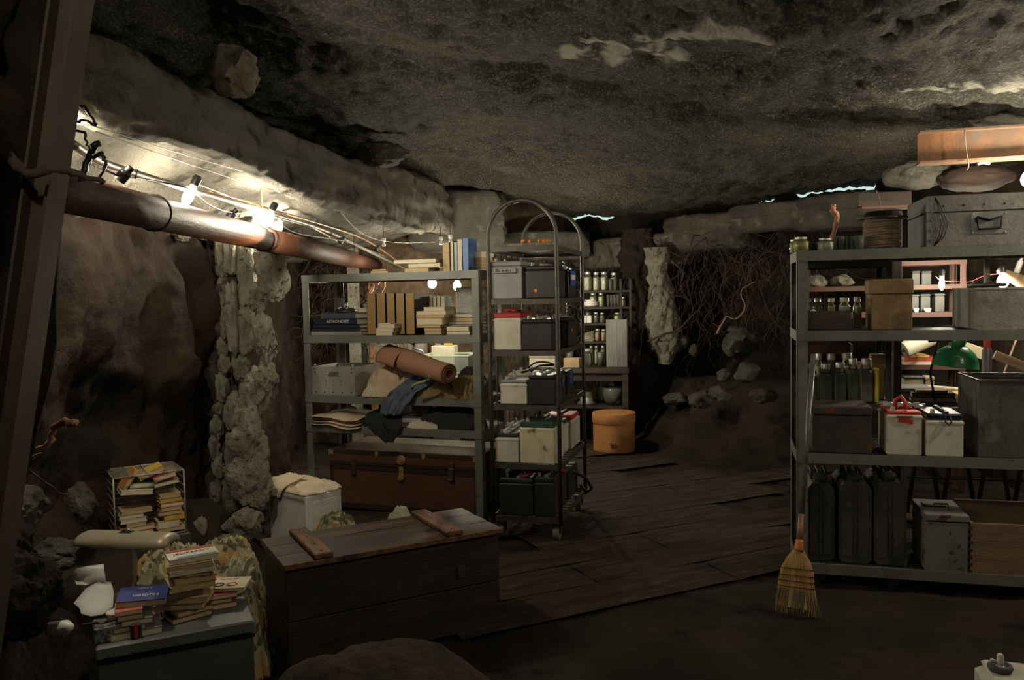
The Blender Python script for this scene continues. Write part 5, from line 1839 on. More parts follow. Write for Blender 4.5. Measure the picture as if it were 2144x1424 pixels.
# litter at the back
for i, (x, y, d, kind, lb) in enumerate(((1538, 888, 7.6, 'c', 'clear bottle lying on its side among the litter at the back'), (1523, 862, 8, 'r', 'small round white cap among the litter at the back'),
                                         (1535, 856, 8, 'y', 'small yellow scrap among the litter at the back'), (1549, 876, 7.8, 't', 'short pale tube standing among the litter at the back'),
                                         (1597, 874, 7.2, 'w', 'pale short log lying near the back, beside the right shelf post'))):
    g = G(x, y + 8, 0)
    if kind == 'c':
        t = thing('bottle', lb, 'bottle', g + Vector((0, 0, .04)), 0, None, (0, pi / 2 - .1, .3))
        MB().lathe([(.03, -.07), (.036, -.065), (.036, .04), (.012, .07), (.012, .095), (0, .096)], 14).build('body', GLASSC, t, True)
        MB().lathe([(.014, .09), (.014, .105), (0, .106)], 10).build('cap', PORC, t)
    elif kind == 'r':
        t = thing('cap', lb, 'cap', g, 0, None, (1.2, 0, 0))
        MB().lathe([(.035, 0), (.035, .02), (.025, .028), (0, .028)], 16).build('disc', PORC, t, 'auto')
    elif kind == 'y':
        o = rock('scrap', g + Vector((0, 0, .03)), (.03, .02, .035), 500, mc((.6, .4, .05)), sub=2)
        tag(o, lb, 'scrap')
    elif kind == 't':
        t = thing('tube', lb, 'tube', g, 0, None, (0, -.2, 0))
        MB().lathe([(.035, 0), (.035, .12), (.030, .12), (.030, .01), (0, .01)], 16).build('wall', PORC, t, 'auto')
    else:
        t = thing('log', lb, 'log', g + Vector((-.09, 0, .03)), 0)
        MB().tube([(0, 0, 0), (.17, .02, 0)], .03, 12).build('stub', M('pale wood', (.4, .34, .24), .9), t, 'auto')

# ------------------------------------------------------------------ wooden chest in the foreground
yw = atan2(.44, .807)
FC = Frame(-.888, 3.12, yw)
CL, CD, CH = .925, .40, .434
t = thing('wooden_chest', 'big dark wooden chest with two battens across its worn lid', 'chest', FC.P(0, 0, 0), yw)
for i in range(2):
    zc = .20 * i + .10
    MB().box((CL / 2, .011, zc), (CL, .022, .196), b=.003).build('front_board', WOOD, t)
    MB().box((CL / 2, CD - .011, zc), (CL, .022, .196), b=.003).build('back_board', WOOD, t)
    for x in (.011, CL - .011):
        MB().box((x, CD / 2, zc), (.022, CD - .044, .196), b=.003).build('end_board', WOOD, t)
nb = 3
for i in range(nb):
    wd = (CD + .02) / nb
    mb = MB()
    def tf(a, b, i=i, wd=wd):
        x = lerp(-.012, CL + .012, a)
        y = -.01 + wd * i + .002 + (wd - .004) * b
        return (x, y, CH - .0015 - .002 * (b < .01 or b > .99) + .0012 * noise.noise(Vector((x * 6, y * 20, i))))
    sheet_solid(mb, tf, 30, 6, .024)
    mb.build('lid_board', WOODT, t)
MB().box((CL / 2, -.012, CH - .012), (CL + .02, .006, .022), b=.002).build('lid_edge', WOODE, t)
for xa, xb in (((605, 664), (662, 690)), ((870, 935), (905, 968))):
    pa_, pb_ = FC.hit((xa[1] + xb[1]) / 2, 1150 if xa[0] < 800 else 1110, 0)[0], 0
    u = pa_
    mb = MB().box((u, CD / 2, CH + .010), (.075, CD + .016, .022), b=.004)
    mb.build('lid_batten', WOODE, t)
    for y in (.03, .13, .25, .37):
        MB().lathe([(.005, 0), (.003, .002), (0, .0025)], 8, (u, y, CH + .021)).build('nail', BLACKM, t)
MB().box((CL * .80, -.003, CH * .62), (.035, .006, .055), b=.002).build('hasp_plate', RUSTD, t)
MB().box((.25, -.016, CH - .012), (.06, .006, .025), b=.002).build('hinge_leaf', RUSTD, t)

# ------------------------------------------------------------------ grey footlocker with paperbacks
yk = atan2(.21, .445)
FK = Frame(-1.35, 2.57, yk)
KL, KD, KH = .492, .385, .35
t = thing('footlocker', 'grey metal footlocker at the lower left carrying heaps of paperbacks', 'box', FK.P(KL / 2, KD / 2, 0), yk)
FKM = M('slate paint', (0.105, 0.115, 0.115), .5, .2, (0.075, 0.08, 0.08), 6, bump=.15, bs=60)
MB().box((0, 0, (KH - .05) / 2), (KL - .012, KD - .012, KH - .05), b=.004).build('body', FKM, t)
MB().box((0, 0, KH - .022), (KL, KD, .044), b=.006).build('lid', M('pale slate paint', (0.17, 0.18, 0.175), .5, .2, (0.12, 0.125, 0.12), 6, bump=.15, bs=60), t)
MB().box((0, -KD / 2 + .004, KH - .052), (KL - .004, .004, .012)).build('seam_strip', BLACKM, t)
for i in range(7):
    MB().lathe([(.0045, 0), (.003, .002), (0, .0025)], 8).build('rivet', TIND, t, loc=(-KL * .42 + KL * .14 * i, -KD / 2 - .0005, KH - .03), rot=(pi / 2, 0, 0))
z = KH + .001
g1, g2_ = 'paperbacks heaped on the footlocker', None
A, zA = stack(FK, .03, z, [(227, 338, 15, 'grey', PAPER, 'page'), (233, 303, 12, 'brown', PAPERT, 'page'), (252, 319, 11, 'grey', PAPER, 'page'), (243, 300, 12, 'brown', PAPERT, 'page'),
                           (240, 300, 9, 'pink', PAPER, 'page')], .12, 'in the left heap on the footlocker', g1, 'paperback', 1290)
loc = FK.P(FK.hit(301, 1262, .05)[0], .11, zA + .002)
bb = book('navy paperback with white title lying tilted on top of the left heap', loc, .155, .115, .024, yk - .15, 'blue', PAPERT, group=g1)
bb.rotation_euler = (.10, .03, yk - .15)
text('title', 'Hudson', .026, LET, bb, (.01, -.02, .0250), (0, 0, pi))
text('subtitle', 'a history', .013, LET, bb, (.0, .035, .0250), (0, 0, pi))
B, zB = stack(FK, .10, z, [(345, 436, 12, 'black', PAPERT, 'page'), (355, 437, 11, 'brown', PAPERT, 'page'), (350, 438, 13, 'brown', PAPERT, 'page'), (350, 447, 13, 'tan', PAPERT, 'page'),
                           (340, 420, 14, 'brown', PAPERT, 'spine'), (352, 450, 13, 'tan', PAPERT, 'page'), (363, 453, 14, 'mustard', PAPERT, 'page'), (381, 449, 6, 'black', PAPERT, 'page'),
                           (353, 449, 11, 'cream', PAPER, 'page'), (350, 448, 11, 'tan', PAPERT, 'page')], .12, 'in the tall centre tower on the footlocker', g1, 'paperback', 1250)
rs = random.Random(2)
for q in B:
    q.rotation_euler[2] += rs.uniform(-.3, .3)
loc = FK.P(FK.hit(404, 1180, .12)[0], .17, zB + .002)
bb = book('white paperback with red and blue cover crowning the centre tower', loc, .165, .115, .018, yk + .1, 'white', PAPER, group=g1)
MB().box((0, .040, .0186), (.160, .026, .0010)).build('red_band', BCOL['red'], bb)
MB().box((0.01, -.048, .0186), (.13, .012, .0010)).build('blue_band', BCOL['sky blue'], bb)
text('title', 'JEOPARDY', .026, BLACK, bb, (0, .0, .0184), (0, 0, .05))
Cc, zC = stack(FK, .16, z, [(430, 497, 12, 'red', PAPER, 'page'), (428, 488, 9, 'brown', PAPERT, 'page'), (440, 500, 9, 'red', PAPER, 'page')], .12, 'in the low right heap on the footlocker', g1, 'paperback', 1280)
loc = FK.P(FK.hit(482, 1262, .17)[0], .24, zC + .002)
bb = book('white book with black and red rings on its cover, right heap', loc, .15, .12, .012, yk - .35, 'cream', PAPER, group=g1)
for x, m in ((-.025, BLACK), (.022, RED)):
    MB().tube([(x + .017 * cos(a), -.022 + .017 * sin(a), .0125) for a in [k * 2 * pi / 18 for k in range(19)]], .0025, 5).build('ring', m, bb)
text('title', 'MATCH SET', .013, BLACK, bb, (0, .035, .0122), (0, 0, 0))
loc = FK.P(FK.hit(465, 1230, .3)[0], .33, z)
b2 = book('teal black book lying at the back right of the footlocker', loc, .12, .12, .03, yk + .3, 'teal', PAPER, group=g1)
b3 = book('pink covered paperback resting on the teal black one', loc + Vector((-.015, -.01, .031)), .11, .15, .018, yk + .9, 'pink', PAPER, group=g1)
for i in range(6):
    MB().box((.035 * (i % 2) - .02, -.05 + .02 * i, .0185), (.02, .006, .0008)).build('cover_mark', BCOL['red'], b3)
loc = FK.P(FK.hit(333, 1245, .26)[0], .30, z)
b4 = book('second pink paperback between left heap and centre tower', loc, .10, .14, .03, yk + .4, 'pink', PAPER, group=g1)
p = FK.P(.06, .10, z)
plainbox('speckled_box', 'speckled grey block on the left end of the footlocker', 'box', FK.P(.035, .10, z), .09, .14, .055, yk + .1,
         M('speckled grey', (0.16, 0.17, 0.16), .7, 0, (0.04, 0.04, 0.04), 60, .5, .56))
t = plainbox('cassette_box', 'small black box with a red stripe between speckled block and left heap', 'box', FK.P(.115, .07, z), .035, .10, .05, yk + .1, BLACK)
MB().box((0, 0, .0505), (.012, .085, .001)).build('red_stripe', RED, t)
MB().box((0, -.0505, .025), (.012, .001, .045)).build('red_stripe', RED, t)
t = thing('round_tin', 'flat round cream tin on the speckled block', 'tin', FK.P(.06, .12, z + .056), 0)
MB().lathe([(.028, 0), (.030, .004), (.030, .012), (.026, .016), (0, .018)], 22).build('body', PORC, t, 'auto')
MB().lathe([(.0315, .005), (.0315, .010)], 22).build('band', BRASS, t, 'auto')
t = thing('wristwatch', 'black steel wristwatch lying on the speckled block', 'watch', FK.P(.02, .07, z + .056), .4)
MB().lathe([(.014, 0), (.016, .003), (.014, .007), (0, .007)], 16).build('case', STEEL, t, 'auto')
MB().box((-.035, 0, .003), (.045, .012, .004)).box((.035, 0, .003), (.045, .012, .004)).build('strap', BLACK, t)

def flatpoly(name, label, pts, z, mat, cat, th=.003, tilt=.05, curl=.006):
    P = [G(x, y, z) for x, y in pts]
    c = sum(P, Vector()) / len(P)
    mb = MB()
    n = len(P)
    top = [(p - c) for p in P]
    vs = [(0, 0, curl)] + [(v.x * .5, v.y * .5, curl * .6 + curl * .4 * sin(i * 2)) for i, v in enumerate(top)] + [(v.x, v.y, curl * sin(i * 1.7)) for i, v in enumerate(top)]
    vs += [(a, b, q - th) for a, b, q in vs]
    m = 1 + 2 * n
    fs = []
    for i in range(n):
        j = (i + 1) % n
        fs += [(0, 1 + i, 1 + j), (1 + i, 1 + n + i, 1 + n + j, 1 + j), (m, m + 1 + j, m + 1 + i), (m + 1 + i, m + 1 + j, m + 1 + n + j, m + 1 + n + i),
               (1 + n + i, m + 1 + n + i, m + 1 + n + j, 1 + n + j)]
    mb.add(vs, fs)
    o = mb.build(name, mat, None, True, loc=c, rot=(tilt, 0, 0))
    return tag(o, label, cat)


PWH = M('white foam sheet', (0.66, 0.65, 0.61), .8)
flatpoly('torn_foam_sheet', 'torn white sheet with a ragged edge, the farther of two left of the lamp',
         [(137, 1214), (160, 1195), (185, 1187), (217, 1182), (219, 1200), (222, 1218), (200, 1215), (180, 1221), (160, 1224), (155, 1212)], .44, PWH, 'sheet')
flatpoly('torn_foam_sheet', 'torn white sheet fanning out, the nearer of two behind the round tin',
         [(154, 1262), (180, 1238), (205, 1222), (232, 1220), (238, 1240), (237, 1270), (215, 1280), (190, 1284), (170, 1284), (166, 1272)], .43, PWH, 'sheet')
p = G(125, 1335, .50 if 0 else .42)
t = thing('white_bottle', 'white cylindrical bottle lying on the earth left of the footlocker', 'bottle', p + Vector((0, 0, .03)), 0, None, (0, pi / 2 - .25, -.5))
MB().lathe([(.018, -.05), (.022, -.045), (.022, .035), (.012, .045), (.012, .06), (0, .061)], 16).build('body', PORC, t, True)

# fluorescent desk lamp
LAMP = M('beige lamp enamel', (0.33, 0.28, 0.20), .4, .2, (0.27, 0.22, 0.155), 6)
a, b = C(170, 1126, 2.98), C(364, 1126, 2.92)
t = thing('desk_lamp', 'beige fluorescent desk lamp with long hood on a bent gooseneck', 'lamp', (a + b) / 2, atan2((b - a).y, (b - a).x))
L = (b - a).length
mb = MB()
def hood(q, v):
    x = (v - .5) * L
    e = min(1, (min(v, 1 - v)) / .09)
    e = sqrt(max(0, 1 - (1 - e) ** 2))
    th = lerp(-.25, pi + .25, q)
    r = .85 + .15 * e
    return (x * (1), .060 * cos(th) * (.5 + .5 * e) , .030 * sin(th) * (.25 + .75 * e) - .012)
sheet_solid(mb, hood, 18, 34, -.003)
mb.build('hood', LAMP, t, True)
MB().box((0, 0, .018), (.05, .03, .012), b=.003).build('switch_housing', BLACK, t)
MB().tube([(-.02, 0, .024), (0, 0, .034), (.02, 0, .024)], .003, 6).build('switch', STEEL, t, True)
MB().tube([(-L * .42, 0, -.012), (L * .42, 0, -.012)], .011, 12).build('fluorescent_tube', PORC, t, True)
inv = Matrix.Translation(t.location) @ Matrix.Rotation(t.rotation_euler.z, 4, 'Z')
inv = inv.inverted()
zb = KH + .01
pts = [C(276, 1135, 2.90), C(282, 1165, 2.90), C(282, 1200, 2.92), C(276, 1225, 2.96), C(270, 1240, 3.0)]
pts.append(Vector((pts[-1].x, pts[-1].y, zb)))
sp = []
for i in range(len(pts) - 1):
    p0, p1, p2, p3 = pts[max(0, i - 1)], pts[i], pts[i + 1], pts[min(len(pts) - 1, i + 2)]
    for k in range(5):
        q = k / 5
        sp.append(inv @ (.5 * ((2 * p1) + (p2 - p0) * q + (2 * p0 - 5 * p1 + 4 * p2 - p3) * q * q + (3 * p1 - p0 - 3 * p2 + p3) * q ** 3)))
MB().tube(sp, .0085, 10).build('gooseneck', LAMP, t, True)
e_ = inv @ pts[-1]
MB().lathe([(.065, -.012), (.070, -.004), (.055, .012), (.02, .018), (0, .018)], 24, e_).build('base', LAMP, t, True)

# wire cage of books on the bank
cz0 = .395
FG = Frame(0, 0, 0)
ga, gb = C(241, 1100, 3.58), C(387, 1100, 3.74)
yg = atan2(gb.y - ga.y, gb.x - ga.x)
FG = Frame(ga.x, ga.y, yg)
GL, GD, GH = (gb - ga).length, .24, .285
t = thing('wire_cage', 'wire cage bookholder packed with paperbacks against the brown wall', 'cage', FG.P(0, 0, cz0), yg)
WIRE = M('wire', (0.38, 0.36, 0.31), .4, .3, (0.2, 0.16, 0.11), 20)
for w in (0, GD):
    mb = MB()
    for u in (0, GL):
        mb.tube([(u, w, 0), (u, w, GH)], .0042, 6)
    mb.tube([(0, w, 0), (GL, w, 0)], .003, 6).tube([(0, w, GH), (GL, w, GH)], .0042, 6)
    mb.build('frame_wire', WIRE, t, True)
for i in range(9):
    w = GD * i / 8
    MB().tube([(0, w, GH), (GL, w, GH)], .0024, 5).build('top_wire', WIRE, t, True)
for i in range(5):
    u = GL * i / 4
    MB().tube([(u, 0, GH + .002), (u, GD, GH + .002)], .0022, 5).build('top_wire', WIRE, t, True)
    MB().tube([(u, 0, .0), (u, GD, .0)], .0022, 5).build('bottom_wire', WIRE, t, True)
for s in (0, GL):
    for i in range(1, 8):
        MB().tube([(s, 0, GH * i / 8), (s, GD, GH * i / 8)], .0015, 5).build('side_wire', WIRE, t, True)
for i in range(1, 12):
    MB().tube([(0, GD, GH * i / 12), (GL, GD, GH * i / 12)], .0012, 4).build('back_wire', WIRE, t, True)
plainbox('low_crate', 'low dark crate under the wire cage on the bank', 'crate', FG.P(GL / 2, GD / 2, .26), GL + .04, GD + .03, .130, yg, GREYD)
g1 = 'paperbacks in the wire cage'
def cs(rows, w, where, y):
    return stack(FG, w, cz0 + .004, rows, .13, where, g1, 'paperback', y)
L1, zL = cs([(247, 290, 5, 'cream', PAPER, 'page'), (247, 320, 6, 'red', PAPER, 'page'), (247, 322, 9, 'orange', PAPER, 'page'), (260, 304, 9, 'tan', PAPERT, 'page'), (248, 305, 9, 'white', PAPER, 'page'), (246, 300, 9, 'grey', PAPER, 'page'), (252, 318, 8, 'tan', PAPERT, 'page')],
            .03, 'in the cage, left column', 1040)
R1, zR = cs([(326, 386, 7, 'tan', PAPERT, 'page'), (327, 372, 15, 'cream', PAPER, 'spine'), (342, 386, 11, 'yellow', PAPER, 'spine'), (330, 378, 9, 'brown', PAPERT, 'page'), (335, 380, 8, 'tan', PAPERT, 'page'),
             (334, 384, 9, 'red', PAPER, 'page'), (333, 379, 9, 'yellow', PAPER, 'spine'), (333, 379, 9, 'tan', PAPERT, 'page')], .03, 'in the cage, right column', 1030)
def cb(lb, px, py, w, L, D, T, col, ry, dz=0, rx=0, rz=0, pages=PAPER):
    u, zz = FG.hit(px, py, w)
    b = book(lb, FG.P(u, w + D / 2, zz - T / 2), L, D, T, yg, col, pages, group=g1)
    b.rotation_euler = (rx, ry, yg + rz)
    return b
cb('cream paperback sloping right over the left column of the cage', 287, 1031, .03, .135, .12, .022, 'cream', .10)
cb('teal backed cream paperback in the upper left middle of the cage', 299, 1017, .05, .115, .12, .026, 'teal', .08)
cb('orange paperback standing steeply at the upper left of the cage', 277, 1003, .04, .10, .11, .020, 'orange', -.95, pages=PAPERT)
cb('yellow paperback tilted up at the top middle of the cage', 319, 991, .05, .115, .12, .022, 'yellow', -.35, pages=PAPERT)
cb('red topped cream paperback tilted at the top right of the cage', 347, 998, .03, .10, .12, .026, 'red', -.25)
cb('cream paperback under the red topped one in the cage', 350, 1012, .03, .11, .12, .016, 'tan', -.12)
cb('red paperback lying behind the top ones at the right of the cage', 352, 990, .10, .08, .10, .014, 'red', -.1)

# camouflage bedding
CAMO = M('camouflage cloth', (0.36, 0.33, 0.20), .95, 0, (0.10, 0.085, 0.045), 16, .50, .53, .3, 200, (0.42, 0.27, 0.11), 11, .56, .58)
CAMOG = M('grey green sack cloth', (0.38, 0.37, 0.25), .95, 0, (0.30, 0.29, 0.19), 8, bump=.3, bs=200)
def hp(lb, mat, x0, x1, yt, d, dep, h0, seed, fold=.03, name='bedding', cat='bedding', yaw=0, zb=0, freq=(7, 12), sq=2.3):
    a, b = C(x0, yt, d), C(x1, yt, d)
    c = (a + b) / 2
    h = c.z - zb
    return cloth_heap(name, lb, mat, (c.x, d, zb), (b - a).length / 2, dep / 2, h * .95, seed, yaw, fold, freq, cat, sq=sq)
hp('big heap of camouflage bedding behind the footlocker', CAMO, 258, 470, 1140, 3.55, .40, 0, 21, .06)
hp('camouflage sleeping bag roll left of the wooden chest', CAMO, 395, 545, 1122, 3.75, .35, 0, 22, .05)
hp('striped grey rolled bag end poking out beside the chest, right of the books', CAMOG, 452, 548, 1160, 3.45, .18, 0, 23, .03, 'rolled_bag', 'bag', freq=(18, 4))
hp('brown and cream netted cloth between footlocker and chest', CAMO, 470, 548, 1212, 3.12, .30, 0, 24, .05, 'netting', 'netting')
hp('hump of camouflage sleeping bag behind the chest, left', CAMO, 638, 768, 1070, 4.15, .32, 0, 25, .045)
hp('greenish grey sack behind the chest, right of the camouflage hump', CAMOG, 802, 872, 1058, 4.45, .26, 0, 26, .03, 'sack', 'sack')

# white cabinet with folded cloth
yq = radians(-40.6)
FW = Frame(-1.465, 4.84, yq)
t = thing('white_cabinet', 'dirty white metal box cabinet with a cream cloth folded on top', 'cabinet', FW.P(.185, .125, 0), yq)
MB().box((0, 0, .17), (.37, .25, .34), b=.012).build('body', WHITE, t)
MB().box((.187, 0, .17), (.006, .19, .26), b=.003).build('side_panel', WHITE, t)
MB().box((.191, 0, .18), (.004, .10, .16), b=.002).build('embossed_panel', WHITE, t)
MB().box((0, -.127, .31), (.34, .005, .012)).build('seam', mc((.3, .3, .27)), t)
PINKC = M('pinkish cream cloth', (0.62, 0.52, 0.38), .95, 0, (0.55, 0.46, 0.33), 6, bump=.2, bs=200)
cloth_heap('folded_cloth', 'pinkish cream cloth folded on the white cabinet', PINKC, FW.P(.185, .125, .341), .19, .13, .05, 31, yq, .018, (5, 7), sq=8)
drape('folded_cloth', 'corner of cream cloth hanging over the left face of the white cabinet', PINKC, FW,
      [(.10, .14, .40, .10), (.10, .02, .385, .10), (.09, -.018, .35, .085), (.09, -.022, .30, .06)], .1, .012, 33, .006, cat='cloth')

# ------------------------------------------------------------------ right shelf unit
RD = [1.638, 1.25, .652, .103]
shelf_unit('grey green steel shelf unit on wheels at the right', FR, 1.5, .46, 1.645, RD, rail=.05, post=.05, casters=False)
t = thing('caster_wheel', 'small dark caster wheel under the near left corner of the right shelf', 'wheel', FR.P(.12, .05, .025), FR.yaw)
MB().tube([(-.012, 0, 0), (.012, 0, 0)], .025, 16).build('wheel', BLACK, t, 'auto')
MB().box((0, 0, .015), (.03, .008, .02)).build('fork', TIND, t)
def rs_(x0, x1, yt, w, zb, dep):
    return slot(FR, x0, x1, yt, w, zb + .002, dep)
z = RD[0]
def rj(lb, x0, x1, yt, w, fill, zb=None, grp='jars on the right shelf', lid=LIDM, full=.9, fr=FR, glass=None):
    loc, W, h = slot(fr, x0, x1, yt, w, (z if zb is None else zb) + .002, .06)
    return jar(lb, loc, W / 2, h, fill, group=grp, lid=lid, full=full, glass=glass)
rj('pale yellow jar at the very corner, behind the front yellow one', 1653, 1676, 501, .16, PICKW, lid=LIDM)
rj('yellow jar with pale lid at the left front corner of the top deck', 1661, 1695, 496, .02, PICKY)
rj('whitish jar standing alone on the top deck, left of the glasses', 1712, 1747, 498, .03, PICKW)
for i, (x0, x1) in enumerate(((1746, 1759), (1757, 1770), (1768, 1782), (1780, 1793))):
    glass_cup(['leftmost', 'second', 'third', 'fourth'][i] + ' empty glass in the row between jar and spool, top deck', FR, x0, x1, 494, .10 - .02 * (i % 2), z + .002, 'glasses on the right shelf')
glass_cup('glass of whitish preserve next to the rope spool', FR, 1789, 1812, 493, .06, z + .002, 'glasses on the right shelf', PICKW)
# rope spool
loc, W, h = rs_(1800, 1912, 452, .03, z, .24)
t = thing('rope_spool', 'black flanged spool wound with brown rope on the top deck', 'spool', loc, 0)
R_ = W / 2
MB().lathe([(R_, 0), (R_, .008), (0, .008)], 32).build('flange', BLACKM, t, 'auto')
MB().lathe([(R_, h - .006), (R_, h + .002), (R_ * .75, h + .006), (R_ * .6, h + .03), (R_ * .2, h + .035), (0, h + .035)], 32).build('flange', BLACKM, t, 'auto')
pts = []
turns = 15
for i in range(turns * 20 + 1):
    a = i / 20 * 2 * pi
    pts.append((R_ * .70 * cos(a), R_ * .70 * sin(a), .012 + (h - .028) * i / (turns * 20) + .003 * sin(a * 1.3)))
MB().tube(pts, (h - .028) / turns * .62, 6).build('rope', ROPE, t, True)
MB().lathe([(R_ * .68, .008), (R_ * .68, h - .006)], 24).build('core', ROPE, t, True)
cable('string', 'thin twine rising from the spool to the ceiling slit', [(1846, 452, 4.1), (1842, 420, 4.15), (1834, 398, 4.3)], .0018, ROPE, 'string', 4)
# metal trunk on top
loc, W, h = rs_(1940, 2330, 402, .02, z, .42)
W = min(W, 1.5 - FR.hit(1940, 450, .02)[0] + .06)
loc = FR.P(FR.hit(1940, 450, .02)[0] + W / 2, .02 + .21, z + .002)
GM = M('galvanised', (0.20, 0.205, 0.19), .45, .6, (0.12, 0.12, 0.115), 5, .35, .7, .3, 60, (0.27, 0.28, 0.25), 9, .6, .75)
t = thing('storage_box', 'large galvanised metal trunk with angular handle on the top deck', 'trunk', loc, FR.yaw)
hl = h * .33
MB().box((0, 0, (h - hl) / 2), (W, .42, h - hl - .002), b=.003).build('body', GM, t)
MB().box((0, 0, h - hl / 2), (W + .006, .426, hl), b=.004).build('lid', GM, t)
MB().box((-W / 2 + .016, -.213, (h - hl) / 2), (.034, .004, h - hl)).box((-W / 2 + .016, -.216, h - hl / 2), (.034, .004, hl - .004)).build('corner_strip', GM, t)
for k in range(5):
    MB().lathe([(.006, 0), (.004, .003), (0, .0035)], 8).build('rivet', TIND, t, loc=(-W / 2 + .016, -.2155, .03 + k * (h - .05) / 4), rot=(pi / 2, 0, 0))
for k in range(5):
    MB().lathe([(.005, 0), (.004, .003), (0, .0035)], 8).build('rivet', BLACKM, t, loc=(-W / 2 + .07 + k * .085, -.2135, h - hl * .62), rot=(pi / 2, 0, 0))
uh, zh = FR.hit(2070, 468, .02)
uh = uh - (FR.hit(1940, 450, .02)[0] + W / 2)
zh = zh - z
s = .030
hp_ = [(uh - s * 1.75, zh + s * .95), (uh, zh + s * .45), (uh + s * 1.75, zh + s * 1.0), (uh + s * 1.55, zh - s * .8), (uh - s * 1.5, zh - s * .85), (uh - s * 1.75, zh + s * .95)]
MB().box((uh, -.2125, zh), (.150, .003, .100), b=.001).build('handle_plate', GM, t)
MB().tube([(a, -.222, b) for a, b in hp_], .0055, 8).build('handle', BLACKM, t, True)
for a, b in ((-.067, .042), (.067, .042), (-.067, -.042), (.067, -.042)):
    MB().lathe([(.006, 0), (.004, .003), (0, .0035)], 8).build('rivet', STEEL, t, loc=(uh + a, -.2145, zh + b), rot=(pi / 2, 0, 0))
for i, dx in enumerate((0, .012, .028)):
    us = -W / 2 + .03
    MB().tube([(us, -.214, h), (us + .018 + dx * .3, -.222, h * .8), (us + .03 + dx, -.224, h * .45), (us + .02 + dx * .8, -.222, h * .2), (us, -.218, .004)], .0022, 5).build('hanging_wire', BLACKM, t, True)

# second deck
z = RD[1]
# caddy
loc, W, h = rs_(1687, 1783, 651, .02, z, .20)
t = thing('wooden_caddy', 'dark wooden tool caddy with upright handle posts, second deck left', 'caddy', loc, FR.yaw)
open_box_mb(W, .20, h, .010).build('tray', WOOD, t)
MB().box((0, .0, h * .85), (.016, .012, h * 1.7), b=.004).build('handle_post', WOOD, t)
def ctop(lb, x0, x1, yt, w, fill, lid=LIDM):
    return rj(lb, x0, x1, yt, w, fill, zb=z + .012, grp='jars in and behind the caddy', lid=lid)
ctop('clear jar at the left end inside the caddy', 1681, 1702, 625, .14, None, STEEL)
ctop('small yellow jar behind the caddy handle post', 1733, 1750, 624, .13, PICKY)
ctop('wide whitish jar inside the caddy at its right end', 1757, 1782, 623, .12, PICKW)
ctop('clear jar between the left jar and the caddy handle', 1704, 1722, 624, .15, None, STEEL)
rj('tall jar squeezed between caddy and rusty tin, second deck', 1787, 1806, 622, .14, PICKW, zb=z)
u, W, _, _ = FR.span(1692, 1712, 640, 650, .08)
t = thing('egg', 'white egg shape resting in the caddy near its left end', 'egg', FR.P(u, .075, z + .055))
MB().lathe([(0, 0), (.012, .003), (.02, .015), (.021, .028), (.014, .045), (0, .054)], 16).build('shell', PORC, t, True)
# rusty square tin
loc, W, h = rs_(1826, 1911, 584, .02, z, .20)
RT = M('rusty tin', (0.165, 0.10, 0.045), .65, .2, (0.26, 0.17, 0.075), 9, .4, .62, .4, 60, (0.08, 0.055, 0.04), 6, .55, .68)
t = thing('rusty_tin', 'square rusty brown tin with overlapping lid on the second deck', 'tin', loc, FR.yaw)
MB().box((0, 0, h * .36), (W, .20, h * .72), b=.006).build('body', RT, t)
MB().box((0, 0, h * .85), (W + .008, .208, h * .30), b=.006).build('lid', RT, t)
# large tin box
ul = FR.hit(2043, 650, .02)[0]
_, zt = FR.hit(2080, 603, .02)
loc = FR.P(ul + .24, .02 + .21, z + .002)
t = thing('tin_box', 'large dull grey tin box with thin rolled rim, second deck right', 'box', loc, FR.yaw)
MB().box((0, 0, (zt - z) / 2), (.48, .42, zt - z), b=.004).build('body', TIN, t)
MB().box((0, -.211, zt - z - .004), (.486, .004, .008)).box((-.242, 0, zt - z - .004), (.004, .42, .008)).box((.242, 0, zt - z - .004), (.004, .42, .008)).box((0, .211, zt - z - .004), (.486, .004, .008)).build('rim', STEEL, t)
MB().box((-.15, -.2115, .004), (.16, .003, .006)).build('label_holder', mc((.3, .22, .2)), t)

# third deck
z = RD[2]
loc, W, h = rs_(1702, 1826, 851, .02, z, .24)
DRM = M('dark red enamel', (0.04, 0.034, 0.03), .5, .2, (0.07, 0.06, 0.05), 8, .4, .65, .3, 60, (0.20, 0.04, 0.025), 9, .62, .66)
t = thing('enamel_case', 'scratched dark metal case with worn red paint, third deck left', 'case', loc, FR.yaw)
MB().box((0, 0, h * .40), (W, .24, h * .80), b=.005).build('body', DRM, t)
MB().box((0, 0, h * .90), (W + .005, .245, h * .19), b=.006).build('lid', DRM, t)
loc, W, h = rs_(1857, 1931, 862, .01, z, .25)
b = battery('white battery with red rim and red clamp, third deck of the right shelf', loc, W, .25, h, FR.yaw, lid=RED, lidh=.07, caps=False)
MB().tube([(-.03, -.06, h), (-.028, -.06, h + .05), (-.005, -.065, h + .065), (.012, -.07, h + .04), (.014, -.08, h + .005)], .010, 8).build('clamp', RED, b, True)
MB().box((0, 0, 0), (.065, .004, .022), b=.001).build('red_tag', RED, b, loc=(.005, -.129, h * .80), rot=(0, .18, 0))
MB().box((0, 0, 0), (.07, .004, .008)).build('metal_clip', STEEL, b, loc=(.0, -.131, h * .89))
for k in range(4):
    o = rock('fluff', (-.04 + .04 * k, .02, h + .012), (.03, .03, .016), 300 + k, PORC, sub=2, parent=b)
loc, W, h = rs_(1940, 2018, 867, .0, z, .25)
b = battery('white battery with blue black lid and carrying loop, third deck', loc, W, .25, h, FR.yaw, lid=M('midnight plastic', (.012, .014, .035), .35), lidh=.15)
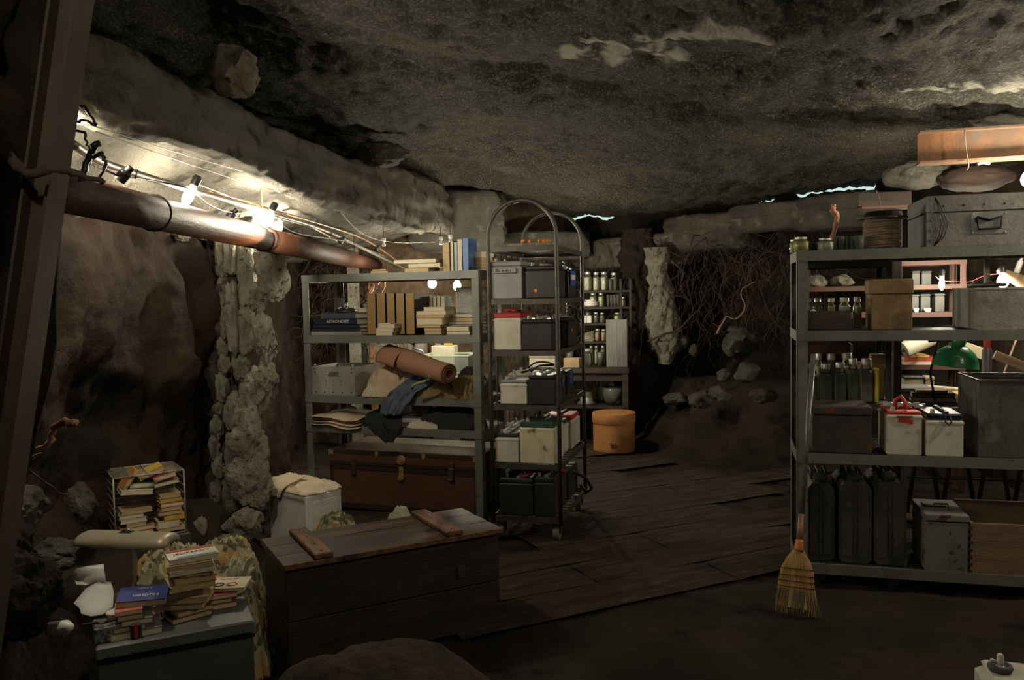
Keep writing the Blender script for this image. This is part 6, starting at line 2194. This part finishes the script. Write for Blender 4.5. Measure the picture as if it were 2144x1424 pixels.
MB().tube([(0, -.127, h * .95), (.0, -.14, h * .82), (.012, -.142, h * .76), (.024, -.14, h * .82), (.02, -.13, h * .95)], .004, 6).build('loop', BLACK, b, True)
ul = FR.hit(2050, 870, .0)[0]
_, zt = FR.hit(2080, 797, .0)
loc = FR.P(ul + .21, .19, z + .002)
t = thing('sheet_metal_bin', 'tall dark sheet metal bin with rough rim, third deck right', 'bin', loc, FR.yaw)
mb = open_box_mb(.42, .36, zt - z, .006)
mb.build('body', TIND, t)
MB().box((0, -.182, zt - z - .004), (.426, .006, .010)).box((-.213, 0, zt - z - .004), (.006, .36, .010)).build('rolled_rim', RUSTD, t)
loc, W, h = rs_(1830, 1845, 905, .2, z, .02)

# bottom deck: jerrycans, box, crate
z = RD[3]
JC = M('olive drab', (0.060, 0.058, 0.045), .6, .1, (0.042, 0.04, 0.032), 6, .4, .7, .2, 60, (0.12, 0.10, 0.07), 14, .66, .72)
def jerry(lb, x0, x1, yt, w):
    loc, W, h = rs_(x0, x1, yt, w, z, .33)
    t = thing('jerrycan', lb, 'jerrycan', loc, FR.yaw, 'jerrycans on the bottom deck')
    D = .33
    mb = MB()
    mb.prism([(-W / 2 + .02, 0), (W / 2 - .02, 0), (W / 2, .02), (W / 2, h - .03), (W / 2 - .025, h), (-W / 2 + .025, h), (-W / 2, h - .03), (-W / 2, .02)], -D / 2, D / 2)
    mb.build('body', JC, t)
    mb = MB()
    mb.box((0, -D / 2 - .001, h * .5), (.006, .008, h * .96))
    mb.build('weld_seam', JC, t)
    for s in (-1, 1):
        MB().box((s * W * .26, -D / 2 - .0005, h * .47), (W * .32, .005, h * .78), b=.002).build('pressed_panel', JC, t)
    MB().lathe([(.030, -.004), (.030, .018), (.034, .020), (.034, .030), (.018, .034), (0, .032)], 18).build('cap', JC, t, 'auto', loc=(0, -D / 2 + .055, h), rot=(.35, 0, 0))
    for s in (-1, 0, 1):
        MB().tube([(s * .035, -.06, h - .002), (s * .035, -.05, h + .035), (s * .035, .09, h + .035), (s * .035, .10, h - .002)], .008, 8).build('handle', JC, t, True)
    return t
jerry('leftmost of the three olive jerrycans, behind the broom handle', 1690, 1747, 1012, .06)
jerry('middle one of the three olive jerrycans', 1757, 1826, 1012, .05)
jerry('rightmost of the three olive jerrycans, beside the pale wooden box', 1830, 1899, 1010, .05)
loc, W, h = rs_(1938, 2028, 1078, -.0, z, .30)
PB = M('chipped pale paint', (0.16, 0.165, 0.14), .7, 0, (0.12, 0.122, 0.105), 6, .4, .65, .4, 50, (0.045, 0.03, 0.02), 16, .62, .66)
t = thing('painted_box', 'chipped pale grey wooden box with dirty lid on the bottom deck', 'box', loc, FR.yaw)
MB().box((0, 0, h * .43), (W, .30, h * .86), b=.004).build('body', PB, t)
MB().box((0, 0, h * .94), (W + .008, .308, h * .12), b=.004).build('lid', PB, t)
MB().tube([(-.03, -.06, h), (-.03, -.03, h + .022), (.03, -.03, h + .022), (.03, -.06, h)], .005, 8).build('handle', RUSTD, t, True)
MB().box((-.02, .03, h + .004), (.10, .08, .006), b=.002).build('rust_plate', RUSTD, t)
ul = FR.hit(2032, 1150, 0)[0]
_, zt = FR.hit(2080, 1098, 0)
LC = 1.5 - ul - .03
loc = FR.P(ul + LC / 2, .155, z + .002)
h = zt - z
t = thing('wooden_crate', 'open pine crate with finger jointed corners on the bottom deck', 'crate', loc, FR.yaw)
MB().box((0, -.148, h / 2), (LC, .014, h), b=.002).build('front_board', CRATE, t)
MB().box((0, .148, h / 2 + .02), (LC, .014, h + .04), b=.002).build('back_board', CRATE, t)
for s in (-1, 1):
    MB().box((s * (LC / 2 - .007), 0, h / 2), (.014, .282, h), b=.002).build('end_board', CRATE, t)
MB().box((0, 0, .006), (LC, .30, .010)).build('bottom', CRATE, t)
n = 14
for k in range(0, n, 2):
    MB().box((-LC / 2 - .001, -.150, h * (k + .5) / n), (.018, .012, h / n * .9)).build('finger_joint', WOOD, t)

# ------------------------------------------------------------------ rear rack of jars behind the right shelf
u0, _ = FR.hit(1672, 800, .56)
u1, _ = FR.hit(1866, 800, .56)
FRR = Frame(FR.P(u0, .56, 0).x, FR.P(u0, .56, 0).y, FR.yaw)
LRR = u1 - u0
shelf_unit('dark steel rack of square jars close behind the right shelf', FRR, LRR, .30, 1.60, [1.60, 1.24, .826], rail=.035, post=.03, mat=GREYD, deckmesh=False)
z = .826
def sqjar(lb, x0, x1, yt, w, fill, zb, grp='square jars on the rear rack'):
    loc, W, h = slot(FRR, x0, x1, yt, w, zb + .001, .08)
    W *= .94
    t = thing('square_jar', lb, 'jar', loc, FRR.yaw, grp)
    hb = h * .76
    MB().box((0, 0, hb / 2), (W, W * .9, hb), b=W * .14).build('glass_body', GLASS, t)
    MB().box((0, 0, hb * .46), (W * .9, W * .8, hb * .88), b=W * .12).build('contents', fill, t)
    MB().lathe([(W * .46, hb), (W * .34, hb + h * .08), (W * .34, h * .88)], 16).build('neck', GLASS, t, True)
    MB().lathe([(W * .37, h * .87), (W * .37, h * .98), (W * .33, h), (0, h)], 16).build('lid', LIDM, t, 'auto')
    return t
for i, (x0, x1, y, f) in enumerate(((1682, 1714, 762, PICKG), (1716, 1744, 763, PICKG), (1747, 1775, 760, PICKG), (1776, 1800, 752, PICKG), (1801, 1831, 752, PICKY if 0 else PICKG))):
    sqjar(['leftmost', 'second', 'third', 'fourth', 'rightmost'][i] + ' front square jar of dark green preserve on the rear rack', x0, x1, y, .02, f, z)
for i, (x0, x1, y) in enumerate(((1682, 1694, 742), (1708, 1724, 741), (1731, 1753, 741), (1762, 1787, 740))):
    loc, W, h = slot(FRR, x0, x1, y, .15, z + .001, .08)
    jar(['leftmost', 'second', 'third', 'rightmost'][i] + ' round jar in the second row on the rear rack', loc, W / 2 * 1.1, h, PICKW if i in (1, 3) else None, group='round jars in the second row of the rear rack', lid=LIDM)
loc, W, h = slot(FRR, 1832, 1841, 772, .04, z + .001, .08)
plainbox('yellow_packet', 'narrow bright yellow packet at the right end of the square jars', 'packet', loc, W, .08, h, FRR.yaw, mc((.75, .68, .06), .6))
loc, W, h = slot(FRR, 1826, 1852, 742, .2, z + .001, .08)
for i, (x0, x1, y, c) in enumerate(((1826, 1850, 752, 'tan'), (1832, 1850, 742, 'brown'))):
    pass
t = plainbox('carton', 'tan carton behind the right end of the square jars', 'box', loc, W, .08, h, FRR.yaw, mc((.38, .26, .15), .8), mc((.33, .22, .13), .8), .2)
loc, W, h = slot(FRR, 1683, 1786, 715, .22, z + .001, .05)
t = thing('suitcase', 'dark brown rounded case standing behind the jars on the rear rack', 'case', loc, FRR.yaw)
MB().box((0, .0, h / 2), (W, .05, h), b=.02).build('body', TBR, t)

# rusty rack farther back
FU = Frame(2.15, 6.05, radians(-15))
t = shelf_unit('rust brown steel rack standing against the back behind the right shelf', FU, 1.08, .30, 1.66, [1.645, 1.47, 1.275, .90], rail=.035, post=.04, mat=RUSTD if 0 else M('rust red steel', (0.075, 0.028, 0.017), .6, .1, (0.06, 0.03, 0.022), 7), deckmesh=False)
def fu(x0, x1, yt, w, zb, dep):
    return slot(FU, x0, x1, yt, w, zb + .001, dep)
for i, (x0, x1, y, zz, lb) in enumerate(((1688, 1735, 573, 1.47, 'left pale lump of rock on the upper shelf of the rusty rack'), (1738, 1790, 572, 1.47, 'right pale lump of rock on the upper shelf of the rusty rack'))):
    loc, W, h = fu(x0, x1, y, .05, zz, .16)
    o = rock('rock', loc + Vector((0, 0, h * .45)), (W / 2, .08, h / 2), 600 + i, PLASTER, sub=3)
    tag(o, lb, 'rock')
GB = M('grey block', (0.11, 0.11, 0.10), .85, 0, (0.07, 0.07, 0.065), 9)
for i, (x0, x1, y, zz) in enumerate(((1910, 1926, 568, 1.47), (1930, 1950, 568, 1.47), (1908, 1924, 617, 1.275), (1928, 1948, 616, 1.275), (1958, 1978, 615, 1.275))):
    loc, W, h = fu(x0, x1, y, .06, zz, .1)
    plainbox('grey_canister', ['left grey canister on the upper shelf of the rusty rack', 'right grey canister on the upper shelf of the rusty rack', 'left grey canister on the middle shelf of the rusty rack',
                               'middle grey canister on the middle shelf of the rusty rack', 'right grey canister on the middle shelf of the rusty rack'][i], 'canister', loc, W, .1, h, FU.yaw, GB, GB, .12, group='grey canisters on the rusty rack')
for i, (x0, x1) in enumerate(((1913, 1926), (1935, 1952))):
    loc, W, h = fu(x0, x1, 646, .0, 1.275, .05)
    t = thing('cup', ['left', 'right'][i] + ' small white cup at the middle shelf edge, rusty rack', 'cup', loc)
    MB().lathe([(W * .35, 0), (W * .5, h), (W * .43, h), (W * .3, h * .1), (0, h * .1)], 16).build('cup', PORC, t, True)
FUp = FU
rk, zk = stack(FU, .02, .902, [(1893, 1962, 7, 'white', PAPER, 'page'), (1895, 1963, 8, 'red', PAPER, 'spine'), (1905, 1945, 5, 'mustard', PAPERT, 'spine'), (1903, 1918, 4, 'red', PAPERT, 'spine')], .2,
               'in the red and white stack on the rusty rack', 'books on the rusty rack')
t = thing('cream_tube', 'cream cylinder shade slanting above the red books', 'lamp shade', C(1888, 728, 5.7), 0)
a, b = C(1893, 733, 5.7), C(1955, 704, 5.7)
t.location = a
t.rotation_euler = (b - a).to_track_quat('Z', 'Y').to_euler()
l_ = (b - a).length
MB().lathe([(.055, 0), (.058, .02), (.058, l_), (.052, l_), (.052, .02), (0, .01)], 24).build('shade', mc((.55, .52, .42), .5), t, 'auto')
MB().tube([(0, 0, 0), (-.0, 0, -.05), (.03, 0, -.09)], .012, 8).build('neck', STEEL, t, True)

# desk with trestle legs
FD = Frame(2.36, 5.12, radians(-15))
t = thing('trestle_desk', 'cluttered desk on black trestle legs behind the right shelf', 'desk', FD.P(0, 0, 0), FD.yaw)
MB().box((.5, .26, .70), (1.0, .52, .03), b=.003).build('top', mc((.22, .20, .17), .6), t)
for x in (.22, .42, .62, .82):
    for s in (-1, 1):
        MB().tube([(x, .12 + .0 * s, .685), (x + s * .10, .10, .0)], .014, 8).build('leg', BLACKM, t, True)
MB().tube([(.12, .11, .25), (.92, .11, .25)], .010, 8).build('crossbar', BLACKM, t, True)
plainbox('floor_board', 'pale brown board lying on the floor beneath the desk', 'board', FD.P(.5, .2, 0.0), 1.0, .5, .02, FD.yaw, CRATE)
z = .716
def fd(x0, x1, yt, w, dep, zb=None):
    return slot(FD, x0, x1, yt, w, (z if zb is None else zb) + .001, dep)
t = thing('green_desk_lamp', 'dark green enamel desk lamp with domed shade on a black arm', 'lamp', C(2006, 800, 4.98), 0)
p = t.location.copy()
GRE = M('green enamel', (0.02, 0.20, 0.08), .25)
tp = C(2000, 720, 4.95) - p
MB().lathe([(.040, .0), (.045, -.02), (.040, -.045), (.062, -.055), (.10, -.085), (.122, -.13), (.130, -.175), (.134, -.178), (.126, -.174), (.116, -.13), (.08, -.09)], 36).build('shade', GRE, t, True, loc=tp + Vector((.02, 0, .035)), rot=(0, .12, 0))
MB().tube([tp + Vector((-.16, 0, .02)), tp + Vector((-.08, 0, .024)), tp + Vector((.02, 0, .02))], .008, 8).build('joint', BLACKM, t, True)
base = Vector((C(1962, 800, 4.98).x, 5.16 - .0, z)) - p
q = FD.P(FD.hit(1960, 840, .04)[0], .05, z) - p
MB().tube([tp + Vector((-.10, 0, .03)), q * .45 + tp * .55 + Vector((-.10, 0, 0)), q + Vector((0, 0, .0))], .007, 8).build('arm', BLACKM, t, True)
MB().lathe([(.05, 0), (.052, .008), (.02, .018), (0, .02)], 20).build('base', BLACKM, t, 'auto', loc=q + Vector((0, 0, .0015)))
loc, W, h = fd(1864, 1886, 812, .02, .07)
t = thing('pencil_pot', 'dark pot crammed with orange and red pens on the desk corner', 'pot', loc)
MB().lathe([(W * .45, 0), (W * .5, h * 1.0), (W * .45, h), (W * .4, .004), (0, .004)], 16).build('pot', BLACK, t, True)
rs = random.Random(5)
for i in range(9):
    a = i * .7
    c = (RED, ORANGE, ORANGE, BCOL['white'], RED, BLUE)[i % 6]
    MB().tube([(W * .2 * cos(a), W * .2 * sin(a), .006), (W * .42 * cos(a), W * .42 * sin(a), h + rs.uniform(.06, .13))], .004, 6).build('pen', c, t)
loc, W, h = fd(1877, 1953, 812, .12, .2)
plainbox('grey_binder', 'flat slate grey folder box on the desk right of the pencil pot', 'box', loc, W, .2, h, FD.yaw, mc((.13, .14, .15), .5), mc((.17, .18, .19), .5), .3)
zz = loc.z + h
loc, W, h = fd(1893, 1935, 789, .38, .12)
plainbox('cream_carton', 'cream carton with dark edge at the back of the desk', 'box', loc, W, .10, h, FD.yaw, mc((.42, .38, .25), .8), BLACK, .12)
loc, W, h = fd(1938, 1956, 789, .38, .10)
plainbox('tan_carton', 'narrow tan carton beside the cream carton at the back of the desk', 'box', loc, W, .10, h, FD.yaw, mc((.40, .33, .20), .8), mc((.36, .3, .18), .8), .15)
a, b = C(1932, 811, 5.35), C(2022, 818, 5.3)
t = thing('paper_roll', 'cream rolled paper tube lying across the desk', 'roll', a)
t.rotation_euler = (b - a).to_track_quat('Z', 'Y').to_euler()
MB().lathe([(.015, 0), (.018, .001), (.018, (b - a).length), (.014, (b - a).length), (.014, .005), (0, .004)], 16).build('tube', PAPER, t, 'auto')
zz_, _z = stack(FD, .03, z + .001, [(1905, 2010, 8, 'black', PAPER, 'spine'), (1908, 2003, 9, 'brown', PAPERT, 'spine'), (1910, 2000, 10, 'black', PAPER, 'spine'), (1920, 1985, 5, 'brown', PAPER, 'spine')], .14, 'of the dark bound books on the desk', 'dark books on the desk', 'book', 845)
stack(FD, .05, z + .001, [(2014, 2046, 8, 'white', PAPER, 'page'), (2012, 2046, 7, 'cream', PAPER, 'page'), (2008, 2046, 8, 'yellow', PAPER, 'page')], .2, 'of the bright pads right of the dark books', 'pads on the desk', 'pad', 845)
loc, W, h = fd(1968, 2000, 805, .30, .2)
t = thing('paper_sheets', 'loose cream papers spread behind the dark books on the desk', 'papers', FD.P(FD.hit(1975, 820, .3)[0], .34, z + .001), FD.yaw)
for i in range(5):
    MB().box((0, 0, 0), (.21, .28, .0012)).build('sheet', PAPER, t, loc=(.05 * i - .1, .01 * i, .002 + .002 * i), rot=(0, 0, .3 * i - .5))
# tall pole with red cap
a = C(2070, 760, 5.0)
t = thing('red_capped_canister', 'tall dark canister with a bright red cap behind the metal bin', 'canister', FD.P(FD.hit(2070, 800, .08)[0], .12, z + .001))
hh = C(2070, 708, 5.0).z - z
MB().lathe([(.026, 0), (.028, .01), (.028, hh * .80), (.022, hh * .84), (0, hh * .84)], 20).build('body', TIND, t, 'auto')
MB().lathe([(.020, hh * .84), (.021, hh * .99), (0, hh)], 18).build('cap', RED, t, 'auto')
loc, W, h = fd(2100, 2150, 742, .2, .04)
t = thing('wooden_offcut', 'pale wooden offcut leaning at the right edge behind the bin', 'board', C(2118, 757, 5.2), 0, None, (0, .42, -.2))
MB().box((0, 0, 0), (.22, .02, .055), b=.002).build('board', CRATE, t)
t = thing('wooden_offcut', 'cream wooden offcut leaning right of the green lamp shade', 'board', C(2040, 735, 5.4), 0, None, (0, .35, -.2))
MB().box((0, 0, 0), (.16, .02, .075), b=.002).build('board', mc((.45, .38, .24)), t)
cable('stick', 'thin pale stick slanting behind the offcuts at the right', [(2128, 712, 5.35), (2110, 760, 5.35), (2096, 800, 5.35)], .007, CRATE, 'stick', 6)
# round seat with post, cone, white tube
c = C(2066, 600, 4.95)
t = thing('round_stool_top', 'upside down round stool seat with pale post above the tin box', 'stool', FR.P(FR.hit(2066, 600, .25)[0], .25, zt if 0 else 1.25 + .002), 0)
c = t.location
_, ztb = FR.hit(2080, 603, .02)
t.location = (c.x, c.y, ztb + .006)
MB().lathe([(.075, 0), (.085, .006), (.085, .014), (.06, .018), (0, .018)], 28).build('seat', TIN, t, 'auto')
MB().tube([(0, 0, .018), (0, 0, .16)], .014, 14).build('post', mc((.45, .42, .33), .5), t, 'auto')
for a in (0.5, 2.6, 4.6):
    MB().tube([(.07 * cos(a), .07 * sin(a), .016), (0, 0, .045)], .003, 6).build('stay', STEEL, t, True)
a, b = C(2092, 566, 5.25), C(2170, 606, 5.0)
t = thing('cardboard_cone', 'brown cardboard cone lying beside the bright bulb at the right', 'cone', a)
t.rotation_euler = (b - a).to_track_quat('Z', 'Y').to_euler()
MB().lathe([(.02, 0), (.055, (b - a).length), (.05, (b - a).length), (.017, .01), (0, .01)], 24).build('cone', mc((.5, .33, .17), .8), t, 'auto')
a, b = C(2128, 572, 4.8), C(2138, 545, 4.8)
t = thing('white_tube', 'short white tube hanging near the top right of the second deck', 'tube', a)
t.rotation_euler = (b - a).to_track_quat('Z', 'Y').to_euler()
MB().lathe([(.014, 0), (.016, .004), (.016, .07), (.008, .08), (.004, .22), (0, .22)], 14).build('tube', PORC, t, 'auto')

# ------------------------------------------------------------------ broom
tip = G(1662, 1290, .004)
top = C(1703, 742, 3.93)
t = thing('corn_broom', 'old corn broom with orange stained bristles leaning on the right shelf post', 'broom', tip)
ax = (top - tip).normalized()
t.rotation_euler = ax.to_track_quat('Z', 'X').to_euler()
m3 = ax.to_track_quat('Z', 'X').to_matrix()
# width axis of the fan: world x seen in the broom's own axes
wx = (m3.transposed() @ Vector((1, 0, 0)))
wx.z = 0
wx.normalize()
wy = Vector((-wx.y, wx.x, 0))
Lb = (top - tip).length
STRAW = M('broom straw', (0.42, 0.25, 0.09), .85, 0, (0.58, 0.38, 0.15), 18, .4, .6, .5, 200, (0.60, 0.15, 0.03), 9, .58, .66, stretch=(1, 1, .5))
STRAWD = M('dirty straw tips', (0.16, 0.125, 0.075), .9, 0, (0.26, 0.19, 0.10), 18)
hs = .305
def wprof(s):   # half width by height above the floor
    return interp([(0, .085), (.06, .088), (.14, .080), (.20, .073), (.25, .050), (.285, .022), (.33, .016)], s)
rs = random.Random(11)
mb, md = MB(), MB()
for i in range(520):
    a = rs.uniform(-1, 1)
    bq = rs.uniform(-1, 1) * sqrt(max(0, 1 - a * a))
    pts = []
    flare = rs.uniform(-.012, .016)
    for k, s in enumerate((.004 + rs.uniform(0, .035), .07, .14, .20, .25, .288)):
        w = wprof(s) * (1 + .0 * k)
        th = .022 * (w / .085) ** .5
        off = wx * (a * w + (flare * (1 - s / .12) if s < .12 else 0) + (.03 * max(0, a - .75) / .25 * (1 - s / .1) if s < .1 else 0)) + wy * (bq * th)
        pts.append(off + Vector((0, 0, s)))
    mb.tube([pts[j] for j in range(1, 6)], .0019, 3, False)
    md.tube([pts[0], pts[1], pts[2].lerp(pts[1], .4)], [.0013, .0022, .0022], 3, False)
mb.build('bristles', STRAW, t, True, kind='stuff')
md.build('bristle_tips', STRAWD, t, True, kind='stuff')
core = MB()
core.grid(lambda a, b: (wx * (wprof(lerp(.035, .30, b)) * .93 * cos(a * 2 * pi)) + wy * (.02 * (wprof(lerp(.035, .30, b)) / .085) ** .5 * sin(a * 2 * pi))) + Vector((0, 0, lerp(.035, .30, b))), 28, 12, True)
core.build('straw_core', STRAW, t, True)
for s in (.125, .150, .175, .205):
    w = wprof(s) * 1.04
    pts = [wx * (w * cos(a)) + wy * (.0245 * sin(a)) + Vector((0, 0, s + .004 * cos(a))) for a in [k * 2 * pi / 32 for k in range(33)]]
    MB().tube(pts, .0016, 5).build('stitching', M('dark twine', (.05, .03, .03), .8), t, True)
MB().lathe([(.021, .283), (.023, .29), (.021, .297), (.022, .304), (.019, .312), (.019, .325), (.016, .335)], 18).build('binding', M('orange wire', (0.45, 0.16, 0.05), .5, .3), t, True)
MB().tube([(0, 0, .30), (0, 0, .45)], [.014, .0125], 14).build('worn_handle_end', M('worn orange handle', (0.30, 0.12, 0.05), .5, 0, (0.12, 0.08, 0.06), 10), t, True)
MB().tube([(0, 0, .45), (0, 0, Lb)], .0125, 14).build('handle', M('grey handle', (0.14, 0.135, 0.125), .35, .1, (0.08, 0.07, 0.06), 12), t, True)

# white container at the lower right corner
c = G(2120, 1412, .36)
t = thing('white_container', 'white plastic container with dark ring and valve at the lower right corner', 'container', (c.x + .09, c.y - .06, 0), -.3)
MB().box((0, 0, .175), (.36, .26, .35), b=.02).build('body', CASEW, t)
MB().box((0, 0, .355), (.33, .23, .014), b=.006).build('lid', CASEW, t)
q = G(2094, 1404, .362) - t.location
q = Matrix.Rotation(.3, 3, 'Z') @ q
MB().lathe([(.020, 0), (.030, .002), (.033, .010), (.030, .018), (.020, .018), (.020, .004)], 24).build('ring', M('grey rubber', (.07, .075, .08), .7), t, True, loc=(q.x, q.y, .362))
MB().lathe([(.013, 0), (.012, .012), (.009, .014), (.009, .042), (.006, .046), (0, .046)], 16).build('valve', PORC, t, 'auto', loc=(q.x, q.y, .364))
MB().tube([(q.x - .008, q.y, .384), (q.x - .022, q.y, .39), (q.x - .026, q.y, .384)], .005, 8).build('spout', PORC, t, True)
